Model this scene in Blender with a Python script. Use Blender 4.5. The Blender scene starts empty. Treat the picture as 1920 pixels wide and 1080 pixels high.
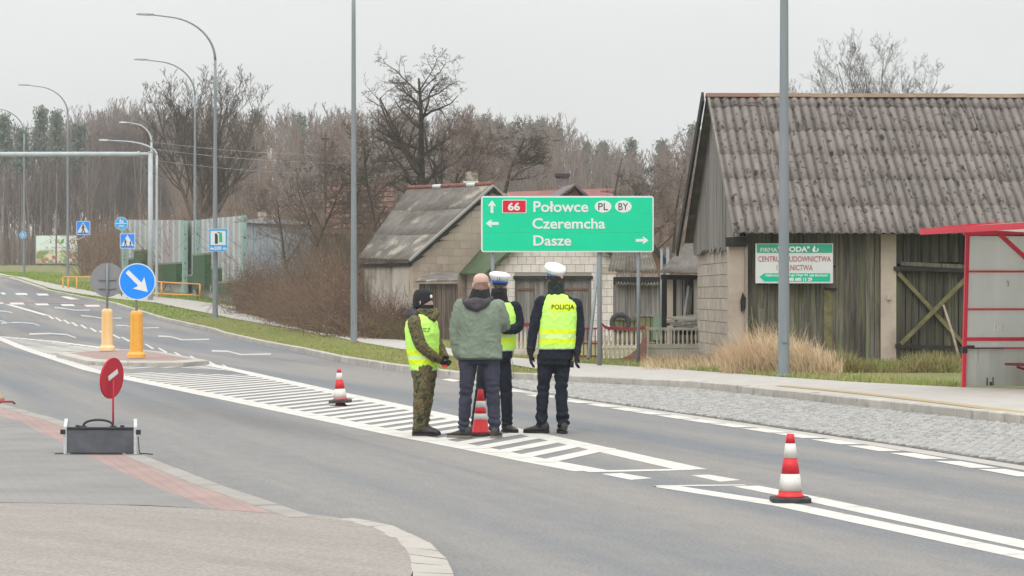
import bpy, bmesh, math, random
import numpy as np
from mathutils import Vector, Matrix, noise as mnoise
from mathutils.bvhtree import BVHTree

# ------------------------------------------------------------------ camera, sky, sun, exposure
sc = bpy.context.scene
F, CX, CY, CH = 5000.0, 960.0, 554.0, 1.5      # focal length in photo pixels, horizon row, camera height
cam_d = bpy.data.cameras.new('camera'); cam = bpy.data.objects.new('camera', cam_d)
sc.collection.objects.link(cam); sc.camera = cam
cam.location = (0, 0, CH); cam.rotation_euler = (math.radians(90), 0, 0)
cam_d.sensor_width = 36; cam_d.lens = 36 * F / 1920; cam_d.shift_y = 14 / 1920
cam_d.clip_start = 0.1; cam_d.clip_end = 5000

SUN_EL, SUN_AZ = math.radians(52), math.radians(200)
world = bpy.data.worlds.new('World'); sc.world = world; world.use_nodes = True
wn, wl = world.node_tree.nodes, world.node_tree.links
wn.clear()
w_out = wn.new('ShaderNodeOutputWorld'); w_bg = wn.new('ShaderNodeBackground'); w_bg.inputs[1].default_value = 0.10
w_sky = wn.new('ShaderNodeTexSky'); w_sky.sky_type = 'NISHITA'; w_sky.sun_disc = False
w_sky.sun_elevation = SUN_EL; w_sky.sun_rotation = SUN_AZ; w_sky.air_density = 1.0; w_sky.dust_density = 4.0
w_tc = wn.new('ShaderNodeTexCoord'); w_sep = wn.new('ShaderNodeSeparateXYZ')
wl.new(w_tc.outputs['Generated'], w_sep.inputs[0])
w_mr = wn.new('ShaderNodeMapRange'); w_mr.inputs['From Min'].default_value = 0; w_mr.inputs['From Max'].default_value = 1
w_mr.inputs['To Min'].default_value = 1.0; w_mr.inputs['To Max'].default_value = 3.0      # overcast sky: zenith brighter than horizon
wl.new(w_sep.outputs['Z'], w_mr.inputs['Value'])
w_ns = wn.new('ShaderNodeTexNoise'); w_ns.inputs['Scale'].default_value = 5.0; w_ns.inputs['Detail'].default_value = 5
w_mp = wn.new('ShaderNodeMapping'); w_mp.inputs['Scale'].default_value = (1, 1, 3.0)
wl.new(w_tc.outputs['Generated'], w_mp.inputs[0]); wl.new(w_mp.outputs[0], w_ns.inputs['Vector'])
w_nr = wn.new('ShaderNodeMapRange'); w_nr.inputs['From Min'].default_value = 0.3; w_nr.inputs['From Max'].default_value = 0.7
w_nr.inputs['To Min'].default_value = 0.965; w_nr.inputs['To Max'].default_value = 1.035
wl.new(w_ns.outputs['Fac'], w_nr.inputs['Value'])
w_mul = wn.new('ShaderNodeMath'); w_mul.operation = 'MULTIPLY'
wl.new(w_mr.outputs[0], w_mul.inputs[0]); wl.new(w_nr.outputs[0], w_mul.inputs[1])
w_col = wn.new('ShaderNodeVectorMath'); w_col.operation = 'SCALE'; w_col.inputs[0].default_value = (7.22, 7.36, 7.30)
wl.new(w_mul.outputs[0], w_col.inputs['Scale'])
w_mix = wn.new('ShaderNodeMix'); w_mix.data_type = 'RGBA'; w_mix.inputs[0].default_value = 0.93
wl.new(w_sky.outputs[0], w_mix.inputs[6]); wl.new(w_col.outputs[0], w_mix.inputs[7])
wl.new(w_mix.outputs[2], w_bg.inputs[0]); wl.new(w_bg.outputs[0], w_out.inputs[0])

sun_d = bpy.data.lights.new('sun', 'SUN'); sun_d.energy = 1.4; sun_d.angle = math.radians(40); sun_d.color = (1, 0.97, 0.93)
sun = bpy.data.objects.new('sun', sun_d); sc.collection.objects.link(sun)
sun.rotation_euler = (math.radians(90) - SUN_EL, 0, math.radians(180) - SUN_AZ + math.radians(0))
sc.view_settings.view_transform = 'Standard'; sc.view_settings.look = 'None'
sc.view_settings.exposure = 0.0; sc.view_settings.gamma = 1.0; sc.view_settings.use_curve_mapping = False
sc.cycles.use_denoising = True
sc.cycles.max_bounces = 6; sc.cycles.diffuse_bounces = 3; sc.cycles.glossy_bounces = 2; sc.cycles.transmission_bounces = 3
sc.cycles.volume_bounces = 0; sc.cycles.transparent_max_bounces = 8

# ------------------------------------------------------------------ ground shape and pixel calibration
_HY = [-60, 80, 95, 112, 128, 145, 178, 198, 230, 300, 420, 3000]
_HZ = [0, 0, .08, .42, .90, 1.44, 2.60, 2.90, 3.5, 4.8, 6.5, 7.5]
def h(y): return float(np.interp(y, _HY, _HZ))
def hv(y): return np.interp(y, _HY, _HZ)
def X(px, Y): return (px - CX) * Y / F
def Z(py, Y): return CH + (CY - py) * Y / F
def W(px, py, Y): return Vector((X(px, Y), Y, Z(py, Y)))
_ys = np.concatenate([np.arange(8, 80, .02), np.arange(80, 600, .05)])
_hs = hv(_ys)
def G(px, py, off=0.0):
    """the point of the ground (raised by off) that the photograph shows at a pixel"""
    ray = CH + (CY - py) * _ys / F
    i = int(np.argmax(ray <= _hs + off))
    Y = float(_ys[i]); return Vector((X(px, Y), Y, h(Y) + off))

rnd = random.Random(7)
col = sc.collection

# ------------------------------------------------------------------ object helpers
ORG = {}
def tag(o, label=None, cat=None, group=None, kind=None):
    if label: o['label'] = label
    if cat: o['category'] = cat
    if group: o['group'] = group
    if kind: o['kind'] = kind
    return o
def thing(name, label, cat, loc=(0, 0, 0), group=None):
    o = bpy.data.objects.new(name, None); col.objects.link(o); o.location = loc; o.empty_display_size = .2
    ORG[o.name] = Vector(loc)
    return tag(o, label, cat, group)
def org(o):
    v = Vector((0, 0, 0))
    while o is not None:
        v += Vector(o.location); o = o.parent
    return v
def link(name, me, parent=None, mats=None, loc=None):
    o = bpy.data.objects.new(name, me); col.objects.link(o)
    if mats is not None:
        for m in (mats if isinstance(mats, (list, tuple)) else [mats]): me.materials.append(m)
    if parent is not None: o.parent = parent
    if loc is not None: o.location = loc
    return o
def copy_tree(o, parent=None):
    c = o.copy(); col.objects.link(c); c.parent = parent
    for ch in list(o.children): copy_tree(ch, c)
    return c

class MB:
    def __init__(s): s.v = []; s.f = []; s.mi = []; s.cur = 0
    def quad(s, a, b, c, d):
        n = len(s.v); s.v += [tuple(a), tuple(b), tuple(c), tuple(d)]; s.f.append((n, n+1, n+2, n+3)); s.mi.append(s.cur)
    def poly(s, pts):
        n = len(s.v); s.v += [tuple(p) for p in pts]; s.f.append(tuple(range(n, n+len(pts)))); s.mi.append(s.cur)
    def box(s, x0, x1, y0, y1, z0, z1):
        n = len(s.v)
        s.v += [(x, y, z) for z in (z0, z1) for x, y in ((x0, y0), (x1, y0), (x1, y1), (x0, y1))]
        for f in ((0,3,2,1), (4,5,6,7), (0,1,5,4), (1,2,6,5), (2,3,7,6), (3,0,4,7)):
            s.f.append(tuple(n+i for i in f)); s.mi.append(s.cur)
        return s
    def obox(s, c, ax, ay, az, hx, hy, hz):
        """oriented box: centre, three unit axes, half sizes"""
        c, ax, ay, az = Vector(c), Vector(ax), Vector(ay), Vector(az); n = len(s.v)
        for k in (-1, 1):
            for i, j in ((-1,-1), (1,-1), (1,1), (-1,1)):
                s.v.append(tuple(c + ax*hx*i + ay*hy*j + az*hz*k))
        for f in ((0,3,2,1), (4,5,6,7), (0,1,5,4), (1,2,6,5), (2,3,7,6), (3,0,4,7)):
            s.f.append(tuple(n+i for i in f)); s.mi.append(s.cur)
        return s
    def bar(s, p, q, w, t, up=(0, 0, 1)):
        p, q = Vector(p), Vector(q); d = (q-p); L = d.length; d.normalize()
        a = d.cross(Vector(up));
        if a.length < 1e-4: a = d.cross(Vector((1, 0, 0)))
        a.normalize(); b = a.cross(d).normalized()
        return s.obox((p+q)/2, d, a, b, L/2, w/2, t/2)
    def tube(s, pts, rad, n=10, cap=True):
        pts = [Vector(p) for p in pts]
        if not isinstance(rad, (list, tuple)): rad = [rad]*len(pts)
        base = len(s.v); ref = None
        for i, p in enumerate(pts):
            if i == 0: d = pts[1]-p
            elif i == len(pts)-1: d = p-pts[i-1]
            else: d = (pts[i+1]-p).normalized() + (p-pts[i-1]).normalized()
            d.normalize()
            if ref is None:
                ref = d.orthogonal().normalized()
            a = (ref - d*ref.dot(d)).normalized(); ref = a; b = d.cross(a)
            for k in range(n):
                t = 2*math.pi*k/n
                s.v.append(tuple(p + (a*math.cos(t) + b*math.sin(t))*rad[i]))
        for i in range(len(pts)-1):
            for k in range(n):
                a0 = base+i*n+k; a1 = base+i*n+(k+1) % n
                s.f.append((a0, a1, a1+n, a0+n)); s.mi.append(s.cur)
        if cap:
            s.f.append(tuple(base+k for k in reversed(range(n)))); s.mi.append(s.cur)
            s.f.append(tuple(base+(len(pts)-1)*n+k for k in range(n))); s.mi.append(s.cur)
        return s
    def loft(s, rings, cap=True):
        """rings: lists of points of equal length"""
        base = len(s.v); n = len(rings[0])
        for r in rings: s.v += [tuple(p) for p in r]
        for i in range(len(rings)-1):
            for k in range(n):
                a0 = base+i*n+k; a1 = base+i*n+(k+1) % n
                s.f.append((a0, a1, a1+n, a0+n)); s.mi.append(s.cur)
        if cap:
            s.f.append(tuple(base+k for k in reversed(range(n)))); s.mi.append(s.cur)
            s.f.append(tuple(base+(len(rings)-1)*n+k for k in range(n))); s.mi.append(s.cur)
        return s
    def lathe(s, prof, c=(0, 0, 0), n=16, cap=True):
        return s.loft([[(c[0]+r*math.cos(2*math.pi*k/n), c[1]+r*math.sin(2*math.pi*k/n), c[2]+z) for k in range(n)] for r, z in prof], cap)
    def ball(s, c, rx, ry=None, rz=None, n=14, m=9, rot=None):
        ry = ry or rx; rz = rz or rx; c = Vector(c); rings = []
        for i in range(m):
            ph = -math.pi/2 + math.pi*(i+.5)/m
            r = []
            for k in range(n):
                t = 2*math.pi*k/n
                p = Vector((rx*math.cos(ph)*math.cos(t), ry*math.cos(ph)*math.sin(t), rz*math.sin(ph)))
                if rot is not None: p = rot @ p
                r.append(c+p)
            rings.append(r)
        return s.loft(rings)
    def extr(s, pts2, y0, y1, f=None):
        """outline in (x, z) extruded between y0 and y1 (y0 nearer the camera)"""
        a = [(x, y0, z) for x, z in pts2]; b = [(x, y1, z) for x, z in pts2]
        n = len(s.v); m = len(a); s.v += a+b
        s.f.append(tuple(range(n, n+m))); s.mi.append(s.cur)
        s.f.append(tuple(reversed(range(n+m, n+2*m)))); s.mi.append(s.cur)
        for i in range(m):
            j = (i+1) % m; s.f.append((n+i, n+m+i, n+m+j, n+j)); s.mi.append(s.cur)
        return s
    def mesh(s, o=(0, 0, 0), name='m', smooth=False):
        me = bpy.data.meshes.new(name); ox, oy, oz = o
        me.from_pydata([(x-ox, y-oy, z-oz) for x, y, z in s.v], [], s.f)
        if any(s.mi): me.polygons.foreach_set('material_index', s.mi)
        if smooth: me.polygons.foreach_set('use_smooth', [True]*len(me.polygons))
        me.update(); return me
    def build(s, name, mat, parent=None, smooth=False, own=False, fix=True):
        """own: put the object's origin at its own base (for top-level meshes)"""
        if parent is not None: o = org(parent)
        elif own:
            a = np.array(s.v); o = (float(a[:, 0].mean()), float(a[:, 1].mean()), float(a[:, 2].min()))
        else: o = (0, 0, 0)
        me = s.mesh(o, name, smooth)
        if fix:
            bm = bmesh.new(); bm.from_mesh(me); bmesh.ops.recalc_face_normals(bm, faces=bm.faces); bm.to_mesh(me); bm.free()
        ob = link(name, me, parent, mat)
        if own and parent is None: ob.location = o
        return ob

def bevel(o, w=.004, seg=1):
    m = o.modifiers.new('bevel', 'BEVEL'); m.width = w; m.segments = seg; m.limit_method = 'ANGLE'; return o

# ------------------------------------------------------------------ materials
def s2l(v):
    v /= 255.0
    return v/12.92 if v <= .04045 else ((v+.055)/1.055)**2.4
def A(r, g, b, k=1.0): return (s2l(r)*k, s2l(g)*k, s2l(b)*k)
_M = {}
def mat(name, c1, c2=None, rough=.85, scale=3.0, detail=6, bump=0.0, bscale=None, stretch=(1, 1, 1), rand=0.0, spec=.3, metal=0.0,
        lo=.35, hi=.65, c3=None, s3=1.0, lo3=.55, hi3=.7, coat=0.0):
    """two colours mixed by noise, an optional third in patches, optional relief and per-object variation"""
    if name in _M: return _M[name]
    m = bpy.data.materials.new(name); m.use_nodes = True; N, L = m.node_tree.nodes, m.node_tree.links
    bs = N['Principled BSDF']; bs.inputs['Roughness'].default_value = rough; bs.inputs['Specular IOR Level'].default_value = spec
    bs.inputs['Metallic'].default_value = metal
    tc = N.new('ShaderNodeTexCoord'); mp = N.new('ShaderNodeMapping'); mp.inputs['Scale'].default_value = stretch
    L.new(tc.outputs['Object'], mp.inputs[0])
    oi = N.new('ShaderNodeObjectInfo')
    if rand:
        add = N.new('ShaderNodeVectorMath'); add.operation = 'ADD'
        mulr = N.new('ShaderNodeVectorMath'); mulr.operation = 'SCALE'; mulr.inputs[0].default_value = (37, 61, 17)
        L.new(oi.outputs['Random'], mulr.inputs['Scale']); L.new(mp.outputs[0], add.inputs[0]); L.new(mulr.outputs[0], add.inputs[1])
        vec = add.outputs[0]
    else: vec = mp.outputs[0]
    def noise_ramp(sc_, lo_, hi_, det=detail):
        n = N.new('ShaderNodeTexNoise'); n.inputs['Scale'].default_value = sc_; n.inputs['Detail'].default_value = det
        n.inputs['Roughness'].default_value = .6
        L.new(vec, n.inputs['Vector'])
        r = N.new('ShaderNodeMapRange'); r.inputs['From Min'].default_value = lo_; r.inputs['From Max'].default_value = hi_
        L.new(n.outputs['Fac'], r.inputs['Value']); return n, r
    def mixc(f, a, b):
        x = N.new('ShaderNodeMix'); x.data_type = 'RGBA'
        L.new(f, x.inputs[0])
        for i, q in ((6, a), (7, b)):
            if isinstance(q, tuple): x.inputs[i].default_value = (*q, 1)
            else: L.new(q, x.inputs[i])
        return x.outputs[2]
    out = c1
    if c2 is not None:
        n, r = noise_ramp(scale, lo, hi); out = mixc(r.outputs[0], c1, c2)
    if c3 is not None:
        n, r = noise_ramp(s3, lo3, hi3); out = mixc(r.outputs[0], out, c3)
    if rand:
        hs = N.new('ShaderNodeHueSaturation'); mr = N.new('ShaderNodeMapRange')
        mr.inputs['To Min'].default_value = 1-rand; mr.inputs['To Max'].default_value = 1+rand
        L.new(oi.outputs['Random'], mr.inputs['Value']); L.new(mr.outputs[0], hs.inputs['Value'])
        if isinstance(out, tuple): hs.inputs['Color'].default_value = (*out, 1)
        else: L.new(out, hs.inputs['Color'])
        out = hs.outputs[0]
    if isinstance(out, tuple): bs.inputs['Base Color'].default_value = (*out, 1)
    else: L.new(out, bs.inputs['Base Color'])
    if bump:
        bn = N.new('ShaderNodeTexNoise'); bn.inputs['Scale'].default_value = bscale or scale*4; bn.inputs['Detail'].default_value = 5
        L.new(vec, bn.inputs['Vector'])
        bp = N.new('ShaderNodeBump'); bp.inputs['Strength'].default_value = 1; bp.inputs['Distance'].default_value = bump
        L.new(bn.outputs['Fac'], bp.inputs['Height']); L.new(bp.outputs[0], bs.inputs['Normal'])
    if coat: bs.inputs['Coat Weight'].default_value = coat
    m['vec'] = 0
    _M[name] = m; return m

KV = .62      # vertical faces under an overcast sky receive less light, so the measured pixel maps to a higher reflectance
KH = .42
def road_mat(name, c1, c2, c3, rot=14.5):
    """worn asphalt: long wheel tracks along the carriageway, patches, aggregate grain"""
    m = bpy.data.materials.new(name); m.use_nodes = True; N, L = m.node_tree.nodes, m.node_tree.links; bs = N['Principled BSDF']; bs.inputs['Roughness'].default_value = .88; bs.inputs['Specular IOR Level'].default_value = .3
    tc = N.new('ShaderNodeTexCoord'); ro = N.new('ShaderNodeMapping'); ro.inputs['Rotation'].default_value = (0, 0, math.radians(-rot)); L.new(tc.outputs['Object'], ro.inputs[0])
    def nz(scale, st, det, lo, hi, a, b):
        mp = N.new('ShaderNodeMapping'); mp.inputs['Scale'].default_value = st; L.new(ro.outputs[0], mp.inputs[0]); n = N.new('ShaderNodeTexNoise'); n.inputs['Scale'].default_value = scale; n.inputs['Detail'].default_value = det; L.new(mp.outputs[0], n.inputs[0])
        r = N.new('ShaderNodeMapRange'); r.inputs['From Min'].default_value = lo; r.inputs['From Max'].default_value = hi; r.inputs['To Min'].default_value = a; r.inputs['To Max'].default_value = b; L.new(n.outputs['Fac'], r.inputs['Value']); return r.outputs[0], n
    f1, _ = nz(.9, (1, .035, 1), 4, .38, .62, 0, 1); x1 = N.new('ShaderNodeMix'); x1.data_type = 'RGBA'; x1.inputs[6].default_value = (*c1, 1); x1.inputs[7].default_value = (*c2, 1); L.new(f1, x1.inputs[0])
    f2, _ = nz(.45, (1, .10, 1), 6, .55, .72, 0, .8); x2 = N.new('ShaderNodeMix'); x2.data_type = 'RGBA'; x2.inputs[7].default_value = (*c3, 1); L.new(x1.outputs[2], x2.inputs[6]); L.new(f2, x2.inputs[0])
    f3, gn = nz(42, (1, 1, 1), 3, .3, .7, .78, 1.22); f4, _ = nz(7, (1, .3, 1), 6, .3, .7, .94, 1.06); f5, _ = nz(2.3, (1, .012, 1), 3, .60, .66, 1, .93)
    a = N.new('ShaderNodeMath'); a.operation = 'MULTIPLY'; L.new(f3, a.inputs[0]); L.new(f4, a.inputs[1]); b = N.new('ShaderNodeMath'); b.operation = 'MULTIPLY'; L.new(a.outputs[0], b.inputs[0]); L.new(f5, b.inputs[1])
    hs = N.new('ShaderNodeHueSaturation'); L.new(b.outputs[0], hs.inputs['Value']); L.new(x2.outputs[2], hs.inputs['Color']); L.new(hs.outputs[0], bs.inputs['Base Color'])
    bp = N.new('ShaderNodeBump'); bp.inputs['Distance'].default_value = .004; L.new(gn.outputs['Fac'], bp.inputs['Height']); L.new(bp.outputs[0], bs.inputs['Normal']); return m
asphalt = road_mat('asphalt', A(158,161,166,.44), A(186,181,176,.45), A(152,147,144,.42))
apron_m = road_mat('apron_asphalt', A(200,191,184,.49), A(191,182,175,.49), A(184,173,166,.48), 40)
paint = mat('road_paint', A(244,240,232,.64), A(234,230,222,.60), rough=.7, scale=3, detail=9, lo=.4, hi=.7, c3=A(206,202,196,.55), s3=5, lo3=.56, hi3=.72)
paint2 = mat('faded_road_paint', A(230,228,225,.56), A(204,202,199,.52), rough=.8, scale=9, lo=.4, hi=.7)
grass_m = mat('grass_ground', A(168,176,106,.44), A(148,160,88,.42), rough=1, scale=2.2, bump=.02, bscale=25, c3=A(190,172,134,.44), s3=1.1, lo3=.44, hi3=.68)
earth_m = mat('field_earth', A(120,112,90,.40), A(98,98,72,.40), rough=1, scale=.15, bump=.03, bscale=4)
conc = mat('concrete_paving', A(224,218,210,.56), A(211,206,199,.56), rough=.9, scale=2.5, bump=.002, bscale=60)
kerb_m = mat('kerb_concrete', A(226,220,211,.60), A(206,200,190,.58), rough=.9, scale=4, bump=.004, bscale=30, rand=.08, c3=A(170,164,156,.55), s3=2.5, lo3=.60, hi3=.72)
kerb_n = mat('near_kerb_concrete', A(208,201,193,.50), A(196,189,181,.49), rough=.9, scale=3, bump=.003, bscale=40, rand=.04)
kerb_d = mat('driveway_kerb_concrete', A(224,217,208,.55), A(212,205,196,.54), rough=.9, scale=3, bump=.003, bscale=40, rand=.03)
galv = mat('galvanised_steel', A(152,162,168,.60), A(166,174,178,.60), rough=.55, scale=3, spec=.5, stretch=(1, 1, .2))
white_steel = mat('pale_painted_steel', A(214,222,224,.70), A(195,204,206,.70), rough=.5, scale=2)
# ------------------------------------------------------------------ the setting: ground, road, pavements
def interp_line(pts):
    """polyline of Vectors -> x as a function of y"""
    pts = sorted(pts, key=lambda p: p[1]); ys = [p[1] for p in pts]; xs = [p[0] for p in pts]
    def f(y):
        if y < ys[0]:
            k = (xs[1]-xs[0])/(ys[1]-ys[0]) if ys[1] != ys[0] else 0; return xs[0]+(y-ys[0])*k
        if y > ys[-1]:
            k = (xs[-1]-xs[-2])/(ys[-1]-ys[-2]); return xs[-1]+(y-ys[-1])*k
        return float(np.interp(y, ys, xs))
    return f
def rows(y0, y1):
    r = [y0]; y = y0
    brk = [b for b in _HY if y0 < b < y1]
    while y < y1-1e-6:
        y = y+.5 if y < 60 else y+1.0 if y < 230 else y+10
        r.append(min(y, y1))
    return sorted(set(r+brk))
def sheet(name, fl, fr, y0, y1, dz, m, parent=None, nx=2, kind='structure', cross=None):
    mb = MB(); ys = rows(y0, y1); n = nx+1
    for y in ys:
        a, b = fl(y), fr(y)
        for i in range(n):
            t = i/nx; mb.v.append((a+(b-a)*t, y, h(y)+dz))
    for j in range(len(ys)-1):
        for i in range(nx):
            k = j*n+i; mb.f.append((k, k+1, k+n+1, k+n)); mb.mi.append(0)
    o = mb.build(name, m, parent, fix=False)
    if kind and parent is None: o['kind'] = kind
    return o

VG = .13   # far pavement and verge stand this much above the road
# far edge of the road, foot of the kerb
far_px = [(1920,800),(1623,767),(1307,731),(1067,719),(985,715),(925,713),(850,711),(745,697),(640,680),(560,661),(400,623),(280,594),(215,573),(130,556),(90,548)]
far_edge = [G(x, y) for x, y in far_px]
far_edge = [Vector((far_edge[0].x + .21*10, far_edge[0].y-10, 0))] + far_edge
# left end: the kerb line leaves the crossing towards the far left
far_edge += [Vector((X(0, 185), 185, 0)), Vector((X(-40, 230), 230, 0)), Vector((X(-150, 330), 330, 0))]
f_far = interp_line(far_edge)
# near edge of the road
near_px = [(850,1078),(790,1025),(700,985),(650,975),(592,970),(400,906),(262,851),(120,790),(0,757)]
near_pts = [G(x, y, .08) for x, y in near_px]
f_near = interp_line([Vector((near_pts[0].x+.35, near_pts[0].y-1.2, 0)), Vector((near_pts[0].x+.4, -8, 0))][::-1] + near_pts + [Vector((near_pts[-1].x-.26*200, near_pts[-1].y+200, 0))])

g = MB()
ys_g = [-80, 0, 40, 80, 95, 112, 128, 145, 178, 198, 230, 300, 420, 700, 1200]
xs_g = [-700, -300, -120, -40, 0, 40, 120, 300, 700]
for y in ys_g:
    for x in xs_g: g.v.append((x, y, h(y)-.10))
for j in range(len(ys_g)-1):
    for i in range(len(xs_g)-1):
        k = j*len(xs_g)+i; g.f.append((k, k+1, k+len(xs_g)+1, k+len(xs_g))); g.mi.append(0)
o = g.build('ground', earth_m, fix=False); o['kind'] = 'structure'

sheet('road', lambda y: f_near(y)-(6 if y < 18 else .3), lambda y: f_far(y)+.05, -8, 330, 0, asphalt, nx=6)
# verge and rough land beyond the far pavement
f_back = lambda y: 90.0
sheet('grass_verge', lambda y: f_far(y)+.13, f_back, 18, 330, VG-.03, grass_m, nx=30)
# land left of the near edge (out of frame for the most part)
sheet('roadside_land', lambda y: f_near(y)-60, lambda y: f_near(y)-3.6, 36, 330, .05, grass_m, nx=6)

# far pavement
sw_low = [(1920,790),(1671,762),(1479,735),(1287,721),(1080,708),(1010,692),(900,674),(755,655),(640,634),(560,618),(400,589),(290,567),(215,560),(130,548),(60,535),(0,524)]
sw_up = [(1920,729),(1800,726),(1600,716),(1480,708),(1250,691),(1080,680),(960,670),(850,654),(755,637),(600,603),(460,577),(350,562),(290,556),(180,548),(100,532),(40,520),(0,512)]
lowp = [G(x, y, VG) for x, y in sw_low]; upp = [G(x, y, VG) for x, y in sw_up]
f_low = interp_line(lowp); f_up = interp_line(upp)
yl = lowp[0].y
def f_lowc(y): return max(f_low(y), f_far(y)+.14)
def f_upc(y): return max(f_up(y), f_lowc(y)+.9)
sheet('sidewalk', f_lowc, f_upc, 22, 215, VG, conc, nx=4)

# kerbs: every stone is a piece of its own
def kerb(name, pts, w, top, bot, m, step=1.0, y1=1e9):
    root = bpy.data.objects.new(name, None); col.objects.link(root); root['kind'] = 'structure'
    L = 0; segs = []
    pts = [Vector((p[0], p[1], 0)) for p in pts]
    cum = [0]
    for a, b in zip(pts, pts[1:]): cum.append(cum[-1]+(b-a).length)
    def at(s):
        for i in range(len(pts)-1):
            if s <= cum[i+1] or i == len(pts)-2:
                t = (s-cum[i])/max(1e-6, cum[i+1]-cum[i]); return pts[i].lerp(pts[i+1], t)
    s = 0; r = random.Random(3)
    while s < cum[-1]-.2:
        e = min(s+step, cum[-1]); a, b = at(s+.006), at(e-.006)
        if a.y > y1: break
        d = (b-a).normalized(); nrm = Vector((d.y, -d.x, 0))
        if nrm.x < 0: nrm = -nrm
        mb = MB(); j = r.uniform(-.004, .004)
        za, zb = h(a.y)+top+j, h(b.y)+top+j
        c = .015
        prof = [(0, bot), (0, 0-c), (c, 0), (w, 0), (w, bot)]
        ra = [(a.x+nrm.x*u, a.y+nrm.y*u, za+(v if v > -.1 else v)) for u, v in prof]
        rb = [(b.x+nrm.x*u, b.y+nrm.y*u, zb+(v if v > -.1 else v)) for u, v in prof]
        mb.loft([ra, rb]); mb.build('kerb_stone', m, root); s = e
    return root
kerb('far_kerb', far_edge[1:], .14, VG+.01, -.25, kerb_m, 1.0, y1=235)
near_k = [p for p in near_pts]
kp = [Vector((p.x-.18, p.y, 0)) for p in near_pts[4:]] + [Vector((near_pts[-1].x-.18-.26*6, near_pts[-1].y+6, 0))]
kerb('near_kerb', kp, .18, .082, -.12, kerb_n, 1.0)

# near pavement: grey pavers, a red paver band along the kerb, old asphalt apron in front
def brick_mat(name, c1, c2, cm, sx, sy, rough=.9, mort=.012, rot=0.0):
    m = bpy.data.materials.new(name); m.use_nodes = True; N, L = m.node_tree.nodes, m.node_tree.links
    bs = N['Principled BSDF']; bs.inputs['Roughness'].default_value = rough; bs.inputs['Specular IOR Level'].default_value = .25
    tc = N.new('ShaderNodeTexCoord'); mp = N.new('ShaderNodeMapping'); L.new(tc.outputs['Object'], mp.inputs[0]); mp.inputs['Rotation'].default_value = (0, 0, rot)
    b = N.new('ShaderNodeTexBrick'); L.new(mp.outputs[0], b.inputs[0])
    b.inputs['Color1'].default_value = (*c1, 1); b.inputs['Color2'].default_value = (*c2, 1); b.inputs['Mortar'].default_value = (*cm, 1)
    b.inputs['Scale'].default_value = 1; b.inputs['Brick Width'].default_value = sx; b.inputs['Row Height'].default_value = sy; b.inputs['Mortar Size'].default_value = mort*.5
    n = N.new('ShaderNodeTexNoise'); n.inputs['Scale'].default_value = 1.2; n.inputs['Detail'].default_value = 7; L.new(tc.outputs['Object'], n.inputs[0])
    r = N.new('ShaderNodeMapRange'); r.inputs['From Min'].default_value = .3; r.inputs['From Max'].default_value = .7; r.inputs['To Min'].default_value = .88; r.inputs['To Max'].default_value = 1.1
    L.new(n.outputs['Fac'], r.inputs['Value'])
    hs = N.new('ShaderNodeHueSaturation'); L.new(r.outputs[0], hs.inputs['Value']); L.new(b.outputs['Color'], hs.inputs['Color']); L.new(hs.outputs[0], bs.inputs['Base Color'])
    bp = N.new('ShaderNodeBump'); bp.inputs['Distance'].default_value = .004; bp.inputs['Strength'].default_value = 1; bp.invert = True
    L.new(b.outputs['Fac'], bp.inputs['Height']); L.new(bp.outputs[0], bs.inputs['Normal'])
    return m
grey_pav = brick_mat('grey_pavers', A(186,183,180,.48), A(182,179,177,.48), A(178,175,172,.48), .2, .1, rot=math.radians(-14))
red_pav = brick_mat('red_pavers', A(212,184,177,.49), A(207,178,171,.49), A(202,174,167,.49), .2, .1, rot=math.radians(76))
B0 = G(600, 971, .07); B1 = G(300, 950, .07); B2 = G(0, 944, .07)
ed = sorted([B0, B1, B2, Vector((B2.x-8, B2.y+.3, 0))], key=lambda p: p.x)
def f_edge(x): return float(np.interp(x, [p.x for p in ed], [p.y for p in ed]))
def paving(name, fl, fr, m, y1=90, z=.078, nx=6):
    mb = MB(); ys = [0]+list(np.arange(.4, 10, .4))+list(np.arange(10, 32, 1))+list(range(32, 75, 4))
    yb = f_edge(B0.x)-.02
    n = nx+1; cnt = 0
    for s in ys:
        yy = yb+s
        for i in range(n):
            t = i/nx; a, b = fl(yy), fr(yy); x = a+(b-a)*t
            ye = f_edge(x) if s == 0 else yy
            mb.v.append((x, max(yy, f_edge(x)), z+max(0, h(yy))))
    for j in range(len(ys)-1):
        for i in range(nx):
            k = j*n+i; mb.f.append((k, k+1, k+n+1, k+n)); mb.mi.append(0)
    o = mb.build(name, m, fix=False); o['kind'] = 'structure'; return o
paving('near_pavement', lambda y: f_near(y)-9, lambda y: f_near(y)-.50, grey_pav, nx=24)
paving('red_paver_band', lambda y: f_near(y)-.50, lambda y: f_near(y)-.18, red_pav, nx=2)
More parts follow.
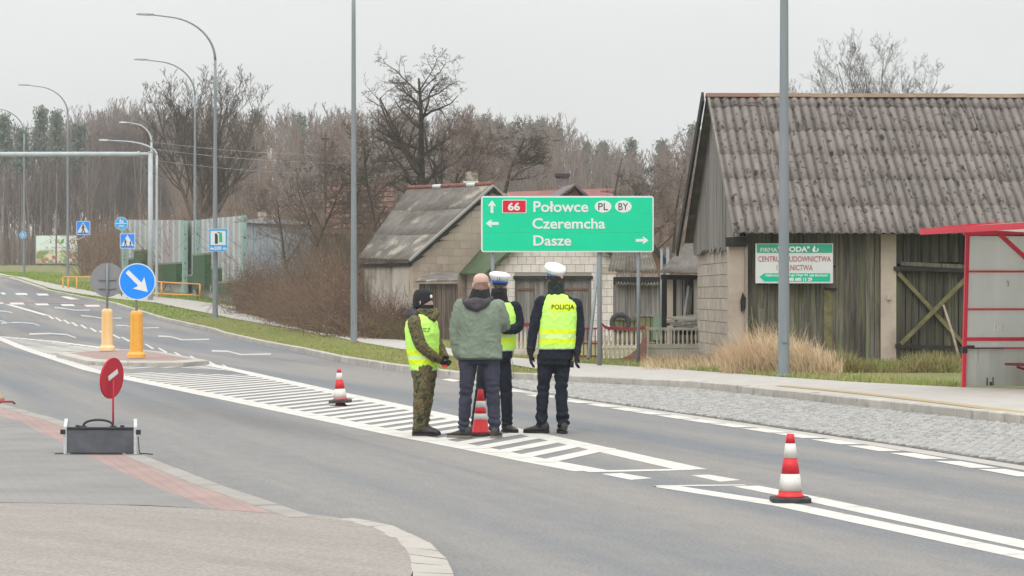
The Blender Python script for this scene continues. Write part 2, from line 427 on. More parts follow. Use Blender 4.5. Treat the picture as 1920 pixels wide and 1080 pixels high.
# apron: asphalt dropping to the road at the mouth
ap = MB()
ax = [B2.x-8, B2.x-3, B2.x-.0, -3.2, B1.x, -1.9, -1.6, -1.4, B0.x, B0.x+.3, -.95, -.7, -.5, -.3]
K = []   # inner edge of the light kerb curve
for px_, py_ in [(632,978),(690,992),(745,1018),(768,1045),(772,1080)]: K.append(G(px_, py_, .05))
K.append(Vector((K[-1].x+.25, 2, .05)))
outl = [Vector((B2.x-8, B2.y+.4, .073)), Vector((B2.x, B2.y+.1, .073)), Vector((B1.x, B1.y+.1, .073)), Vector((B0.x, B0.y+.1, .070))] + [Vector((k.x, k.y, .05)) for k in K] + [Vector((B2.x-8, 2, .05))]
for q in outl: q.z = .0768
ap.poly(outl); ap.poly([(B0.x-.02, B0.y+.12, .0768), (B0.x-.02, B0.y-.02, .0768), (K[0].x, K[0].y, .0768), (K[0].x+.30, K[0].y+.12, .004), (B0.x+.16, B0.y+.30, .004)]); oa = ap.build('driveway_apron', apron_m, fix=False); oa['kind'] = 'structure'
# make sure it faces up
me = oa.data
if me.polygons[0].normal.z < 0: me.flip_normals()
# light concrete edge curving into the side street: stones
ek = bpy.data.objects.new('driveway_kerb', None); col.objects.link(ek); ek['kind'] = 'structure'
inn = [(632,978),(690,992),(745,1018),(768,1045),(774,1080)]
outp = [(662,976),(735,990),(805,1023),(838,1055),(850,1082)]
I = [G(a, b, .06) for a, b in inn]; O = [G(a, b, .06) for a, b in outp]
I.append(Vector((I[-1].x+.12, I[-1].y-3, 0))); O.append(Vector((O[-1].x+.12, O[-1].y-3, 0)))
for i in range(len(I)-1):
    nsub = 2 if i < 4 else 6
    for s in range(nsub):
        t0, t1 = (s+.02)/nsub, (s+.98)/nsub
        mb = MB(); q = [I[i].lerp(I[i+1], t0), O[i].lerp(O[i+1], t0), O[i].lerp(O[i+1], t1), I[i].lerp(I[i+1], t1)]
        mb.loft([[(p.x, p.y, -.05) for p in q], [(p.x, p.y, .078+rnd.uniform(-.003, .003)) for p in q]])
        mb.build('kerb_stone', kerb_d, ek)
for q in ([(722,1082),(752,1047),(778,1049),(772,1082)],):
    P = [G(a, b, .06) for a, b in q]; mb = MB(); mb.loft([[(p.x, p.y, -.05) for p in P], [(p.x, p.y, .076) for p in P]]); mb.build('kerb_stone', kerb_d, ek)

# ---------------- bus bay of granite setts
inner_px = [(1920,878),(1671,838),(1479,809),(1287,780),(1067,749),(985,735),(925,723),(872,714)]
inn_w = [G(x, y) for x, y in inner_px]
inn_w = [Vector((inn_w[0].x+2.1, inn_w[0].y-10, 0))]+inn_w
f_inn = interp_line(inn_w)
bay0, bay1 = 20.0, min(p.y for p in [G(872, 714)])-.2
sett_bed = mat('sett_bed', A(150,146,140,.42), A(120,116,110,.42), rough=1, scale=12)
sett_m = mat('granite_sett', A(222,220,216,.50), A(196,194,190,.50), rough=.85, scale=14, bump=.004, bscale=40, rand=.12)
sheet('bay_bed', lambda y: f_inn(y)+.12, lambda y: f_far(y), bay0, bay1, .004, sett_bed, nx=3)
sheet('gutter_strip', lambda y: f_inn(y)-.12, lambda y: f_inn(y)+.16, bay0, bay1, .0025, conc, nx=1)
rs = random.Random(11)
def sett_mesh(r):
    b = []; bw, bl = .046+r.uniform(-.006, .004), .047+r.uniform(-.006, .004); c = .012
    mb = MB(); k = 8
    def ring(sx, sy, z):
        P = [(-sx, -sy+c), (-sx+c, -sy), (sx-c, -sy), (sx, -sy+c), (sx, sy-c), (sx-c, sy), (-sx+c, sy), (-sx, sy-c)]
        return [(x+r.uniform(-.003, .003), y+r.uniform(-.003, .003), z) for x, y in P]
    mb.loft([ring(bw, bl, 0), ring(bw, bl, .018), ring(bw*.74, bl*.74, .030)], cap=False)
    mb.poly([tuple(p) for p in mb.v[16:24]]); return mb.mesh(name='sett', smooth=False)
setts = []
y = bay0; row = 0
while y < bay1:
    x0, x1 = f_inn(y)+.20, f_far(y)-.03
    x = x0 + (row % 2)*.05
    while x < x1:
        setts.append((x+rs.uniform(-.007, .007), y+rs.uniform(-.007, .007), rs.uniform(-.005, .005), rs.uniform(-.12, .12), rs.randrange(6))); x += .103
    y += .104; row += 1
vis = [s for s in setts if s[0]*F/s[1]+CX < 1925]; vis.sort(key=lambda s: s[1])
big = set(id(s) for s in vis[:300])
smesh = [sett_mesh(rs) for _ in range(6)]
for m_ in smesh: m_.materials.append(sett_m)
bay = bpy.data.objects.new('bus_bay_surface', None); col.objects.link(bay); bay['kind'] = 'structure'
for s in vis[:300]:
    o = bpy.data.objects.new('cobblestone', smesh[s[4]]); col.objects.link(o); o.parent = bay
    o.location = (s[0], s[1], s[2]+.002); o.rotation_euler = (0, 0, s[3]-.2)
VV, FF = [], []; base = 0
arr = []
for m_ in smesh:
    v = np.array([tuple(q.co) for q in m_.vertices]); arr.append((v, [tuple(p.vertices) for p in m_.polygons]))
for s in setts:
    if id(s) in big: continue
    v, f = arr[s[4]]; c_, s_ = math.cos(s[3]-.2), math.sin(s[3]-.2)
    w = np.empty_like(v); w[:, 0] = v[:, 0]*c_-v[:, 1]*s_+s[0]; w[:, 1] = v[:, 0]*s_+v[:, 1]*c_+s[1]; w[:, 2] = v[:, 2]+s[2]+.002
    VV.append(w); FF += [tuple(i+base for i in q) for q in f]; base += len(v)
me = bpy.data.meshes.new('cobbles'); me.from_pydata(np.concatenate(VV).tolist(), [], FF); me.update()
sett_far = mat('granite_sett_mass', A(224,222,218,.50), A(186,184,180,.50), rough=.85, scale=9, bump=.004, bscale=40, detail=2, lo=.42, hi=.58)
o = link('cobblestones', me, bay, sett_far); o['kind'] = 'stuff'

# yellow guide strip on the pavement
yl_m = mat('yellow_guide', A(226,200,150,.50), A(214,190,146,.50), rough=.9, scale=6)
yl = [G(x, y, VG+.005) for x, y in [(1467,723),(1600,736),(1760,754),(1920,774)]]
yl = [Vector((yl[-1].x+1.3, yl[-1].y-6, 0))]+yl[::-1]; f_y = interp_line(yl)
sheet('tactile_strip', lambda y: f_y(y)-.12, lambda y: f_y(y)+.12, yl[0].y, yl[-1].y, VG+.006, yl_m, nx=1)

# ---------------- painted markings
mk = MB()
DZ = [0.0]
def dzm(y): return (.0018 if y < 78 else .010)+DZ[0]
def mark_poly(pts, dz=None):
    P = []
    for p in pts: P.append((p[0], p[1], h(p[1])+(dzm(p[1]) if dz is None else dz)))
    # wind upwards
    a = sum(P[i][0]*P[(i+1) % len(P)][1]-P[(i+1) % len(P)][0]*P[i][1] for i in range(len(P)))
    if a < 0: P = P[::-1]
    CURM.poly(P)
CURM = MB()
def line_px(px, w, n=14, w2=None):
    P = [G(x, y) for x, y in px]
    # dense resample
    Q = []
    for a, b in zip(P, P[1:]):
        k = max(1, int((b-a).length/1.5))
        for i in range(k): Q.append(a.lerp(b, i/k))
    Q.append(P[-1])
    for i in range(len(Q)-1):
        a, b = Q[i], Q[i+1]
        def nn(j):
            u = Q[max(0, j-1)]; v = Q[min(len(Q)-1, j+1)]; d = (v-u); d.z = 0; d.normalize(); return Vector((d.y, -d.x, 0))
        na, nb = nn(i), nn(i+1)
        mark_poly([a+na*w/2, b+nb*w/2, b-nb*w/2, a-na*w/2])
    return Q
def flush(name='road_marking', m=None):
    global CURM
    if CURM.f:
        o = CURM.build(name, m or paint, MROOT, fix=False)
    CURM = MB()
MROOT = bpy.data.objects.new('road_markings', None); col.objects.link(MROOT); MROOT['kind'] = 'structure'
U_px = [(0,631.5),(94,640),(183,651),(250,660),(309,667),(347,674),(422,690),(450,696),(633,737),(858,785),(960,806),(1130,843),(1297,880.5)]
L_px = [(-30,622),(0,635),(75,663),(169,693),(253,712),(450,752),(609,785),(769,818),(891,841),(1000,863),(1108,883)]
UQ = line_px(U_px, .28); LQ = line_px(L_px, .32)
flush('edge_line'); DZ[0] = .0009
line_px([(1098,884.5),(1180,883),(1297,880.5)], .20)
flush('edge_line')
fU, fL = interp_line(UQ), interp_line(LQ)
# diagonal stripes
DZ[0] = .0018
d = Vector((.285, .958, 0)).normalized(); nrm = Vector((d.y, -d.x, 0))
isl = [G(x, y) for x, y in [(105,664),(135,659),(200,655),(290,656),(395,681),(340,683),(170,681)]]
def in_poly(x, y, P):
    c = False; n = len(P)
    for i in range(n):
        a, b = P[i], P[(i+1) % n]
        if (a.y > y) != (b.y > y) and x < (b.x-a.x)*(y-a.y)/(b.y-a.y)+a.x: c = not c
    return c
gapA = [G(x, y) for x, y in [(210,692),(330,689),(440,697),(480,704),(420,703),(300,699),(235,700)]]
tt = 23.0; per = .455
s = 0
yL = 26.0; cnt = 0
u = Vector((-.25, .968, 0))
pos = Vector((fL(24.0), 24.0, 0)); k = 0
while pos.y < 94:
    # follow the stripe from the lower line until the upper line
    st = Vector((fL(pos.y), pos.y, 0)); 
    seg_on = False; p = st.copy(); stepL = .25; a = None
    for i in range(60):
        q = st + d*(i*stepL)
        inside = q.x < fU(q.y)-.02 and q.x > fL(q.y)-.02 and q.y < 94
        blocked = in_poly(q.x, q.y, isl) or in_poly(q.x, q.y, gapA)
        ok = inside and not blocked
        if ok and a is None: a = q.copy()
        if (not ok or i == 59) and a is not None:
            if (q-a).length > .3:
                w = .105 if pos.y < 60 else .19; ns = max(1, int((q-a).length/1.2))
                for z_ in range(ns):
                    A0 = a.lerp(q, z_/ns); B0_ = a.lerp(q, (z_+1)/ns)
                    mark_poly([A0+nrm*w, B0_+nrm*w, B0_-nrm*w, A0-nrm*w])
            a = None
        if not inside and i > 0: break
    pos = pos + u*((per*.84 if pos.y < 34 else per*.92 if pos.y < 60 else per*1.75)/math.sin(math.radians(31.5)))
    k += 1
    if k % 6 == 0: flush('hatch_stripe')
flush('hatch_stripe')
# double line to the right
DZ[0] = 0
line_px([(1235,912),(1249,912.5),(1479,948),(1700,995),(1920,1042),(1990,1057)], .22)
line_px([(1398,911.5),(1527,937),(1700,974),(1920,1021),(1990,1036)], .22)
flush('centre_line'); DZ[0] = .0009
line_px([(1230,912),(1300,911),(1398,910)], .12); flush('centre_line'); DZ[0] = 0
def quad_px(pts): mark_poly([G(x, y) for x, y in pts])
quad_px([(1127,889),(1165,887.5),(1223,897),(1183,900)]); flush('dash')
quad_px([(1295,891.5),(1330,890.5),(1389,900.5),(1350,903.5)]); flush('dash')
DZ[0] = .0015
dots = [(960,733),(1010,743),(1081.5,753.5),(1131.8,760.7),(1172.5,768),(1218,774.6),(1268,782.3),(1316,790),(1373.7,798),(1433.6,807.7),(1498,817.3),(1567.8,828.8),(1639.7,841.2),(1723.5,855.6),(1810,871.4),(1896,887)]
D = [G(x, y) for x, y in dots]; fD = interp_line(D)
Yd = [p.y for p in D]
while Yd[-1] > 22: Yd.append(Yd[-1]-1.85)
for i, y_ in enumerate(Yd):
    L_ = .95; y0_, y1_ = y_-L_/2, y_+L_/2
    mark_poly([Vector((fD(y0_)-.12, y0_, 0)), Vector((fD(y0_)+.12, y0_, 0)), Vector((fD(y1_)+.12, y1_, 0)), Vector((fD(y1_)-.12, y1_, 0))]); flush('dash')
quad_px([(828,712),(842,710),(866,714),(850,716)]); flush('dash')
# lane line on the far carriageway
line_px([(15,571),(50,581),(88,592)], .26); flush('lane_line')
lane = [(95,595),(110,599.5),(125,604),(140,608.5),(157,613),(175,619),(192,624.5),(217,631),(236,637),(258,643),(280,650),(305,657),(335,665),(365,672),(395,680),(425,688.5)]
for i, (x, y) in enumerate(lane):
    dx = 7.5 if x < 200 else 10
    quad_px([(x-dx, y-dx*.27-1.6), (x-dx+4, y-dx*.27-1.9), (x+dx, y+dx*.27+1.3), (x+dx-5, y+dx*.27+1.7)]); flush('dash')
# arrows on the road, strongly foreshortened
arrows = [[(-30,601),(2,602),(12,605),(22,606)], [(2,606.5),(36,605),(62,607),(74,611)], [(55,627),(95,626),(125,628),(142,634)],
          [(152,592),(172,594),(190,597),(228,597)], [(218,611),(236,611),(252,616),(298,615)], [(297,631),(320,632),(342,638),(392,637)],
          [(397,658),(428,659),(452,665),(508,664)], [(102,577),(122,579),(140,582),(168,582)], [(-40,580),(-10,583),(10,584),(24,587)]]
for ar in arrows:
    t = 1.5 if ar[0][1] > 620 else 1.1
    for i in range(3):
        (x0, y0), (x1, y1) = ar[i], ar[i+1]; tt_ = t*(1.5 if i == 0 else 1)
        quad_px([(x0, y0-tt_*.8), (x1, y1-t), (x1, y1+t), (x0, y0+tt_*.8)])
    flush('arrow', paint2)
# crossing bars
for x0, x1, y0 in [(17,47,569.5),(64,93,571),(113,141,572.3),(157,189,573.5),(-30,8,568),(0,12,550.5),(27,53,551.5),(67,92,552.5)]:
    quad_px([(x0, y0-1.6), (x1-4, y0-1.6), (x1, y0+2), (x0+5, y0+2)]); flush('crossing_bar')
quad_px([(113,556.5),(125,556),(150,561.5),(132,562)]); flush('crossing_bar')
pink = mat('pink_surface', A(206,176,176,.42), rough=.9)
quad_px([(-20,565.3),(140,568),(190,571),(190,572.5),(140,569.7),(-20,567)]); flush('pink_band', pink)

# ---------------- traffic island
ip = [(106,663),(140,658.5),(200,655.5),(262,655),(300,659),(392,676),(345,680),(240,680),(165,677)]
rp = [(134,662.5),(160,659),(205,657),(255,656.8),(290,660.5),(362,673.5),(325,676),(240,676),(180,672.5)]
IW = [G(x, y, .09) for x, y in ip]; RW = [G(x, y, .09) for x, y in rp]
ir = bpy.data.objects.new('traffic_island', None); col.objects.link(ir); ir['kind'] = 'structure'
for i in range(len(IW)):
    a, b = IW[i], IW[(i+1) % len(IW)]; c, d_ = RW[i], RW[(i+1) % len(RW)]
    mb = MB(); e = .004; q = [a.lerp(b, e), a.lerp(b, 1-e), c.lerp(d_, 1-e), c.lerp(d_, e)]
    mb.loft([[(p.x, p.y, -.05) for p in q], [(p.x, p.y, .09) for p in q]]); mb.build('kerb_stone', kerb_m, ir)
mb = MB(); mb.loft([[(p.x, p.y, .0) for p in RW], [(p.x, p.y, .094) for p in RW]]); mb.build('paver_surface', red_pav, ir)
# ------------------------------------------------------------------ lettering
def text_mesh(s, bold=0.0, res=3, shear=0.0):
    cu = bpy.data.curves.new('t', 'FONT'); cu.body = s; cu.size = 1; cu.resolution_u = res; cu.offset = bold; cu.shear = shear
    ob = bpy.data.objects.new('t', cu); col.objects.link(ob)
    dg = bpy.context.evaluated_depsgraph_get(); dg.update()
    me = bpy.data.meshes.new_from_object(ob.evaluated_get(dg)); bpy.data.objects.remove(ob); bpy.data.curves.remove(cu)
    return me
def lettering(s, x0, x1, z0, z1, y, m, parent, bold=0.0, name='lettering', res=3, depth=.0, tf=None):
    """text fitted to a box in the x-z plane facing the camera"""
    me = text_mesh(s, bold, res); n = len(me.vertices); v = np.empty(n*3); me.vertices.foreach_get('co', v); v = v.reshape(-1, 3)
    lo, hi = v.min(0), v.max(0)
    w = np.empty_like(v); w[:, 0] = x0+(v[:, 0]-lo[0])/(hi[0]-lo[0])*(x1-x0); w[:, 2] = z0+(v[:, 1]-lo[1])/(hi[1]-lo[1])*(z1-z0); w[:, 1] = y
    if tf is not None: w = np.array([tuple(tf(Vector(p))) for p in w])
    o = org(parent); w -= np.array(o); me.vertices.foreach_set('co', w.ravel()); me.update()
    ob = link(name, me, parent); me.materials.clear(); me.materials.append(m); return ob

def strokes(x0, x1, z0, z1, y, m, parent, n, seed=1):
    """a line of print too small to read in the photograph: letter-sized marks without letters"""
    r = random.Random(seed); mb = MB(); w = (x1-x0)/n
    for i in range(n):
        if i and r.random() < .14: continue
        a = x0+i*w; k = r.random(); mb.box(a, a+w*r.uniform(.5, .8), y-.001, y, z0, z0+(z1-z0)*(1 if k < .3 else .72))
        if k > .6: mb.box(a+w*.1, a+w*.25, y-.001, y, z0, z1)
    return mb.build('print_line', m, parent)
def smat(name, c, rough=.5, spec=.4, **k): return mat(name, c, rough=rough, spec=spec, **k)
white_p = smat('sign_white', (.72, .73, .73)); black_p = smat('sign_black', (.02, .02, .022))
blue_p = smat('sign_blue', (.0, .25, .90)); green_p = mat('sign_green', (.0, .62, .33), (.0, .58, .31), rough=.5, scale=1.5)
red_p = smat('sign_red', (.62, .008, .03)); grey_back = smat('sign_back_grey', A(165,166,170,.62), rough=.6, metal=0)
green_dark = smat('sign_green2', (.0, .42, .20))

# ------------------------------------------------------------------ street lamps
def lamp_tube(mb, bx, by, bz, H, r0, r1, reach, drop, lean=0.0, rad=None, n=14):
    """pole, then a curved arm to the left"""
    pts = []; rr = []
    zs = H-drop
    for i in range(9):
        t = i/8; pts.append((bx+lean*t*zs, by, bz+zs*t)); rr.append(r0+(r1-r0)*t)
    x0 = bx+lean*zs
    return pts, rr, x0, bz+zs
def street_lamp(px, py, Y, H, label, reach=2.7, drop=1.85, lean=0.0, r0=.10, r1=.055, mt=None, group='tall street lamps beside the far pavement', name='street_lamp', base=True, headL=.62):
    mt = mt or galv
    bx, bz = X(px, Y), Z(py, Y); root = thing(name, label, 'street lamp', (bx, Y, bz), group)
    mb = MB(); pts, rr, x0, z0 = lamp_tube(mb, bx, Y, bz, H, r0, r1, reach, drop, lean)
    mb.tube([(bx-lean*0.6, Y, bz-.6)]+pts, [r0]+rr, 12); mb.build('pole', mt, root, smooth=True)
    # arm
    mb = MB(); P = []; R = []
    for i in range(13):
        t = i/12; a = t*math.pi/2*.93
        P.append((x0-(1-math.cos(a))*reach*.80, Y, z0+math.sin(a)*drop*.985)); R.append(r1*(1-.45*t))
    P.append((x0-reach, Y, z0+drop*1.03)); R.append(r1*.5)
    mb.tube(P, R, 10); mb.build('arm', mt, root, smooth=True)
    e = Vector(P[-1]); mb = MB()
    mb.loft([[(e.x+u, Y+v, e.z+w_) for u, v, w_ in ring] for ring in (
        [(.12,-.05,-.02), (.12,.05,-.02), (.12,.05,.035), (.12,-.05,.035)], [(-.1,-.13,-.03), (-.1,.13,-.03), (-.1,.09,.055), (-.1,-.09,.055)],
        [(-headL*.8,-.12,-.01), (-headL*.8,.12,-.01), (-headL*.8,.08,.055), (-headL*.8,-.08,.055)], [(-headL,-.05,.0), (-headL,.05,.0), (-headL,.04,.04), (-headL,-.04,.04)])])
    mb.build('lamp_head', mt, root)
    if base:
        mb = MB(); mb.lathe([(r0*1.5, -.02), (r0*1.5, .012), (r0*1.04, .016), (r0*1.04, .03)], (bx, Y, bz), 14); mb.build('base_collar', mt, root)
        mb = MB(); mb.box(bx-.045, bx+.045, Y-r0-.012, Y-r0+.02, bz+.55, bz+1.0); mb.build('access_door', mt, root)
    return root
street_lamp(1469.5, 703, 45.3, 12.7, 'tall grey lamp post in dry grass in front of the barn and its advertising board', lean=.0012, r0=.10, r1=.05)
street_lamp(663.5, 640, 78.5, 12.7, 'tall grey lamp post on the grass verge left of the grey house', lean=-.0008)
L3 = street_lamp(403.5, 597, 112, 12.7, 'tall curved lamp post carrying the blue fuel station sign', r0=.12)
street_lamp(365.5, 552, 145, 12.7, 'tall curved lamp post just left of the one with the fuel sign')
L5 = street_lamp(127, 518, 178, 12.7, 'tall curved lamp post beside the billboard and orange railing')
L6 = street_lamp(45, 524, 198, 12.7, 'tall curved lamp post left of the billboard with small round blue sign')
# two short pale lamps at the crossing
def crossing_lamp(px, py, Y, label, H, reach, drop):
    return street_lamp(px, py, Y, H, label, reach=reach, drop=drop, r0=.085, r1=.06, mt=white_steel, group='short pale lamps at the pedestrian crossing', name='crossing_lamp', base=False, headL=.45)
crossing_lamp(294, 562, 140, 'short pale lamp with long shallow arm right of the gantry pole', (562-264)*140/F, 2.6, .75)
crossing_lamp(284, 548, 148, 'short pale lamp with tight curved arm rising above the gantry beam', (548-231)*148/F, 1.35, 1.05)
# sign gantry: pole and long beam out of frame
gx, gy, gz = X(282, 136), 136, Z(564, 136)
gt = thing('road_gantry', 'white gantry pole with long horizontal beam reaching out over the road', 'gantry', (gx, gy, gz))
mb = MB(); mb.tube([(gx, gy, gz-.6), (gx, gy, Z(285, 136))], [.14, .115], 14); mb.build('pole', white_steel, gt, smooth=True)
mb = MB(); zb = Z(289, 136); mb.tube([(gx+.02, gy, zb+.01), (gx-.62, gy, zb)], [.085, .085], 12); mb.lathe([(.13, -.03), (.13, .03)], (gx, gy, Z(285, 136)), 14); mb.build('beam_joint', white_steel, gt, smooth=False)
mb = MB(); mb.tube([(gx-.58, gy, zb), (gx-4, gy, zb+.0), (gx-13, gy, zb-.03)], [.115, .12, .13], 14); mb.tube([(gx-.64, gy, zb), (gx-.56, gy, zb)], [.15, .15], 14); mb.build('beam', white_steel, gt, smooth=False)

# ------------------------------------------------------------------ traffic signs
def disc(cx, cz, r, y0, y1, n=32): return [(cx+r*math.cos(2*math.pi*k/n), cz+r*math.sin(2*math.pi*k/n)) for k in range(n)]
def plate(parent, pts, y, t, m, name): mb = MB(); mb.extr(pts, y, y+t); return mb.build(name, m, parent)
def rrect(x0, x1, z0, z1, r=.03, n=4):
    P = []
    for cx, cz, a0 in ((x1-r, z0+r, -90), (x1-r, z1-r, 0), (x0+r, z1-r, 90), (x0+r, z0+r, 180)):
        for i in range(n+1):
            a = math.radians(a0+90*i/n); P.append((cx+r*math.cos(a), cz+r*math.sin(a)))
    return P

# round keep-right sign on its yellow bollard, and the grey back of its twin
yb_m = mat('bollard_yellow', (.80, .40, .055), (.74, .36, .05), rough=.45, scale=6, spec=.4, c3=(.55, .30, .09), s3=5, lo3=.62, hi3=.8)
yb_p = mat('bollard_faded', (.80, .50, .20), (.86, .60, .32), rough=.5, scale=3, stretch=(1, 1, .3))
def bollard(px, py, label, m, front):
    P = G(px, py, .12); Y = P.y; S = Y/F
    t = thing('island_bollard', label, 'bollard', tuple(P), 'plastic bollards on the traffic island')
    H = 88*S if front else 78*S; w = 11.5*S if front else 10*S
    def ring(w_, z, c=.35):
        q = w_*c; return [(P.x+a, Y+b, P.z+z) for a, b in ((-w_, -w_+q), (-w_+q, -w_), (w_-q, -w_), (w_, -w_+q), (w_, w_-q), (w_-q, w_), (-w_+q, w_), (-w_, w_-q))]
    mb = MB(); mb.loft([ring(w, .10, .3), ring(w*.92, H-.07, .3), ring(w*.86, H-.03, .4), ring(w*.6, H, .5)]); mb.build('body', m, t)
    mb = MB(); mb.loft([ring(w*1.4, .0, .3), ring(w*1.38, .07, .3), ring(w*1.1, .13, .3)]); mb.build('base', m, t)
    for u in (-.45, .45):
        mb = MB(); mb.box(P.x+u*w*2-.012 if False else P.x+u*w-.012, P.x+u*w+.012, Y-w*.99-.004, Y-w*.9, P.z+.14, P.z+H-.1); mb.build('rib', m, t)
    # sign on top
    top = P.z+H
    s = thing('keep_right_sign' if front else 'road_sign', ('round blue sign with white arrow pointing down right, on yellow bollard' if front else 'grey back of a round road sign on the left faded bollard'), 'road sign', (P.x, Y, top))
    r = 34.5*S if front else 32*S; cz = Z(528 if front else 525, Y); cx = X(258 if front else 201, Y)
    mb = MB(); mb.tube([(P.x, Y, top-.05), (P.x, Y, cz+(.0 if front else r*.96))], .028, 12); mb.build('pole', galv, s, smooth=True)
    if front:
        yp = Y-.05
        plate(s, disc(cx, cz, r, 0, 0, 40), yp, .02, white_p, 'rim'); plate(s, disc(cx, cz, r*.945, 0, 0, 40), yp-.004, .006, blue_p, 'face')
        # arrow: from upper left to lower right
        a = math.radians(-45); ca, sa = math.cos(a), math.sin(a)
        ar = [(-.78,.115), (.20,.125), (.10,.44), (.80,.0)]; ar = ar+[(x, -z) for x, z in reversed(ar[:-1])]
        pts = [(cx+(x*ca-z*sa)*r, cz+(x*sa+z*ca)*r) for x, z in ar]
        plate(s, pts, yp-.008, .005, white_p, 'arrow')
    else:
        yp = Y+.045
        plate(s, disc(cx, cz, r, 0, 0, 40), yp, .02, grey_back, 'sign_plate')
        for dz in (.02, -.20):
            mb = MB(); mb.box(cx-.22, cx+.22, yp-.035, yp-.002, cz+dz-.02, cz+dz+.02); mb.build('bracket', galv, s)
    return t
bollard(256, 670.5, 'orange yellow plastic bollard carrying the blue arrow sign on the island', yb_m, True)
bollard(201, 657, 'paler faded bollard farther back on the island under the grey sign back', yb_p, False)

# pedestrian crossing signs
def crossing_sign(px, py, Y, s, label, pole, adult_child=False):
    cx, cz = X(px, Y), Z(py, Y); t = thing('crossing_sign', label, 'road sign', (cx, Y, cz), None)
    h_ = s/2; plate(t, rrect(cx-h_, cx+h_, cz-h_, cz+h_, s*.04), Y, .02, white_p, 'rim')
    plate(t, rrect(cx-h_*.93, cx+h_*.93, cz-h_*.93, cz+h_*.93, s*.03), Y-.005, .006, blue_p, 'face')
    plate(t, [(cx-h_*.86, cz-h_*.66), (cx+h_*.86, cz-h_*.66), (cx, cz+h_*.84)], Y-.011, .006, white_p, 'triangle')
    def fig(ox, oz, k):
        mb = MB(); q = lambda pts: mb.extr([(cx+ox+x*k, cz+oz+z*k) for x, z in pts], Y-.017, Y-.012)
        q([(.0+.07*math.cos(a*math.pi/4), .42+.07*math.sin(a*math.pi/4)) for a in range(8)])
        q([(-.09,.33), (.09,.33), (.07,-.02), (-.08,-.02)]); q([(-.07,0), (.02,0), (-.10,-.42), (-.2,-.42)]); q([(-.01,0), (.08,0), (.22,-.40), (.12,-.42)])
        q([(.05,.30), (.09,.28), (.24,.08), (.20,.05)]); q([(-.05,.30), (-.09,.28), (-.2,.06), (-.15,.04)])
        mb.build('walking_figure', black_p, t)
    if adult_child: fig(-.09*s*1.5, -.13*s, s*.55); fig(.20*s, -.2*s, s*.42)
    else: fig(0, -.08*s, s*.78)
    if pole == 'bracket':
        mb = MB(); mb.tube([(cx+.1, Y+.03, cz-h_), (cx+.05, Y+.03, cz-h_-.12), (cx-.25, Y+.03, cz-h_-.28), (X(128, 178)+.1, Y+.03, cz-h_-.36)], .03, 8); mb.build('bracket', white_steel, t, smooth=True)
    else:
        gz_ = h(Y)+VG; mb = MB(); mb.tube([(cx, Y+.04, gz_-.1), (cx, Y+.04, cz+h_*.9)], .04, 10); mb.build('pole', galv, t, smooth=True)
    return t
crossing_sign(156, 427.5, 177.6, .92, 'small square pedestrian crossing sign on a curved bracket right of the billboard lamp', 'bracket')
crossing_sign(239, 452, 139, .78, 'square blue pedestrian sign with two walking figures below the round blue sign', 'pole', True)
# round blue shared path signs
def path_sign(px, py, Y, r, label, pole=None, two=True):
    cx, cz = X(px, Y), Z(py, Y); t = thing('path_sign', label, 'road sign', (cx, Y, cz))
    plate(t, disc(cx, cz, r, 0, 0, 28), Y, .02, white_p, 'rim'); plate(t, disc(cx, cz, r*.93, 0, 0, 28), Y-.005, .006, blue_l, 'face')
    mb = MB(); mb.box(cx-r*.85, cx+r*.85, Y-.012, Y-.006, cz-r*.05, cz+r*.05); mb.build('divider', white_p, t)
    # walking pair above, cycle below
    mb = MB()
    for ox, k in ((-.16*r, 1), (.2*r, .75)):
        mb.extr([(cx+ox+.09*r*math.cos(a*math.pi/3), cz+.62*r*k+.09*r*math.sin(a*math.pi/3)) for a in range(6)], Y-.013, Y-.006)
        mb.extr([(cx+ox-.12*r, cz+.1*r), (cx+ox-.02*r, cz+.1*r), (cx+ox+.03*r, cz+.28*r), (cx+ox+.1*r, cz+.1*r), (cx+ox+.2*r, cz+.1*r), (cx+ox+.1*r, cz+.5*r*k), (cx+ox-.1*r, cz+.5*r*k)], Y-.013, Y-.006)
    mb.build('pedestrian_symbol', white_p, t)
    mb = MB()
    for ox in (-.25*r, .25*r):
        for k in range(10):
            a0, a1 = 2*math.pi*k/10, 2*math.pi*(k+1)/10; ri, ro = r*.13, r*.20
            mb.extr([(cx+ox+ri*math.cos(a0), cz-.42*r+ri*math.sin(a0)), (cx+ox+ro*math.cos(a0), cz-.42*r+ro*math.sin(a0)), (cx+ox+ro*math.cos(a1), cz-.42*r+ro*math.sin(a1)), (cx+ox+ri*math.cos(a1), cz-.42*r+ri*math.sin(a1))], Y-.013, Y-.006)
    mb.extr([(cx-.2*r, cz-.25*r), (cx+.2*r, cz-.25*r), (cx+.0*r, cz-.42*r)], Y-.013, Y-.006); mb.build('bicycle_symbol', white_p, t)
    mb = MB(); gz_ = h(Y)+VG if pole is None else cz-.1; mb.tube([(cx, Y+.04, gz_-.1), (cx, Y+.04, cz+r*.9)], .035, 10); mb.build('pole', galv, t, smooth=True)
blue_l = smat('sign_blue_light', (.02, .34, .72))
path_sign(227.5, 419, 142, .35, 'round blue shared path sign left of the noise barrier')
path_sign(43, 441, 197.8, .27, 'tiny round blue sign on the leftmost lamp post', pole=1)

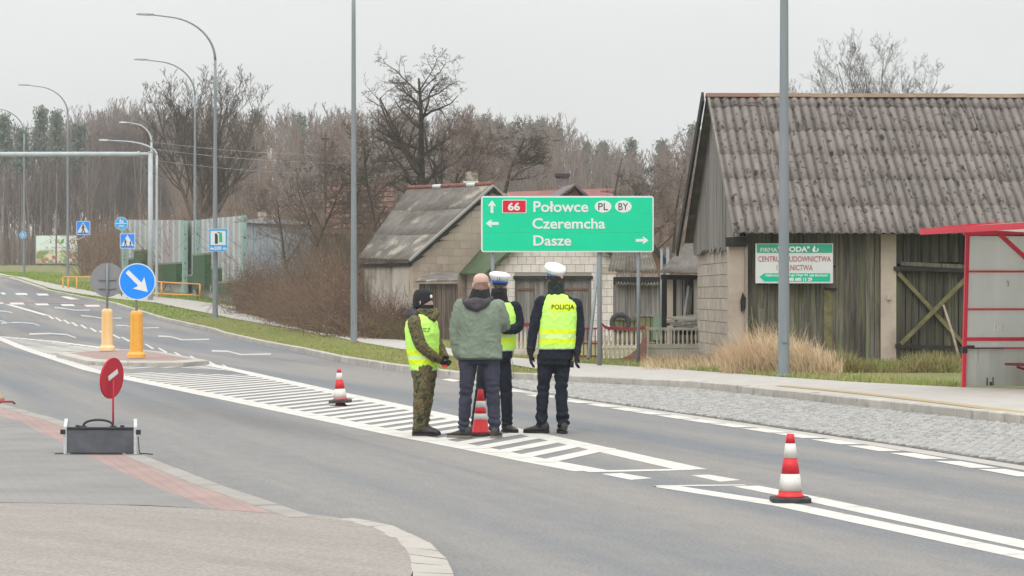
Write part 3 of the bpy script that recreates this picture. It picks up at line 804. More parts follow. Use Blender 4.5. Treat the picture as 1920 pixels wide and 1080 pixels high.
# fuel station sign on lamp 3
Y = 111.6; S = Y/F; x0, x1, z0, z1 = X(391.5, Y), X(426.5, Y), Z(471.5, Y), Z(429, Y)
t = thing('fuel_station_sign', 'blue fuel pump sign with 500 m text on the curved lamp post', 'road sign', ((x0+x1)/2, Y, z0))
plate(t, rrect(x0, x1, z0, z1, .02), Y, .02, white_p, 'rim'); plate(t, rrect(x0+.012, x1-.012, z0+.012, z1-.012, .02), Y-.005, .006, blue_l, 'face')
plate(t, rrect(x0+3.5*S, x1-3.5*S, Z(459.5, Y), Z(433, Y), .015), Y-.010, .006, white_p, 'white_panel')
plate(t, [(X(403, Y), Z(457, Y)), (X(408.5, Y), Z(457, Y)), (X(408.5, Y), Z(441, Y)), (X(403, Y), Z(441, Y))], Y-.016, .006, black_p, 'black_pump')
plate(t, disc(X(405, Y), Z(440, Y), 2.6*S, 0, 0, 10), Y-.018, .004, black_p, 'black_pump')
plate(t, [(X(411, Y), Z(454, Y)), (X(417, Y), Z(454, Y)), (X(416, Y), Z(436, Y)), (X(411, Y), Z(436, Y))], Y-.016, .006, green_dark, 'green_pump')
plate(t, [(X(408, Y), Z(437, Y)), (X(411.5, Y), Z(437, Y)), (X(411.5, Y), Z(435, Y)), (X(408, Y), Z(435, Y))], Y-.018, .006, black_p, 'hose')
lettering('500 m', X(402, Y), X(424.5, Y), Z(469, Y), Z(462, Y), Y-.012, white_p, t, .03)
plate(t, [(X(394, Y), Z(466, Y)), (X(397, Y), Z(462.5, Y)), (X(397, Y), Z(464.5, Y)), (X(401, Y), Z(464.5, Y)), (X(401, Y), Z(468.5, Y)), (X(399, Y), Z(468.5, Y)), (X(399, Y), Z(467, Y)), (X(397, Y), Z(467, Y)), (X(397, Y), Z(469, Y))], Y-.012, .004, white_p, 'turn_arrow')

# ------------------------------------------------------------------ the big green direction sign
Y = 52.2
def SX(c): return X(890+c/5.486, Y)
def SZ(c): return Z(355+c/5.486, Y)
ds = thing('direction_sign', 'large green direction board reading Połowce, Czeremcha and Dasze on grey posts', 'direction sign', (SX(950), Y, VG))
plate(ds, rrect(SX(66), SX(1842), SZ(646), SZ(68), .05), Y, .03, white_p, 'border')
rows_ = [(84, 250), (251.5, 440), (441.5, 632)]
for i, (a, b) in enumerate(rows_):
    o = plate(ds, [(SX(82), SZ(b)), (SX(1828), SZ(b)), (SX(1828), SZ(a)), (SX(82), SZ(a))], Y-.006-.0006*(i == 1), .01, green_p, 'panel')
plate(ds, rrect(SX(282), SX(533), SZ(245), SZ(107), .02), Y-.010, .006, white_p, 'number_border')
plate(ds, rrect(SX(290), SX(525), SZ(238), SZ(115), .015), Y-.013, .006, red_p, 'number_plate')
lettering('66', SX(342), SX(466), SZ(219), SZ(136), Y-.016, white_p, ds, .03)
lettering('Połowce', SX(604), SX(1168), SZ(235), SZ(122), Y-.012, white_p, ds, .018)
lettering('Czeremcha', SX(594), SX(1343), SZ(406), SZ(296), Y-.012, white_p, ds, .018)
lettering('Dasze', SX(604), SX(994), SZ(580), SZ(474), Y-.012, white_p, ds, .018)
for cx_, s in ((1321, 'PL'), (1529, 'BY')):
    e = [(SX(cx_+86*math.cos(a*math.pi/16)), SZ(177+62*math.sin(a*math.pi/16))) for a in range(32)]
    plate(ds, e, Y-.010, .005, white_p, 'oval'); lettering(s, SX(cx_-50), SX(cx_+50), SZ(214), SZ(142), Y-.013, black_p, ds, .005)
def arrow_pts(cx, cz, L, Wd, ang):
    P = [(-L/2, .2*Wd), (.12*L, .2*Wd), (-.0*L, .5*Wd), (.12*L, .5*Wd), (L/2, 0)]
    P = P+[(x, -z) for x, z in reversed(P[:-1])]; c, s = math.cos(ang), math.sin(ang)
    return [(cx+x*c-z*s, cz+x*s+z*c) for x, z in P]
U = Y/F/5.486
plate(ds, arrow_pts(SX(178), SZ(178), 133*U, 72*U, math.pi/2), Y-.010, .005, white_p, 'arrow')
plate(ds, arrow_pts(SX(181), SZ(351), 132*U, 76*U, math.pi), Y-.010, .005, white_p, 'arrow')
plate(ds, arrow_pts(SX(1723), SZ(525), 133*U, 72*U, 0), Y-.010, .005, white_p, 'arrow')
for px_, w_, by in ((924, 7.5, 680), (1124, 9, 681), (1197, 7, 683)):
    mb = MB(); x_ = X(px_, Y+.1); mb.tube([(x_, Y+.1, VG-.2), (x_, Y+.1, SZ(90))], w_*Y/F/2, 12); mb.build('post', galv, ds, smooth=True)
lp = thing('leaning_pole', 'thin grey pole leaning behind the middle sign post', 'pole', tuple(W(1103, 668, 54)))
mb = MB(); mb.tube([W(1103, 672, 54), W(1123, 478, 56)], .036, 10); mb.build('shaft', galv, lp, smooth=True)
mb = MB(); mb.tube([W(1122.6, 481, 55.9), W(1123.2, 475, 56)], .045, 10); mb.build('cap', galv, lp)

# ------------------------------------------------------------------ traffic cones
cone_red = mat('cone_red', (.66, .020, .030), (.58, .022, .032), rough=.5, scale=8, spec=.4, c3=(.42, .05, .045), s3=14, lo3=.6, hi3=.75); cone_white = mat('cone_reflective', (.72, .70, .66), (.60, .58, .54), rough=.5, scale=10)
rubber = mat('black_rubber', (.035, .035, .037), (.06, .058, .055), rough=.8, scale=12)
def cone(px, py, Hpx, label, bands, tilt=0.0, stub=False, bw=74/130):
    P = G(px, py, .004); Y = P.y; H = Hpx*Y/F; t = thing('traffic_cone', label, 'traffic cone', tuple(P), 'red and white traffic cones'); 
    b = H*bw/2; zb = .045 if stub else 0
    th = H*.075
    mb = MB()
    rr = []
    for z, k in ((zb, 1), (zb+th*.8, 1), (zb+th, .96)):
        q = b*k; c = q*.25; rr.append([(P.x+x, Y+y, z) for x, y in ((-q, -q+c), (-q+c, -q), (q-c, -q), (q, -q+c), (q, q-c), (q-c, q), (-q+c, q), (-q, q-c))])
    mb.loft(rr); bo = mb.build('base', rubber, t)
    r0, r1 = H*.185, H*.052; z0, z1 = zb+th, H
    f = lambda z: r0+(r1-r0)*(z-z0)/(z1-z0)
    for a, e, m in bands:
        za, ze = z0+(z1-z0)*a, z0+(z1-z0)*e; mb = MB(); ex = .0015 if m is cone_white else 0
        if a == 0: mb.lathe([(f(za)*1.12, za), (f(za)*1.1, za+.012), (f(za+.02), za+.02), (f(ze)+ex, ze)], (P.x, Y, 0), 24, cap=True)
        else: mb.lathe([(f(za)+ex, za), (f(ze)+ex, ze)], (P.x, Y, 0), 24, cap=True)
        o = mb.build('band', m, t, smooth=False)
        for p in o.data.polygons: p.use_smooth = abs(p.normal.z) < .9
    if stub:
        mb = MB(); mb.lathe([(b*.62, 0), (b*.36, .04), (b*.30, .05)], (P.x, Y, 0), 20); mb.build('stub', smat('dark_red_plastic', (.30, .02, .03)), t)
    return t
R_, W_ = cone_red, cone_white
B5 = [(0, .10, R_), (.10, .37, W_), (.37, .62, R_), (.62, .85, W_), (.85, 1, R_)]
cone(1482, 940.5, 128, 'nearest traffic cone, alone between the white lines at right', B5)
c2 = cone(638.5, 760.5, 69, 'small distant traffic cone on the hatched area, black base propped up', [(0, .04, R_), (.04, .36, W_), (.36, .65, R_), (.65, .88, W_), (.88, 1, R_)], stub=True, bw=42/69)
c2.rotation_euler = (0, math.radians(-2.5), 0)
cone(901, 817, 88, 'traffic cone between the legs of the man in the green jacket', [(0, .30, R_), (.30, .44, W_), (.44, .58, R_), (.58, .73, W_), (.73, 1, R_)], bw=46/88)

# ------------------------------------------------------------------ equipment case with the red paddle
case_m = mat('case_panel', A(96,99,106,.9), A(78,80,86,.9), rough=.6, scale=6, spec=.4); alu = mat('aluminium_edge', (.55, .56, .57), (.42, .43, .44), rough=.35, spec=.6, scale=30)
case_top = mat('case_top', A(166,166,168,.45), A(150,150,154,.45), rough=.5, scale=5); blk = smat('black_plastic', (.025, .025, .027), rough=.45)
Y = 23.85; zz = .078; S = Y/F
cs = thing('equipment_case', 'open grey metal edged equipment case standing on the pavement edge', 'case', (X(188, Y), Y, zz))
ang = math.radians(-4); ca, sa = math.cos(ang), math.sin(ang)
def cp(u, v, z): return (X(188, Y)+u*ca-v*.14, Y+u*sa+v*.99, zz+z)
HW, HD, HH = 75*S*.93, .30, .235; DP = .36
def cbox(u0, u1, v0, v1, z0, z1, m, name, tilt=0):
    mb = MB(); mb.loft([[cp(u0, v0, z0), cp(u1, v0, z0), cp(u1, v1, z0), cp(u0, v1, z0)], [cp(u0, v0+tilt, z1), cp(u1, v0+tilt, z1), cp(u1, v1+tilt, z1), cp(u0, v1+tilt, z1)]])
    o = mb.build(name, m, cs); bevel(o, .004); return o
cbox(-HW+.03, HW-.03, 0, .012, .012, HH, case_m, 'front_panel', .0)
cbox(-HW+.03, HW-.03, DP-.01, DP+.002, .012, HH+.04, case_m, 'back_panel')
cbox(-HW+.012, -HW+.02, .012, DP-.01, .012, HH, case_m, 'side_panel'); cbox(HW-.02, HW-.012, .012, DP-.01, .012, HH, case_m, 'side_panel')
mb = MB(); q = [cp(-HW+.03, .02, HH-.004), cp(HW-.03, .02, HH-.004), cp(HW-.03, DP, HH+.05), cp(-HW+.03, DP, HH+.05)]; mb.loft([[tuple(v) for v in q], [(v[0], v[1], v[2]-.012) for v in q]]); mb.build('lid', case_top, cs)
for u in (-HW, HW-.03):
    cbox(u, u+.03, -.006, .016, .0, HH+.012, alu, 'corner_edge'); mb = MB(); mb.bar(cp(u+.015, .018, HH+.002), cp(u+.015, DP+.01, HH+.056), .03, .024); mb.build('top_edge', alu, cs)
cbox(-HW+.032, HW-.032, -.010, .020, HH-.012, HH+.010, blk, 'front_rail'); cbox(-HW+.03, HW-.03, -.008, .014, -.0, .010, blk, 'bottom_rail')
for u in (-HW-.03, HW-.01): cbox(u, u+.045, -.02, .02, HH-.055, HH-.012, blk, 'corner_cap')
for u in (-.40*HW*2+.06, .39*HW*2-.06): cbox(u-.02, u+.02, .02, .05, HH+.006, HH+.026, blk, 'latch')
mb = MB(); hp = []
for i in range(13):
    a = math.pi*i/12; hp.append(cp(-.02-.135*math.cos(a), .12, HH+.008+.062*math.sin(a)**.8))
mb.tube(hp, .011, 8); mb.build('handle', blk, cs, smooth=True)
for u in (-.12, .09):
    cbox(u*1.3-.03, u*1.3+.03, .09, .14, HH-.005, HH+.018, blk, 'handle_mount')
cbox(-.30, -.27, -.018, -.010, .0, .014, mat('tape', A(200,190,160,.5)), 'tape'); cbox(.20, .23, -.018, -.010, .0, .014, mat('tape', A(200,190,160,.5)), 'tape')
st_ = MB()
st_.tube([cp(HW+.01, .0, .16), cp(HW+.02, -.01, .03), cp(HW+.03, -.02, .012), cp(HW+.09, -.02, .010), cp(HW+.14, -.10, .008)], .006, 6); st_.build('strap', blk, cs, smooth=True)
st_ = MB(); st_.tube([cp(-HW-.08, .02, .005), cp(-HW+.0, .02, .006), cp(-HW+.05, -.012, .005)], .005, 6); st_.build('strap', blk, cs, smooth=True)
# the paddle stands in the case
pd = thing('stop_paddle', 'round red hand paddle with a short white bar standing upright in the case', 'stop paddle', cp(.115, .20, HH+.02))
red_pd = mat('paddle_red', (.50, .012, .035), (.44, .012, .03), rough=.45, scale=5, spec=.4)
Yp = Y+.20; bx_ = X(213, Yp)
mb = MB(); mb.tube([(bx_, Yp-.03, zz+HH-.02), (bx_, Yp-.03, Z(712, Yp))], .0085, 10); mb.build('handle', red_pd, pd, smooth=True)
cx_, cz_ = X(209.5, Yp), Z(709, Yp); r_ = 38.8*Yp/F; yaw = math.radians(66)
ux = Vector((math.cos(yaw), math.sin(yaw), 0)); uz = Vector((0.10, 0, 1)); uz = (uz-ux*uz.dot(ux)).normalized(); un = ux.cross(uz).normalized()
c0 = Vector((cx_, Yp, cz_))
def dring(r, off, n=36): return [tuple(c0+ux*r*math.cos(2*math.pi*k/n)+uz*r*math.sin(2*math.pi*k/n)+un*off) for k in range(n)]
mb = MB(); mb.loft([dring(r_*.99, -.009), dring(r_, -.006), dring(r_, .006), dring(r_*.99, .009)]); mb.build('disc', red_pd, pd)
sg = -1 if un.y > 0 else 1
mb = MB(); c1 = c0+un*sg*.012+uz*.03+ux*(-.0)
b1 = (ux*math.cos(.42)+uz*math.sin(.42)); b2 = (uz*math.cos(.42)-ux*math.sin(.42)); mb.obox(c1, b1, b2, un, r_*.42, .022, .002); mb.build('white_bar', white_p, pd)
# red baton tip and tan bundle at the frame's left edge
P = G(-6, 757, .08)
bt = thing('red_baton', 'red stick with black tip lying on the kerb at the left frame edge', 'baton', tuple(P)); S = P.y/F
mb = MB(); mb.tube([(X(-30, P.y), P.y, Z(757, P.y)+.03), (X(24, P.y), P.y, Z(756, P.y)+.02)], .013, 10); mb.build('stick', red_pd, bt, smooth=True)
mb = MB(); mb.tube([(X(23, P.y), P.y, Z(756, P.y)+.02), (X(28.5, P.y), P.y, Z(759, P.y)+.012)], .012, 10); mb.build('tip', blk, bt)
tb = thing('tan_bundle', 'small rounded tan bundle resting behind the red stick at the left frame edge', 'bundle', (P.x, P.y+.06, P.z))
mb = MB(); mb.ball((X(-6, P.y), P.y+.07, Z(748, P.y)), .09, .06, .062, 16, 10); mb.build('cover', mat('tan_cloth', A(222,190,166,.6), A(205,170,146,.6), rough=.9, scale=20), tb, smooth=True)
mb = MB(); mb.tube([(X(-12, P.y), P.y+.07, Z(740, P.y)), (X(-14, P.y), P.y+.07, Z(735, P.y))], .02, 8); mb.build('knot', mat('tan_cloth', (0, 0, 0)), tb)

# ------------------------------------------------------------------ noise barrier
nb_glass = mat('barrier_panel', A(176,184,187,.78), A(160,166,170,.78), rough=.35, scale=1.5, spec=.6, stretch=(1, 1, .4), c3=A(176,164,156,.78), s3=.6, lo3=.52, hi3=.7)
nb_post = mat('barrier_post', A(166,196,184,.80), A(154,184,172,.80), rough=.5, scale=4); nb_white = mat('barrier_plinth', A(222,224,220,.6), A(200,200,196,.6), rough=.8, scale=2)
nb_green = mat('barrier_green', A(64,104,66,.8), A(54,90,58,.8), rough=.8, scale=3); nb_rib = mat('barrier_rib', A(208,216,216,.85), rough=.5)
def barrier(name, label, pa, pb, Ya, Yb, ta, tb_, n, boxes, pink=None):
    a = Vector((X(pa[0], Ya), Ya, Z(pa[1], Ya))); b = Vector((X(pb[0], Yb), Yb, Z(pb[1], Yb)))
    za, zb = Z(ta, Ya), Z(tb_, Yb); t = thing(name, label, 'noise barrier', tuple((a+b)/2), 'transparent noise barriers with green blocks')
    d = (b-a); dx = Vector((d.x, d.y, 0)).normalized(); nr = Vector((-dx.y, dx.x, 0)); nr = nr if nr.y > 0 else -nr
    def P(u, v=0.0): p = a.lerp(b, u)+nr*v; return p
    for i in range(n):
        u0, u1 = i/n, (i+1)/n; p, q = P(u0+.004), P(u1-.004); z0 = p.z+.55; z1 = q.z+.55; t0 = za+(zb-za)*u0; t1 = za+(zb-za)*u1
        mb = MB(); f0 = [p+Vector((0,0,.5)), q+Vector((0,0,.5)), Vector((q.x, q.y, t1)), Vector((p.x, p.y, t0))]
        mb.loft([[tuple(v) for v in f0], [tuple(v+nr*.04) for v in f0]]); mb.build('panel', nb_glass if not (pink and i in pink) else mat('barrier_pink', A(196,160,164,.75), A(170,168,170,.75), rough=.4, scale=.8), t)
        mb = MB(); pp = P(u0, -.05); mb.obox((pp.x, pp.y, (pp.z+t0)/2+.25), dx, nr, (0, 0, 1), .05, .05, (t0-pp.z)/2-.25); mb.build('rib', nb_rib, t)
    mb = MB(); p, q = P(0, -.06), P(1, -.06)
    mb.loft([[(v.x+w_.x, v.y+w_.y, v.z-.4) for v, w_ in ((p, Vector()), (q, Vector()), (q, nr*.2), (p, nr*.2))], [(v.x+w_.x, v.y+w_.y, v.z+.6) for v, w_ in ((p, Vector()), (q, Vector()), (q, nr*.2), (p, nr*.2))]])
    mb.build('plinth', nb_white, t)
    for u in (0, 1):
        pp = P(u, -.1); tz = za if u == 0 else zb
        mb = MB(); mb.obox((pp.x, pp.y, (pp.z-.3+tz)/2), dx, nr, (0, 0, 1), .17, .12, (tz-pp.z+.3)/2); mb.build('post', nb_post, t)
        for k in range(5):
            mb = MB(); z_ = pp.z+.8+k*.8; mb.obox((pp.x+.02, pp.y-.13, z_), dx, nr, (0, 0, 1), .05, .02, .06); mb.build('bolt', black_p, t)
    for x0, x1, y0, y1 in boxes:
        u0 = (x0-pa[0])/(pb[0]-pa[0]); u1 = (x1-pa[0])/(pb[0]-pa[0]); p, q = P(u0, -.35), P(u1, -.35); Ym = (p.y+q.y)/2
        zt, z0 = Z(y0, Ym), Z(y1, Ym)
        mb = MB(); mb.loft([[(v.x, v.y, z0) for v in (p, q, q+nr*.34, p+nr*.34)], [(v.x, v.y, zt) for v in (p, q, q+nr*.34, p+nr*.34)]]); mb.build('green_block', nb_green, t)
        mb = MB(); mb.loft([[(v.x, v.y, zt) for v in (p-nr*.02, q-nr*.02, q+nr*.34, p+nr*.34)], [(v.x, v.y, zt+.10) for v in (p-nr*.02, q-nr*.02, q+nr*.34, p+nr*.34)]]); mb.build('block_cap', mat('block_cap', A(150,160,140,.7)), t)
barrier('noise_barrier', 'nearer noise barrier section beside the bushes, grey panels and three dark green blocks', (374, 550), (462, 572), 144, 127, 412, 404, 9,
        [(373, 398, 479, 543), (411, 423, 505, 548), (423, 455, 531, 551)])
barrier('noise_barrier', 'farther noise barrier section behind the crossing poles with pink graffiti', (236, 536), (350, 548), 164, 147, 412, 413, 11,
        [(249, 264, 487, 505), (264, 279, 471, 503), (296, 343, 496, 528)], pink=(7, 8))
barrier('noise_barrier', 'narrow recessed noise barrier piece between the two long sections', (352, 548), (374, 549), 148, 146, 414, 414, 2, [(352, 373, 518, 533)])

# ------------------------------------------------------------------ orange railings
or_m = mat('orange_paint', (.80, .36, .09), (.74, .33, .09), rough=.5, scale=3)
def railing(pts, label):
    t = thing('railing', label, 'railing', tuple(W(pts[0][0], pts[0][2], pts[0][3])), 'orange railings at the crossing')
    for (xa, ta, ba, Ya), (xb, tb_, bb, Yb) in zip(pts, pts[1:]):
        for k, nm in ((0, 'rail'), (.88, 'rail')):
            mb = MB(); mb.tube([W(xa, ta+(ba-ta)*k, Ya), W(xb, tb_+(bb-tb_)*k, Yb)], .035, 8); mb.build(nm, or_m, t, smooth=True)
    for xa, ta, ba, Ya in pts:
        mb = MB(); mb.tube([W(xa, ta, Ya), W(xa, ba+3, Ya)], .045, 8); mb.build('post', or_m, t, smooth=True)
railing([(118, 519, 545, 156), (128, 519, 545, 155), (144, 519.5, 549, 153), (182, 520, 548, 152), (205, 522, 549, 150)], 'orange tube railing below the billboard, left of the round signs')
railing([(280, 526.5, 552, 139), (303, 529, 554, 138), (375, 533, 557, 137)], 'orange tube railing right of the blue arrow sign')

# ------------------------------------------------------------------ billboard
Y = 300.; x0, x1 = X(67, Y), X(145, Y); z0, z1 = Z(494, Y), Z(441.5, Y)
bb = thing('billboard', 'pale green advertising billboard with colourful fruit print and a round red badge', 'billboard', ((x0+x1)/2, Y, h(Y)))
mb = MB(); mb.box(x0, x1, Y, Y+.3, z0, z1); mb.build('panel', mat('billboard_back', A(214,228,216,.85), rough=.6), bb)
import colorsys
pm = bpy.data.materials.new('billboard_print'); pm.use_nodes = True; N, Lk = pm.node_tree.nodes, pm.node_tree.links
tc = N.new('ShaderNodeTexCoord'); vo = N.new('ShaderNodeTexVoronoi'); vo.inputs['Scale'].default_value = 2.2; Lk.new(tc.outputs['Object'], vo.inputs[0])
sp = N.new('ShaderNodeSeparateXYZ'); Lk.new(tc.outputs['Object'], sp.inputs[0])
cr = N.new('ShaderNodeValToRGB'); cr.color_ramp.interpolation = 'CONSTANT'; e = cr.color_ramp.elements; e[0].color = (*A(224,206,190,.85), 1); e[1].position = .2; e[1].color = (*A(205,110,96,.85), 1)
for p_, c_ in ((.36, A(190,215,150,.85)), (.5, A(235,225,205,.85)), (.64, A(130,165,100,.85)), (.8, A(225,175,130,.85))): q = e.new(p_); q.color = (*c_, 1)
Lk.new(vo.outputs['Color'], cr.inputs[0])
mr = N.new('ShaderNodeMapRange'); zm = z0-h(Y); hh_ = z1-z0; mr.inputs['From Min'].default_value = zm+.42*hh_; mr.inputs['From Max'].default_value = zm+.54*hh_; Lk.new(sp.outputs['Z'], mr.inputs['Value'])
mx = N.new('ShaderNodeMix'); mx.data_type = 'RGBA'; Lk.new(mr.outputs[0], mx.inputs[0]); Lk.new(cr.outputs[0], mx.inputs[6]); mx.inputs[7].default_value = (*A(226,240,232,1.0), 1)
Lk.new(mx.outputs[2], N['Principled BSDF'].inputs['Base Color']); N['Principled BSDF'].inputs['Roughness'].default_value = .6
mb = MB(); mb.box(x0+.08, x1-.08, Y-.03, Y-.002, z0+.08, z1-.08); mb.build('print', pm, bb)
plate(bb, disc(X(136, Y), Z(452, Y), 5.2*Y/F, 0, 0, 20), Y-.05, .018, mat('badge_red', A(205,90,100,.8)), 'badge')
strokes(X(133, Y), X(139.5, Y), Z(455, Y), Z(449, Y), Y-.055, white_p, bb, 3)
strokes(X(94, Y), X(113, Y), Z(456, Y), Z(448.5, Y), Y-.036, mat('bill_brown', A(206,180,140,.8)), bb, 6, 2)
strokes(X(86, Y), X(124, Y), Z(466, Y), Z(462, Y), Y-.036, mat('bill_pink', A(214,186,180,.8)), bb, 14, 3)
plate(bb, [(X(112, Y), Z(458, Y)), (X(119, Y), Z(456, Y)), (X(121, Y), Z(447, Y)), (X(115, Y), Z(450, Y))], Y-.04, .008, mat('leaf_print', A(120,180,90,.8)), 'leaf_print')
for px_ in (72, 104, 139):
    mb = MB(); mb.box(X(px_, Y)-.1, X(px_, Y)+.1, Y+.35, Y+.6, h(Y)-.5, z1-.3); mb.build('post', mat('billboard_post', A(170,165,160,.6)), bb)
for px_ in (66, 150):
    mb = MB(); mb.box(X(px_, Y)-.35, X(px_, Y)+.35, Y-.5, Y+.6, h(Y)-.5, Z(497, Y)); mb.build('footing', mat('footing_conc', A(190,186,180,.6)), bb)

# ------------------------------------------------------------------ bus shelter
sh = Vector((X(1806.5, 39.8), 39.8, VG)); t = thing('bus_shelter', 'red framed bus shelter with translucent grey panels and bench at right', 'bus shelter', tuple(sh))
red_s = mat('shelter_red', (.60, .014, .045), (.52, .014, .04), rough=.4, scale=5, spec=.5, c3=(.30, .015, .03), s3=4, lo3=.62, hi3=.75)
pnl = mat('shelter_panel', A(206,207,206,.9), A(194,195,195,.9), rough=.35, scale=2.5, spec=.5, stretch=(2.5, 2.5, .25), c3=A(226,228,226,.9), s3=1.3, lo3=.5, hi3=.72)
pdirt = mat('shelter_panel_low', A(192,194,190,.9), A(216,218,214,.9), rough=.45, scale=3, stretch=(3, 3, .4), c3=A(120,122,112,.62), s3=2.5, lo3=.6, hi3=.75)
e1 = Vector((.985, .17, 0)).normalized(); e2 = Vector((.25, -.97, 0)).normalized()   # along the end wall / along the length towards the viewer
SW = 1.45; SL = 3.4; ZT = Z(437, 39.8)-VG
def sp_(u, v, z): return sh+e1*u+e2*v+Vector((0, 0, z))
def sbar(p, q, w, tt, name='frame_bar'): mb = MB(); mb.bar(p, q, w, tt); return mb.build(name, red_s, t)
PX = 39.8/F
lean_ = 8*PX
for v in (0, SL):
    sbar(sp_(0, v, 0), sp_(lean_ if v == 0 else 0, v, ZT), .055, .055, 'post'); sbar(sp_(SW, v, 0), sp_(SW, v, ZT+.1), .055, .055, 'post')
zr = [(Z(p, 39.8)-VG) for p in (509, 580, 636, 653)]
zr2 = [0]+sorted(zr)+[ZT]
zs = sorted(zr)
for i, z in enumerate(zs):
    th = {0: .022, 1: .055, 2: .03, 3: .03}[i]
    sbar(sp_(.03, .0, z), sp_(SW, .0, z), .03, th, 'cross_bar')
bnd = [0]+zs+[ZT-.03]
for i in range(len(bnd)-1):
    a, b = bnd[i]+.012, bnd[i+1]-.012
    mb = MB(); q = [sp_(.035, -.012, a), sp_(SW-.03, -.012, a), sp_(SW-.03, -.012, b), sp_(.035+lean_*b/ZT, -.012, b)]
    mb.loft([[tuple(p) for p in q], [tuple(p-e2*.012) for p in q]]); mb.build('panel', pdirt if i < 1 else pnl, t)
# long back wall
def translucent(m, f, c):
    N, L = m.node_tree.nodes, m.node_tree.links; tr = N.new('ShaderNodeBsdfTranslucent'); tr.inputs[0].default_value = (*c, 1); mx = N.new('ShaderNodeMixShader'); mx.inputs[0].default_value = f
    L.new(N['Principled BSDF'].outputs[0], mx.inputs[1]); L.new(tr.outputs[0], mx.inputs[2]); L.new(mx.outputs[0], N['Material Output'].inputs[0])
translucent(pnl, .68, (.78, .79, .78)); translucent(pdirt, .5, (.7, .7, .68)); 
for i in range(3):
    v0, v1 = SL*i/3+.03, SL*(i+1)/3-.03; mb = MB(); q = [sp_(SW, v0, .15), sp_(SW, v1, .15), sp_(SW, v1, ZT), sp_(SW, v0, ZT)]
    mb.loft([[tuple(p) for p in q], [tuple(p+e1*.012) for p in q]]); mb.build('panel', pnl, t)
# roof: curved canopy reaching over the road side
rings = []
prof = [(-.60, .0), (-.58, .055), (-.1, .115), (.5, .16), (1.1, .14), (SW+.15, .05), (SW+.15, .0), (.5, .06), (-.1, .03)]
for v in (-.12, SL+.1): rings.append([tuple(sp_(u, v, ZT-.02+z)) for u, z in prof])
mb = MB(); mb.loft(rings); ro = mb.build('roof', mat('shelter_roof', A(226,216,200,.8), A(206,196,182,.8), rough=.5, scale=3), t); translucent(_M['shelter_roof'], .6, (.8, .77, .7))
sbar(sp_(-.61, -.12, ZT+.02), sp_(-.61, SL+.1, ZT+.02), .03, .09, 'roof_edge')
for (ua, za_), (ub, zb_) in zip(prof[:5], prof[1:6]): sbar(sp_(ua, -.14, ZT-.02+za_), sp_(ub, -.14, ZT-.02+zb_), .03, .05, 'roof_edge'); sbar(sp_(ua, SL+.12, ZT-.02+za_), sp_(ub, SL+.12, ZT-.02+zb_), .03, .05, 'roof_edge')
sbar(sp_(.0, .0, ZT+.0), sp_(SW, .0, ZT+.02), .05, .06, 'frame_bar')
for v in (.0, SL*.5, SL):
    sbar(sp_(.55, v-.0 if v else .04, ZT-.02), sp_(SW-.02, v if v else .04, ZT-.78), .05, .06, 'brace')
mb = MB(); mb.obox(sp_(.01, .0, .56), e1, e2, (0, 0, 1), .038, .034, .05); mb.build('joint', blk, t)
mb = MB(); mb.obox(sp_(.10, .0, .605), e1, e2, (0, 0, 1), .06, .032, .02); mb.build('joint', blk, t)
mb = MB(); mb.bar(sp_(.10, .034, zs[0]), sp_(.62, .034, zs[0]), .006, .016); mb.build('worn_strip', blk, t)
# bench
for i in range(3):
    mb = MB(); u = .62+i*.15; mb.bar(sp_(u, .18, Z(683, 39.6)-VG), sp_(u, SL-.3, Z(683, 39.6)-VG), .12, .035); mb.build('seat_slat', mat('bench_wood', (.16, .02, .03), (.11, .02, .025), rough=.5, scale=5), t)
for v in (.3, 1.6, 2.9): sbar(sp_(.70, v, Z(688, 39.6)-VG), sp_(SW-.05, v, .10), .035, .035, 'bench_bracket')
# scrawls on the panel
scr = mat('scrawl_white', (.66, .67, .66)); 
for pts in ([(1863,620),(1866,604),(1872,602),(1870,618)], [(1873,619),(1877,603),(1882,602),(1876,611),(1884,618)], [(1884,602),(1887,610),(1886,618),(1880,619)], [(1866,620),(1878,616)]):
    mb = MB(); mb.tube([W(a, b, 39.75+.17*(X(a, 39.8)-sh.x)) for a, b in pts], .009, 5); mb.build('scrawl', scr, t)
mb = MB(); mb.tube([W(a, b, 39.75+.17*(X(a, 39.8)-sh.x)) for a, b in [(1888,527),(1891,529),(1890,537)]], .012, 5); mb.build('scrawl', mat('scrawl_yellow', A(214,204,150,.6)), t)
for x_, w_, y0 in ((1851, .02, 708), (1858, .035, 716), (1862, .018, 707)):
    a = W(x_, 723, 39.74+.17*(X(x_, 39.8)-sh.x)); b = W(x_, y0, 39.74+.17*(X(x_, 39.8)-sh.x)); mb = MB(); mb.bar(a, b, w_, .004, up=(0, 1, 0)); mb.build('tear', blk, t)
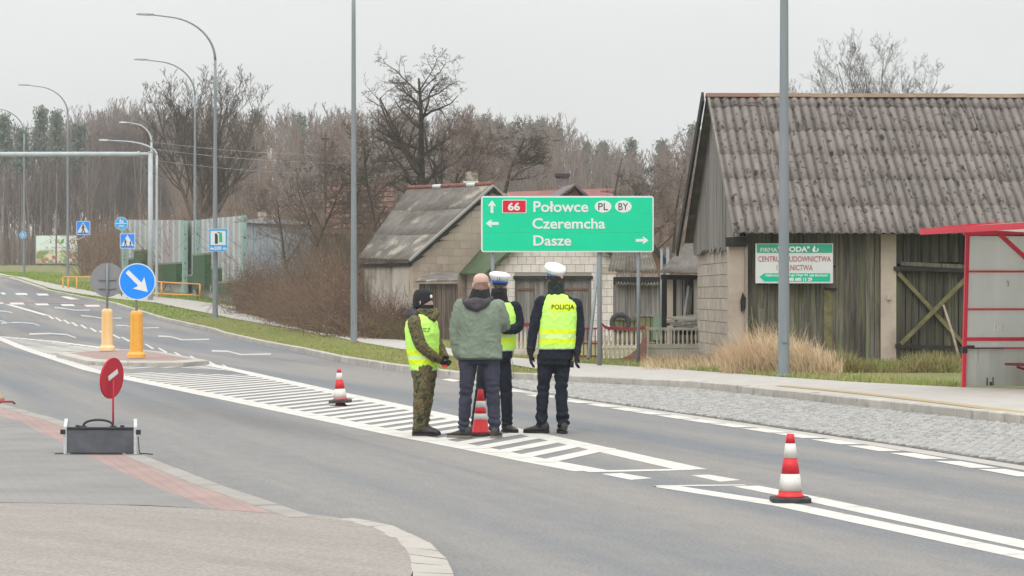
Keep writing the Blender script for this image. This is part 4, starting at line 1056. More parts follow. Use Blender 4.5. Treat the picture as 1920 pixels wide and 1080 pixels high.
# ------------------------------------------------------------------ buildings
wood_grey = mat('old_wood', A(120,114,103,.82), A(80,78,68,.8), rough=.95, scale=2.5, stretch=(9, 9, .5), detail=9, bump=.008, bscale=6, rand=.30, lo=.40, hi=.60, c3=A(108,116,80,1.0), s3=.9, lo3=.50, hi3=.68)
wood_dark = mat('dark_wood', A(88,84,74,1.0), A(56,56,48,1.0), rough=.95, scale=2.5, stretch=(9, 9, .4), detail=9, bump=.006, bscale=6, rand=.25, c3=A(92,100,70,1.05), s3=.8, lo3=.52, hi3=.68)
wood_gable = mat('gable_wood', A(138,134,130,1.05), A(96,92,90,1.05), rough=.95, scale=2, stretch=(9, 9, .4), detail=8, bump=.006, bscale=6, rand=.15)
wood_black = mat('tarred_wood', A(58,55,52,1.05), A(40,38,38,1.05), rough=.95, scale=3, stretch=(1, 1, 1))
moss_wood = mat('mossy_brace', A(124,118,82,1.0), A(92,90,66,1.0), rough=.95, scale=6, bump=.004)
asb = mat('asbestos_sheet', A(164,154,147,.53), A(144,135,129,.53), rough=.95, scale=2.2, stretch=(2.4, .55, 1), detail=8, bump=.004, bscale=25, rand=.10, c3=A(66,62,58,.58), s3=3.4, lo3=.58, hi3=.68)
asb2 = mat('asbestos_sheet_house', A(152,145,137,.56), A(118,112,106,.52), rough=.95, scale=1.6, stretch=(1, 1, 1), detail=9, bump=.004, bscale=25, rand=.08, c3=A(196,190,172,.60), s3=1.1, lo3=.56, hi3=.68)
plaster = mat('old_plaster', A(196,182,166,.85), A(178,164,150,.85), rough=.95, scale=1.6, bump=.004, c3=A(146,134,120,.85), s3=1.1, lo3=.55, hi3=.75)
block_p = mat('pink_block', A(190,178,168,.85), A(172,160,150,.85), rough=.95, scale=3, bump=.006, bscale=18, rand=.08, c3=A(156,138,126,.85), s3=1.2, lo3=.55, hi3=.72)
block_w = mat('white_block', A(218,210,203,1.02), A(204,195,188,1.0), rough=.95, scale=2.5, bump=.004, bscale=22, rand=.06, c3=A(180,170,160,.85), s3=1, lo3=.6, hi3=.75)
mortar = mat('mortar', A(160,149,139,.85), A(142,132,123,.85), rough=1, scale=8); mortar_w = mat('mortar_light', A(166,158,150,.82), rough=1)
gap_dark = mat('dark_gap', A(40,38,36,1.05), rough=1)

class Frame:
    """a wall: origin, horizontal direction u, outward normal n"""
    def __init__(s, o, u, n): s.o = Vector(o); s.u = Vector(u).normalized(); s.n = Vector(n).normalized()
    def p(s, a, z, out=0.0): return s.o+s.u*a+s.n*out+Vector((0, 0, z))
def slab(fr, pts, out0, out1, m, name, parent):
    mb = MB(); mb.loft([[tuple(fr.p(a, z, out0)) for a, z in pts], [tuple(fr.p(a, z, out1)) for a, z in pts]]); return mb.build(name, m, parent)
def planks(fr, a0, a1, zb, zt, w, m, parent, r, out=.0, name='plank', jag=.0, th=.025, gap=.008, miss=0.0):
    a = a0
    while a < a1-.02:
        ww = min(w*r.uniform(.75, 1.25), a1-a)
        if r.random() >= miss:
            t0, t1 = zt(a+gap/2), zt(a+ww-gap/2); b = zb+r.uniform(-jag, jag)
            if min(t0, t1) > b+.05:
                tl = r.uniform(-.004, .004); o_ = out+r.uniform(0, .012)
                slab(fr, [(a+gap/2, b), (a+ww-gap/2, b+r.uniform(-jag, jag)*.5), (a+ww-gap/2+tl, t1), (a+gap/2+tl, t0)], o_, o_+th, m, name, parent)
        a += ww
def blocks(fr, a0, a1, z0, zt, bw, bh, m, parent, r, out=.0, hole=None, joint=.012, name='block', th=.02):
    z = z0; k = 0; top = max(zt(a0+(a1-a0)*i/40) for i in range(41))
    while z < top-.02:
        a = a0-(bw/2 if k % 2 else 0)
        while a < a1-.01:
            s, e = max(a, a0)+joint/2, min(a+bw, a1)-joint/2; b, t_ = z+joint/2, min(z+bh-joint/2, top)
            a += bw
            if e-s < .03: continue
            if hole and s < hole[1]-.01 and e > hole[0]+.01 and b < hole[2]-.02:
                if s < hole[0]: e = hole[0]
                elif e > hole[1]: s = hole[1]
                else: continue
                if e-s < .04: continue
            tl, tr = min(t_, zt(s)), min(t_, zt(e))
            if max(tl, tr) < b+.03: continue
            tl, tr = max(tl, b+.01), max(tr, b+.01); o_ = out+r.uniform(0, .006)
            slab(fr, [(s, b), (e, b), (e, tr), (s, tl)], o_-th, o_, m, name, parent)
        z += bh; k += 1

def valley_shade_lichen(m, pitch, amount):
    """corrugation valleys painted darker to deepen the rib shading, plus black lichen spots"""
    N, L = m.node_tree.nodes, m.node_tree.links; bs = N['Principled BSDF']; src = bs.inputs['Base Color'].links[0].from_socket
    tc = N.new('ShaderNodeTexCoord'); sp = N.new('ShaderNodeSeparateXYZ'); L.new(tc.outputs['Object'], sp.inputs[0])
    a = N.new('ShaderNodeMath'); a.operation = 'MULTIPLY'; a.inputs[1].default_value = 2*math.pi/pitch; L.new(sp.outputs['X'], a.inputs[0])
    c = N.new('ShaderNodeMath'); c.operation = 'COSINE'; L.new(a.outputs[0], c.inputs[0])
    r = N.new('ShaderNodeMapRange'); r.inputs['From Min'].default_value = -1; r.inputs['From Max'].default_value = .3; r.inputs['To Min'].default_value = 1-amount; r.inputs['To Max'].default_value = 1.06; L.new(c.outputs[0], r.inputs['Value'])  # shade between the ribs put into the colour of the valleys
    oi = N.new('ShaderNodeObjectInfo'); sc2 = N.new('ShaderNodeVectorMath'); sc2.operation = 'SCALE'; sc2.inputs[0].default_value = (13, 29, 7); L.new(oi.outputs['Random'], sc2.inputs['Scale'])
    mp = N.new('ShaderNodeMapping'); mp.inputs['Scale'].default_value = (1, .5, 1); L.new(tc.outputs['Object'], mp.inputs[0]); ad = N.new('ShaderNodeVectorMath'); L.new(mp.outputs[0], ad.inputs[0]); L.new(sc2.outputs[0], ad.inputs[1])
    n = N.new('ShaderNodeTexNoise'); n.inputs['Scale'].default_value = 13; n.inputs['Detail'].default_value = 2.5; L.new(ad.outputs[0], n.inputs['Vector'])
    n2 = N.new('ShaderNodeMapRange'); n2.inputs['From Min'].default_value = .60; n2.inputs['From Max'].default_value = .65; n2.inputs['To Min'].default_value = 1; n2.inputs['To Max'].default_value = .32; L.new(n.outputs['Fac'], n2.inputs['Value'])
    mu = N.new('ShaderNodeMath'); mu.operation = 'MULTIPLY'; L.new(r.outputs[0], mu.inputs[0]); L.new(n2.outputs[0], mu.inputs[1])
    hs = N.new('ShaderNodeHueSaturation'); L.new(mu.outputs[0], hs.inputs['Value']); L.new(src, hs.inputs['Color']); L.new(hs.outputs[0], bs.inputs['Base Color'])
valley_shade_lichen(asb, .177, .52)

def corr_mesh(wd, ln, waves, amp, seg=8, th=.007, seed=0):
    """corrugated sheet in local x (across), y (up the slope), z (normal)"""
    r = random.Random(seed); mb = MB(); n = waves*seg+1; ny = 3
    for sgn, off in ((1, 0), (-1, -th)):
        for j in range(ny):
            for i in range(n):
                x = wd*i/(n-1); t = 2*math.pi*i/seg
                mb.v.append((x, ln*j/(ny-1), amp*math.cos(t)+off+.004*math.sin(seed+i*.07+j)+(.0015 if j == 0 else 0)))
    N = n*ny
    for j in range(ny-1):
        for i in range(n-1):
            k = j*n+i; mb.f.append((k, k+1, k+n+1, k+n)); mb.mi.append(0)
            k += N; mb.f.append((k+n, k+n+1, k+1, k)); mb.mi.append(0)
    for i in range(n-1): mb.f.append((i, N+i, N+i+1, i+1)); mb.mi.append(0)
    for j in range(ny-1):
        k = j*n; mb.f.append((k, k+n, N+k+n, N+k)); mb.mi.append(0); k = j*n+n-1; mb.f.append((k, N+k, N+k+n, k+n)); mb.mi.append(0)
    me = mb.mesh(name='roof_sheet'); me.polygons.foreach_set('use_smooth', [True]*len(me.polygons)); return me
def basis(u, s, o, parent):
    u = Vector(u).normalized(); n = u.cross(Vector(s)).normalized(); s = n.cross(u).normalized()
    M = Matrix((u, s, n)).transposed().to_4x4(); M.translation = Vector(o)-org(parent); return M

# ---- the old barn
rb = random.Random(5)
A0 = Vector((4.18, 50, 0)); fd = Vector((1, .035, 0)).normalized(); gd = Vector((-.035, 1, 0)).normalized(); D = 4.5; ZE, ZR = 2.66, 5.58; LB = 9.6
barn = thing('old_barn', 'large old wooden barn with long corrugated grey roof and beige plastered columns', 'barn', tuple(A0+fd*3+gd*3))
sl = Vector((gd.x*D, gd.y*D, ZR-ZE)); SLN = sl.length; sld = sl.normalized()
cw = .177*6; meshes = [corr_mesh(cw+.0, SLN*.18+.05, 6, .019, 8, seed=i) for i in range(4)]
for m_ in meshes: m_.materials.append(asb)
nrm_r = fd.cross(sld).normalized()
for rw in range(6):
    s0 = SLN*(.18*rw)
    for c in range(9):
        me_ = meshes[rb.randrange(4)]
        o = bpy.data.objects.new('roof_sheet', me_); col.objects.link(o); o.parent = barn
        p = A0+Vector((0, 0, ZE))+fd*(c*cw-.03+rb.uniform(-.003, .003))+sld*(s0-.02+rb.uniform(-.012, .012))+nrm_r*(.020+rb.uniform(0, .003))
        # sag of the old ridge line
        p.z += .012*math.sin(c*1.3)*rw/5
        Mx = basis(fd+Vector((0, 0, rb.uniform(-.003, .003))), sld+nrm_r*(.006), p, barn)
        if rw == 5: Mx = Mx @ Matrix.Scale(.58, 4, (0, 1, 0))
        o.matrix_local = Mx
# ridge cap
cap_m = mat('rusty_ridge', A(150,124,100,.6), A(168,150,126,.6), rough=.9, scale=2.5)
cap_r = mat('red_ridge_cap', A(150,104,90,.6), A(140,110,94,.6), scale=3)
for i in range(9):
    a = A0+gd*D+fd*(i*1.07-.06)+Vector((0, 0, ZR+.06+.004*math.sin(i*2.1))); b = a+fd*1.08; mb = MB()
    ps = [(-.15, -.085), (0, .0), (.15, -.085), (.14, -.10), (0, -.02), (-.14, -.10)]
    mb.loft([[tuple(q+gd*u+Vector((0, 0, v))) for u, v in ps] for q in (a, b)]); mb.build('ridge_cap', cap_r if i == 0 else cap_m, barn)
# back slope and its verge boards
back = MB(); bs_ = Vector((gd.x*D, gd.y*D, -(ZR-ZE)))
r0 = A0+gd*D+Vector((0, 0, ZR))
back.loft([[tuple(r0-fd*.05), tuple(r0+fd*LB), tuple(r0+fd*LB+bs_), tuple(r0-fd*.05+bs_)], [tuple(q+Vector((0, 0, .03))) for q in (r0-fd*.05, r0+fd*LB, r0+fd*LB+bs_, r0-fd*.05+bs_)]])
back.build('back_roof', asb2, barn)
mb = MB(); mb.bar(r0-fd*.12+Vector((0, 0, -.02)), r0-fd*.20+bs_*1.03+Vector((0, 0, -.10)), .05, .24); mb.build('barge_board', wood_black, barn)
mb = MB(); mb.bar(r0-fd*.02+Vector((0, 0, -.0)), A0+Vector((0, 0, ZE-.02))-fd*.02, .03, .10); mb.build('barge_board', mat('grey_barge', A(150,146,136,.82), A(120,116,108,.82), scale=4), barn)
# gable planks; the plane lies .25 in from the roof edge
gi = .16
gf = Frame(A0+fd*gi+gd*.30, gd, -fd); GL = 2*D-.6
def gz_(a):
    x = a+.30; return (ZE+(ZR-ZE)*min(x, 2*D-x)/D)-.05
planks(gf, 0, GL, 2.42, gz_, .22, wood_gable, barn, rb, out=.02, jag=.07, gap=.012)
slab(gf, [(0, 2.5), (GL, 2.5), (GL/2, ZR-.15)], -.02, .0, gap_dark, 'gable_backing', barn)
blocks(gf, .28, GL, .0, lambda a: 2.46, .45, .24, block_p, barn, rb, out=-.05)
slab(gf, [(.0, 0), (GL, 0), (GL, 2.46), (.0, 2.46)], -.12, -.062, mortar, 'side_wall_core', barn)
# front wall
FY = .36
ff = Frame(A0+gd*FY, fd, -gd)
def fa(px): return ((X(px, 50.4)-4.17))
ZF = 2.74
slab(ff, [(fa(1366), -.1), (fa(1397), -.1), (fa(1397), 2.62), (fa(1366), 2.62)], -.25, .0, plaster, 'column', barn)
slab(ff, [(fa(1360), 2.42), (fa(1399), 2.42), (fa(1399), 2.6), (fa(1360), 2.6)], .002, .10, wood_black, 'eave_beam', barn)
slab(ff, [(fa(1653), -.1), (fa(1682), -.1), (fa(1682), 2.66), (fa(1653), 2.66)], -.25, .0, plaster, 'column', barn)
slab(ff, [(fa(1397), -.1), (LB-.2, -.1), (LB-.2, 2.74), (fa(1397), 2.74)], -.30, -.26, gap_dark, 'wall_backing', barn)
planks(ff, fa(1398), fa(1652), -.05, lambda a: 2.70, .19, wood_grey, barn, rb, out=-.10, jag=.05, gap=.006)
for px_, w_, z0_, z1_ in ((1546, 16, .25, 1.6), (1418, 15, .2, 1.25), (1500, 13, .4, 1.35)):
    slab(ff, [(fa(px_), z0_), (fa(px_+w_), z0_), (fa(px_+w_), z1_), (fa(px_), z1_)], -.055, -.035, moss_wood if px_ == 1546 else wood_grey, 'patch_board', barn)
for px_, z_, w_ in ((1548, 1.62, 22), (1422, 1.72, 18), (1562, 2.05, 6)):
    slab(ff, [(fa(px_), z_-.02), (fa(px_+w_), z_-.02), (fa(px_+w_), z_+.02), (fa(px_), z_+.02)], -.05, -.02, wood_black, 'iron_strap', barn)
slab(ff, [(fa(1389), 1.20), (fa(1397), 1.25), (fa(1398), 1.45), (fa(1392), 1.55), (fa(1388), 1.4)], .0, .07, gap_dark, 'iron_bracket', barn)
# gate
gate_z = lambda a: 2.70
planks(ff, fa(1684), fa(1684)+1.30, .12, lambda a: 1.98, .14, wood_dark, barn, rb, out=-.12, jag=.06, gap=.012)
planks(ff, fa(1684), fa(1684)+1.30, 2.12, gate_z, .16, wood_dark, barn, rb, out=-.2, jag=.02, gap=.02, miss=.12)
planks(ff, fa(1684)+1.32, LB-.4, .0, gate_z, .17, wood_dark, barn, rb, out=-.12, jag=.03)
def gbar(x0, y0, x1, y1, w, m, name='brace', out=.0):
    a = Vector(ff.p(fa(x0), Z(y0, 50.4), out)); b = Vector(ff.p(fa(x1), Z(y1, 50.4), out)); mb = MB(); mb.bar(a, b, .05, w); return mb.build(name, m, barn)
gbar(1677, 503, 1815, 508, .07, wood_black, 'gate_rail', .03); gbar(1690, 494, 1815, 500, .075, wood_grey, 'gate_rail', .01)
gbar(1680, 648, 1815, 653, .07, wood_black, 'gate_rail', .02)
gbar(1686, 512, 1812, 648, .075, moss_wood, 'brace', -.02); gbar(1690, 645, 1815, 520, .075, moss_wood, 'brace', .035)
slab(ff, [(fa(1664), 1.42), (fa(1670), 1.42), (fa(1670), 1.50), (fa(1664), 1.50)], .0, .05, mat('insulator', A(190,186,180,.82)), 'insulator', barn)
# leaning stick
stick = thing('leaning_stick', 'pale wooden stick leaning against the mossy barn gate', 'stick', tuple(W(1801, 672, 49.7)))
mb = MB(); mb.tube([W(1803, 690, 49.6), W(1786, 625, 49.85), W(1769, 572, 50.1)], [.03, .026, .02], 8); mb.build('shaft', mat('pale_stick', A(176,158,140,.92), A(140,126,112,.92), scale=8), stick, smooth=True)

# ---- advertising board on the barn
Y = 50.22
def BX(c): return X(1400+c/9, Y)
def BZ(c): return Z(440+c/9, Y)
bd = thing('advertising_board', 'white and green advertising board of a building firm fixed to the barn wall', 'sign board', (BX(800), Y, BZ(820)))
mb = MB(); mb.box(BX(150), BX(1458), Y, Y+.03, BZ(820), BZ(150)); mb.build('panel', mat('board_white', (.62, .64, .62), (.56, .58, .56), rough=.5, scale=2), bd)
gb = mat('board_green', (.02, .36, .20), (.04, .32, .20), rough=.5, scale=2); rd = mat('board_red', (.36, .10, .13), (.42, .16, .18), rough=.6, scale=9)
plate(bd, [(BX(172), BZ(306)), (BX(1445), BZ(306)), (BX(1445), BZ(160)), (BX(172), BZ(160))], Y-.006, .004, gb, 'header')
lettering('FIRMA', BX(232), BX(515), BZ(290), BZ(222), Y-.010, mat('board_cream', (.60, .64, .60)), bd, .015)
lettering('"WODA"', BX(528), BX(1062), BZ(292), BZ(196), Y-.010, white_p, bd, .035)
plate(bd, [(BX(1120), BZ(290)), (BX(1105), BZ(255)), (BX(1145), BZ(180)), (BX(1160), BZ(215)), (BX(1150), BZ(255)), (BX(1165), BZ(290))], Y-.010, .003, white_p, 'drop_logo')
plate(bd, [(BX(1170), BZ(295)), (BX(1215), BZ(270)), (BX(1205), BZ(220)), (BX(1188), BZ(235)), (BX(1192), BZ(265)), (BX(1165), BZ(285))], Y-.010, .003, white_p, 'drop_logo')
lettering('CENTRUM BUDOWNICTWA', BX(192), BX(1422), BZ(457), BZ(362), Y-.006, rd, bd, .012)
lettering('I ROLNICTWA', BX(505), BX(1115), BZ(603), BZ(508), Y-.006, rd, bd, .012)
plate(bd, [(BX(215), BZ(712)), (BX(300), BZ(650)), (BX(1408), BZ(650)), (BX(1408), BZ(788)), (BX(300), BZ(788))], Y-.006, .004, mat('board_arrow', (.0, .46, .27)), 'arrow')
strokes(BX(320), BX(690), BZ(708), BZ(666), Y-.010, white_p, bd, 18, 4)
lettering('3-go Maja 92', BX(705), BX(1035), BZ(710), BZ(664), Y-.010, white_p, bd, .03)
strokes(BX(1060), BX(1390), BZ(708), BZ(666), Y-.010, white_p, bd, 17, 5)
lettering('085 685 11 29', BX(690), BX(1105), BZ(783), BZ(724), Y-.010, white_p, bd, .05)

# ---- garage of white blocks with green felt roof
rg = random.Random(9)
gY = 82.; gu = Vector((1, 0, 0)); gx0 = X(920, gY); gx1 = X(1156, gY)
gar = thing('block_garage', 'white block garage with green felt roof and weathered plank doors', 'garage', (1.4, gY+2, 0))
gfr = Frame((gx0, gY, 0), (1, 0, 0), (0, -1, 0)); ZG = .02
def gtop(a):
    px = CX+(gx0+a)*F/gY
    y = max(512-.97*(px-910), 503-.71*(1188-px)) if px else 0
    return Z(max(y, 393), gY)-.10
dz0, dz1, dzt = X(966, gY)-gx0, X(1108, gY)-gx0, Z(521, gY)
slab(gfr, [(0, 0), (gx1-gx0, 0), (gx1-gx0, gtop(gx1-gx0)-.01), (X(1033, gY)-gx0, Z(400, gY)-.1), (0, gtop(0)-.01)], -.20, -.13, mortar_w, 'wall_core', gar)
for s_, e_ in ((0, dz0), (dz1, gx1-gx0)): slab(gfr, [(s_, 0), (e_, 0), (e_, dzt), (s_, dzt)], -.128, -.014, mortar_w, 'wall_core', gar)
slab(gfr, [(0, dzt+.0), (gx1-gx0, dzt), (gx1-gx0, gtop(gx1-gx0)-.02), (X(1033, gY)-gx0, Z(402, gY)-.1), (0, gtop(0)-.02)], -.128, -.014, mortar_w, 'wall_core', gar)
blocks(gfr, 0, gx1-gx0, 0, gtop, .275, .245, block_w, gar, rg, out=0, hole=(dz0-.02, dz1+.02, dzt+.05), th=.012)
planks(gfr, dz0, dz1, .05, lambda a: dzt-.03, .15, wood_gable, gar, rg, out=-.12, gap=.012)
slab(gfr, [(dz0-.06, dzt-.04), (dz1+.06, dzt-.04), (dz1+.06, dzt+.06), (dz0-.06, dzt+.06)], -.05, .03, wood_black, 'lintel', gar)
for a_, b_, y_ in ((969, 1000, 542), (1050, 1102, 542)):
    slab(gfr, [(X(a_, gY)-gx0, Z(y_+2, gY)), (X(b_, gY)-gx0, Z(y_+2, gY)), (X(b_, gY)-gx0, Z(y_-2, gY)), (X(a_, gY)-gx0, Z(y_-2, gY))], -.09, -.06, mat('rusty_iron', A(110,82,70,1.05)), 'hinge', gar)
slab(gfr, [(X(1126, gY)-gx0, Z(513, gY)), (gx1-gx0+.02, Z(513, gY)), (gx1-gx0+.02, Z(500, gY)), (X(1126, gY)-gx0, Z(500, gY))], .012, .03, plaster, 'beam', gar)
# left side wall
sg_ = Vector((X(858, 86.6)-gx0, 4.6, 0)); sf = Frame((gx0, gY, 0), -sg_, (-1, -.25, 0)); sf.u = sg_.normalized(); SLn = sg_.length
sf.n = Vector((-sf.u.y, sf.u.x, 0));
if sf.n.y > 0: sf.n = -sf.n
blocks(sf, .02, SLn, .0, lambda a: 2.18, .275, .245, block_w, gar, rg, out=0, th=.012)
slab(sf, [(0.02, 0), (SLn, 0), (SLn, 2.17), (0.02, 2.17)], -.2, -.014, mortar_w, 'wall_core', gar)
# roof: two slopes
green_felt = mat('green_felt', A(108,128,92,.56), A(94,112,80,.56), rough=.95, scale=2, bump=.003, c3=A(130,134,110,.56), s3=1, lo3=.55, hi3=.75)
apx = Vector((X(1033, gY), gY-.25, Z(393, gY))); le = Vector((X(909, gY), gY-.25, Z(513, gY))); re = Vector((X(1188, gY), gY-.25, Z(503, gY))); bv = Vector((-1.35, 5.4, 0))
for nm, e_ in (('green_roof_slope', le), ('roof_slope', re)):
    mb = MB(); q = [apx, e_, e_+bv+(Vector((0, 0, .08)) if e_ is le else Vector()), apx+bv]
    mb.loft([[tuple(v) for v in q], [tuple(v-Vector((0, 0, .05))) for v in q]]); mb.build(nm, green_felt, gar)
for e_ in (le, re):
    mb = MB(); mb.bar(apx+Vector((0, .05, -.12)), e_+Vector((0, .05, -.12)), .04, .12, up=(0, 1, 0)); mb.build('barge_board', mat('dark_barge', A(92,96,80,.92), A(76,74,66,.92), scale=5), gar)

# lean-to with plank doors, left of the garage
lY = 80.8; lt = thing('lean_to_shed', 'small lean-to shed with warped plank doors between house and garage', 'shed', (X(820, lY), lY+1, 0))
lf = Frame((X(786, lY), lY, 0), (1, 0, 0), (0, -1, 0)); lw = X(858, lY)-X(786, lY)
brown_wood = mat('brown_wood', A(104,92,84,1.2), A(76,66,60,1.1), rough=.95, scale=2.5, stretch=(9, 9, .5), detail=8, bump=.006, bscale=6, rand=.25)
planks(lf, 0, lw, .0, lambda a: Z(532, lY), .15, brown_wood, lt, rg, gap=.014, jag=.03)
slab(lf, [(0, 0), (lw, 0), (lw, Z(532, lY)), (0, Z(532, lY))], -.1, -.03, gap_dark, 'backing', lt)
for k in range(4):
    a = W(779+k*19.8, 530-.6*k, lY-.25); b = W(779+(k+1)*19.8-.3, 530-.6*(k+1), lY-.25); c = W(798+(k+1)*15.2, 516-.8*(k+1), lY+1.6); d_ = W(798+k*15.2, 516-.8*k, lY+1.6)
    mb = MB(); mb.loft([[tuple(v) for v in (a, b, c, d_)], [tuple(v+Vector((0, 0, .05))) for v in (a, b, c, d_)]]); mb.build('roof_sheet', asb2, lt)

# ---- old house with sagging asbestos roof
hs_ = thing('old_house', 'old grey house with steep asbestos roof and bare block gable', 'house', (-2.5, 87, 0))
E = W(768, 487, 83.4); Ap = W(925, 346, 86.0); RL = W(766, 353, 88.9); LE = W(672, 484, 87.0)
def bil(u, v): return (E*(1-u)+LE*u)*(1-v)+(Ap*(1-u)+RL*u)*v
nr = (LE-E).cross(Ap-E).normalized(); nr = nr if nr.y < 0 else -nr
def corr_patch(P, u0, u1, v0, v1, waves, amp, lift, name, m, parent, nrm):
    seg = 6; n = waves*seg+1; mb = MB(); ny = 4
    for off in (0, -.02):
        for j in range(ny):
            for i in range(n):
                u = u0+(u1-u0)*i/(n-1); v = v0+(v1-v0)*j/(ny-1); p = P(u, v)+nrm*(amp*math.cos(2*math.pi*i/seg)+off+lift*(1-j/(ny-1)))
                p.z -= .05*math.sin(u*3.1)*math.sin(v*3.1); mb.v.append(tuple(p))
    N = n*ny
    for j in range(ny-1):
        for i in range(n-1):
            k = j*n+i; mb.f.append((k, k+1, k+n+1, k+n)); mb.mi.append(0); k += N; mb.f.append((k+n, k+n+1, k+1, k)); mb.mi.append(0)
    for i in range(n-1): mb.f.append((i, N+i, N+i+1, i+1)); mb.mi.append(0)
    return mb.build(name, m, parent, smooth=True, fix=False)
vb = [0, .34, .68, 1.0]
for j in range(3):
    for i in range(4): corr_patch(bil, i/4, (i+1)/4, vb[j], vb[j+1]+(.02 if j < 2 else 0), 7, .013, .009, 'roof_sheet', asb2, hs_, nr)
# ridge tiles: red, partly bare and mended with white
for i in range(10):
    a = Ap.lerp(RL, i/10)+Vector((0, 0, .02)); b = Ap.lerp(RL, (i+1)/10)+Vector((0, 0, .02)); m_ = mat('white_patch', A(220,222,220,.82)) if i in (2, 6) else mat('red_ridge', A(150,98,86,.82), A(128,86,78,.82), scale=4)
    mb = MB(); rr_ = .07; mb.tube([a, b], rr_, 8); o = mb.build('ridge_tile', m_, hs_, smooth=True)
# back slope, gable wall and long wall
E2 = Ap*2-E; E2 = Vector((Ap.x*2-E.x, Ap.y*2-E.y-.2, E.z)); bk = [Ap, E2, E2+(LE-E), RL]
mb = MB(); mb.loft([[tuple(v) for v in bk], [tuple(v-Vector((0, 0, .06))) for v in bk]]); mb.build('back_roof', asb2, hs_)
gdir = (E2-E); gdir.z = 0; GLn = gdir.length; gdn = gdir.normalized()
hn = Vector((gdn.y, -gdn.x, 0)); hf = Frame((E.x+.1, E.y+.30, 0), gdn, hn)
pl_gable = mat('gable_plaster', A(190,174,158,.98), A(176,160,146,.98), rough=.95, scale=1.2, bump=.005, rand=.035, c3=A(158,144,130,.95), s3=.8, lo3=.55, hi3=.75)
def htop(a): return E.z-.12+(Ap.z-E.z)*min(a, GLn-a)/(GLn/2)
blocks(hf, 0, GLn-.2, .0, htop, .5, .25, pl_gable, hs_, rg, out=0, joint=.006, th=.03)
slab(hf, [(0, 0), (GLn-.2, 0), (GLn-.2, E.z-.2), (GLn/2, Ap.z-.2), (0, E.z-.2)], -.15, -.024, mat('gable_joint', A(172,157,142,.95)), 'gable_core', hs_)
lw_ = LE-E; lw_.z = 0; lfr = Frame((E.x+.05, E.y+.40, 0), lw_, (-1, -1, 0)); lfr.n = Vector((lfr.u.y, -lfr.u.x, 0))
if lfr.n.x > 0: lfr.n = -lfr.n
slab(lfr, [(0.05, 0), (lw_.length-.3, 0), (lw_.length-.3, E.z-.05), (0.05, E.z-.05)], -.2, .0, mat('stained_wall', A(200,190,178,.90), A(166,156,146,.88), rough=.95, scale=1.0, stretch=(1, 1, .35), bump=.006, c3=A(120,112,102,.7), s3=1.3, lo3=.46, hi3=.62), 'long_wall', hs_)
slab(lfr, [(0.0, E.z-.20), (lw_.length-.1, E.z-.20), (lw_.length-.1, E.z-.09), (0.0, E.z-.09)], .002, .08, wood_black, 'eave_beam', hs_)
for a, b in ((Ap, E), (Ap, E2)):
    mb = MB(); mb.bar(a+Vector((.0, -.06, -.03)), b+Vector((.0, -.06, -.03)), .05, .07); mb.build('barge_board', mat('pale_barge', A(170,168,160,.82)), hs_)
    mb = MB(); mb.bar(a+Vector((.0, .0, -.13)), b+Vector((.0, .0, -.13)), .06, .12); mb.build('barge_board', wood_black, hs_)
ck = W(884, 346, 88.6); mb = MB(); mb.box(ck.x-.20, ck.x+.20, 88.4, 88.9, ck.z-.6, ck.z+.42); mb.build('chimney', mat('old_chimney', A(176,170,156,.82), A(120,112,98,.82), rough=.95, scale=9, lo=.42, hi=.58), hs_)
mb = MB(); mb.box(ck.x-.26, ck.x+.24, 88.2, 88.36, ck.z-.14, ck.z+.10); mb.build('flashing', mat('white_patch', A(220,222,220,.82)), hs_)

# ---- house with red sheet roof behind
rY = 118.; rh = thing('red_roof_house', 'house with long red sheet roof, gabled dormer and dark capped chimney', 'house', (X(1046, rY), rY+3, h(rY)))
rx0, rx1 = X(900, rY), X(1149, rY); rz = Z(353, rY); rez = Z(420, rY)
red_roof = mat('red_sheet_roof', A(184,128,120,.58), A(170,112,106,.58), rough=.7, scale=2)
mb = MB(); mb.loft([[(rx0, rY, rz-.2), (rx0, rY-2.6, rez), (rx0, rY+2.6, rez)], [(rx1, rY, rz-.0), (rx1, rY-2.6, rez), (rx1, rY+2.6, rez)]]); mb.build('roof', red_roof, rh)
for i in range(22):
    x_ = rx0+(rx1-rx0)*(i+.5)/22; mb = MB(); mb.bar((x_, rY-.03, rz-.02-.2*(1-(i+.5)/22)), (x_, rY-2.62, rez+.03), .04, .03); mb.build('roof_rib', red_roof, rh)
mb = MB(); mb.box(rx0+.3, rx1-.2, rY-2.2, rY+2.2, h(rY)-.3, rez); mb.build('wall', mat('ochre_wall', A(190,160,120,.82), A(176,146,110,.82), scale=2), rh)
dx0, dxa, dx1 = X(1030, rY-2), X(1077, rY-2), X(1105, rY-2); dza, dze = Z(346.5, rY-2), Z(370, rY-2)
slp = mat('grey_roof', A(140,132,134,.74), A(120,112,112,.74), rough=.9, scale=3)
mb = MB(); mb.loft([[(dxa, rY-2.4, dza-.14), (X(1055, rY-2.4), rY-2.4, dze-.4), (X(1099, rY-2.4), rY-2.4, dze-.4)], [(dxa-.2, rY-.2, dza-.14), (dx0, rY-.2, dze-.4), (dx1, rY-.2, dze-.4)]]); mb.build('dormer_wall', mat('dormer_ochre', A(180,120,78,.82), A(160,104,70,.82), scale=5), rh)
mb = MB(); q = [(dxa, rY-2.7, dza), (X(1046, rY-2.7), rY-2.7, dze), (X(1018, rY), rY-.2, dze), (dxa-.45, rY-.2, dza)]; mb.loft([q, [(x, y, z-.09) for x, y, z in q]]); mb.build('dormer_roof', slp, rh)
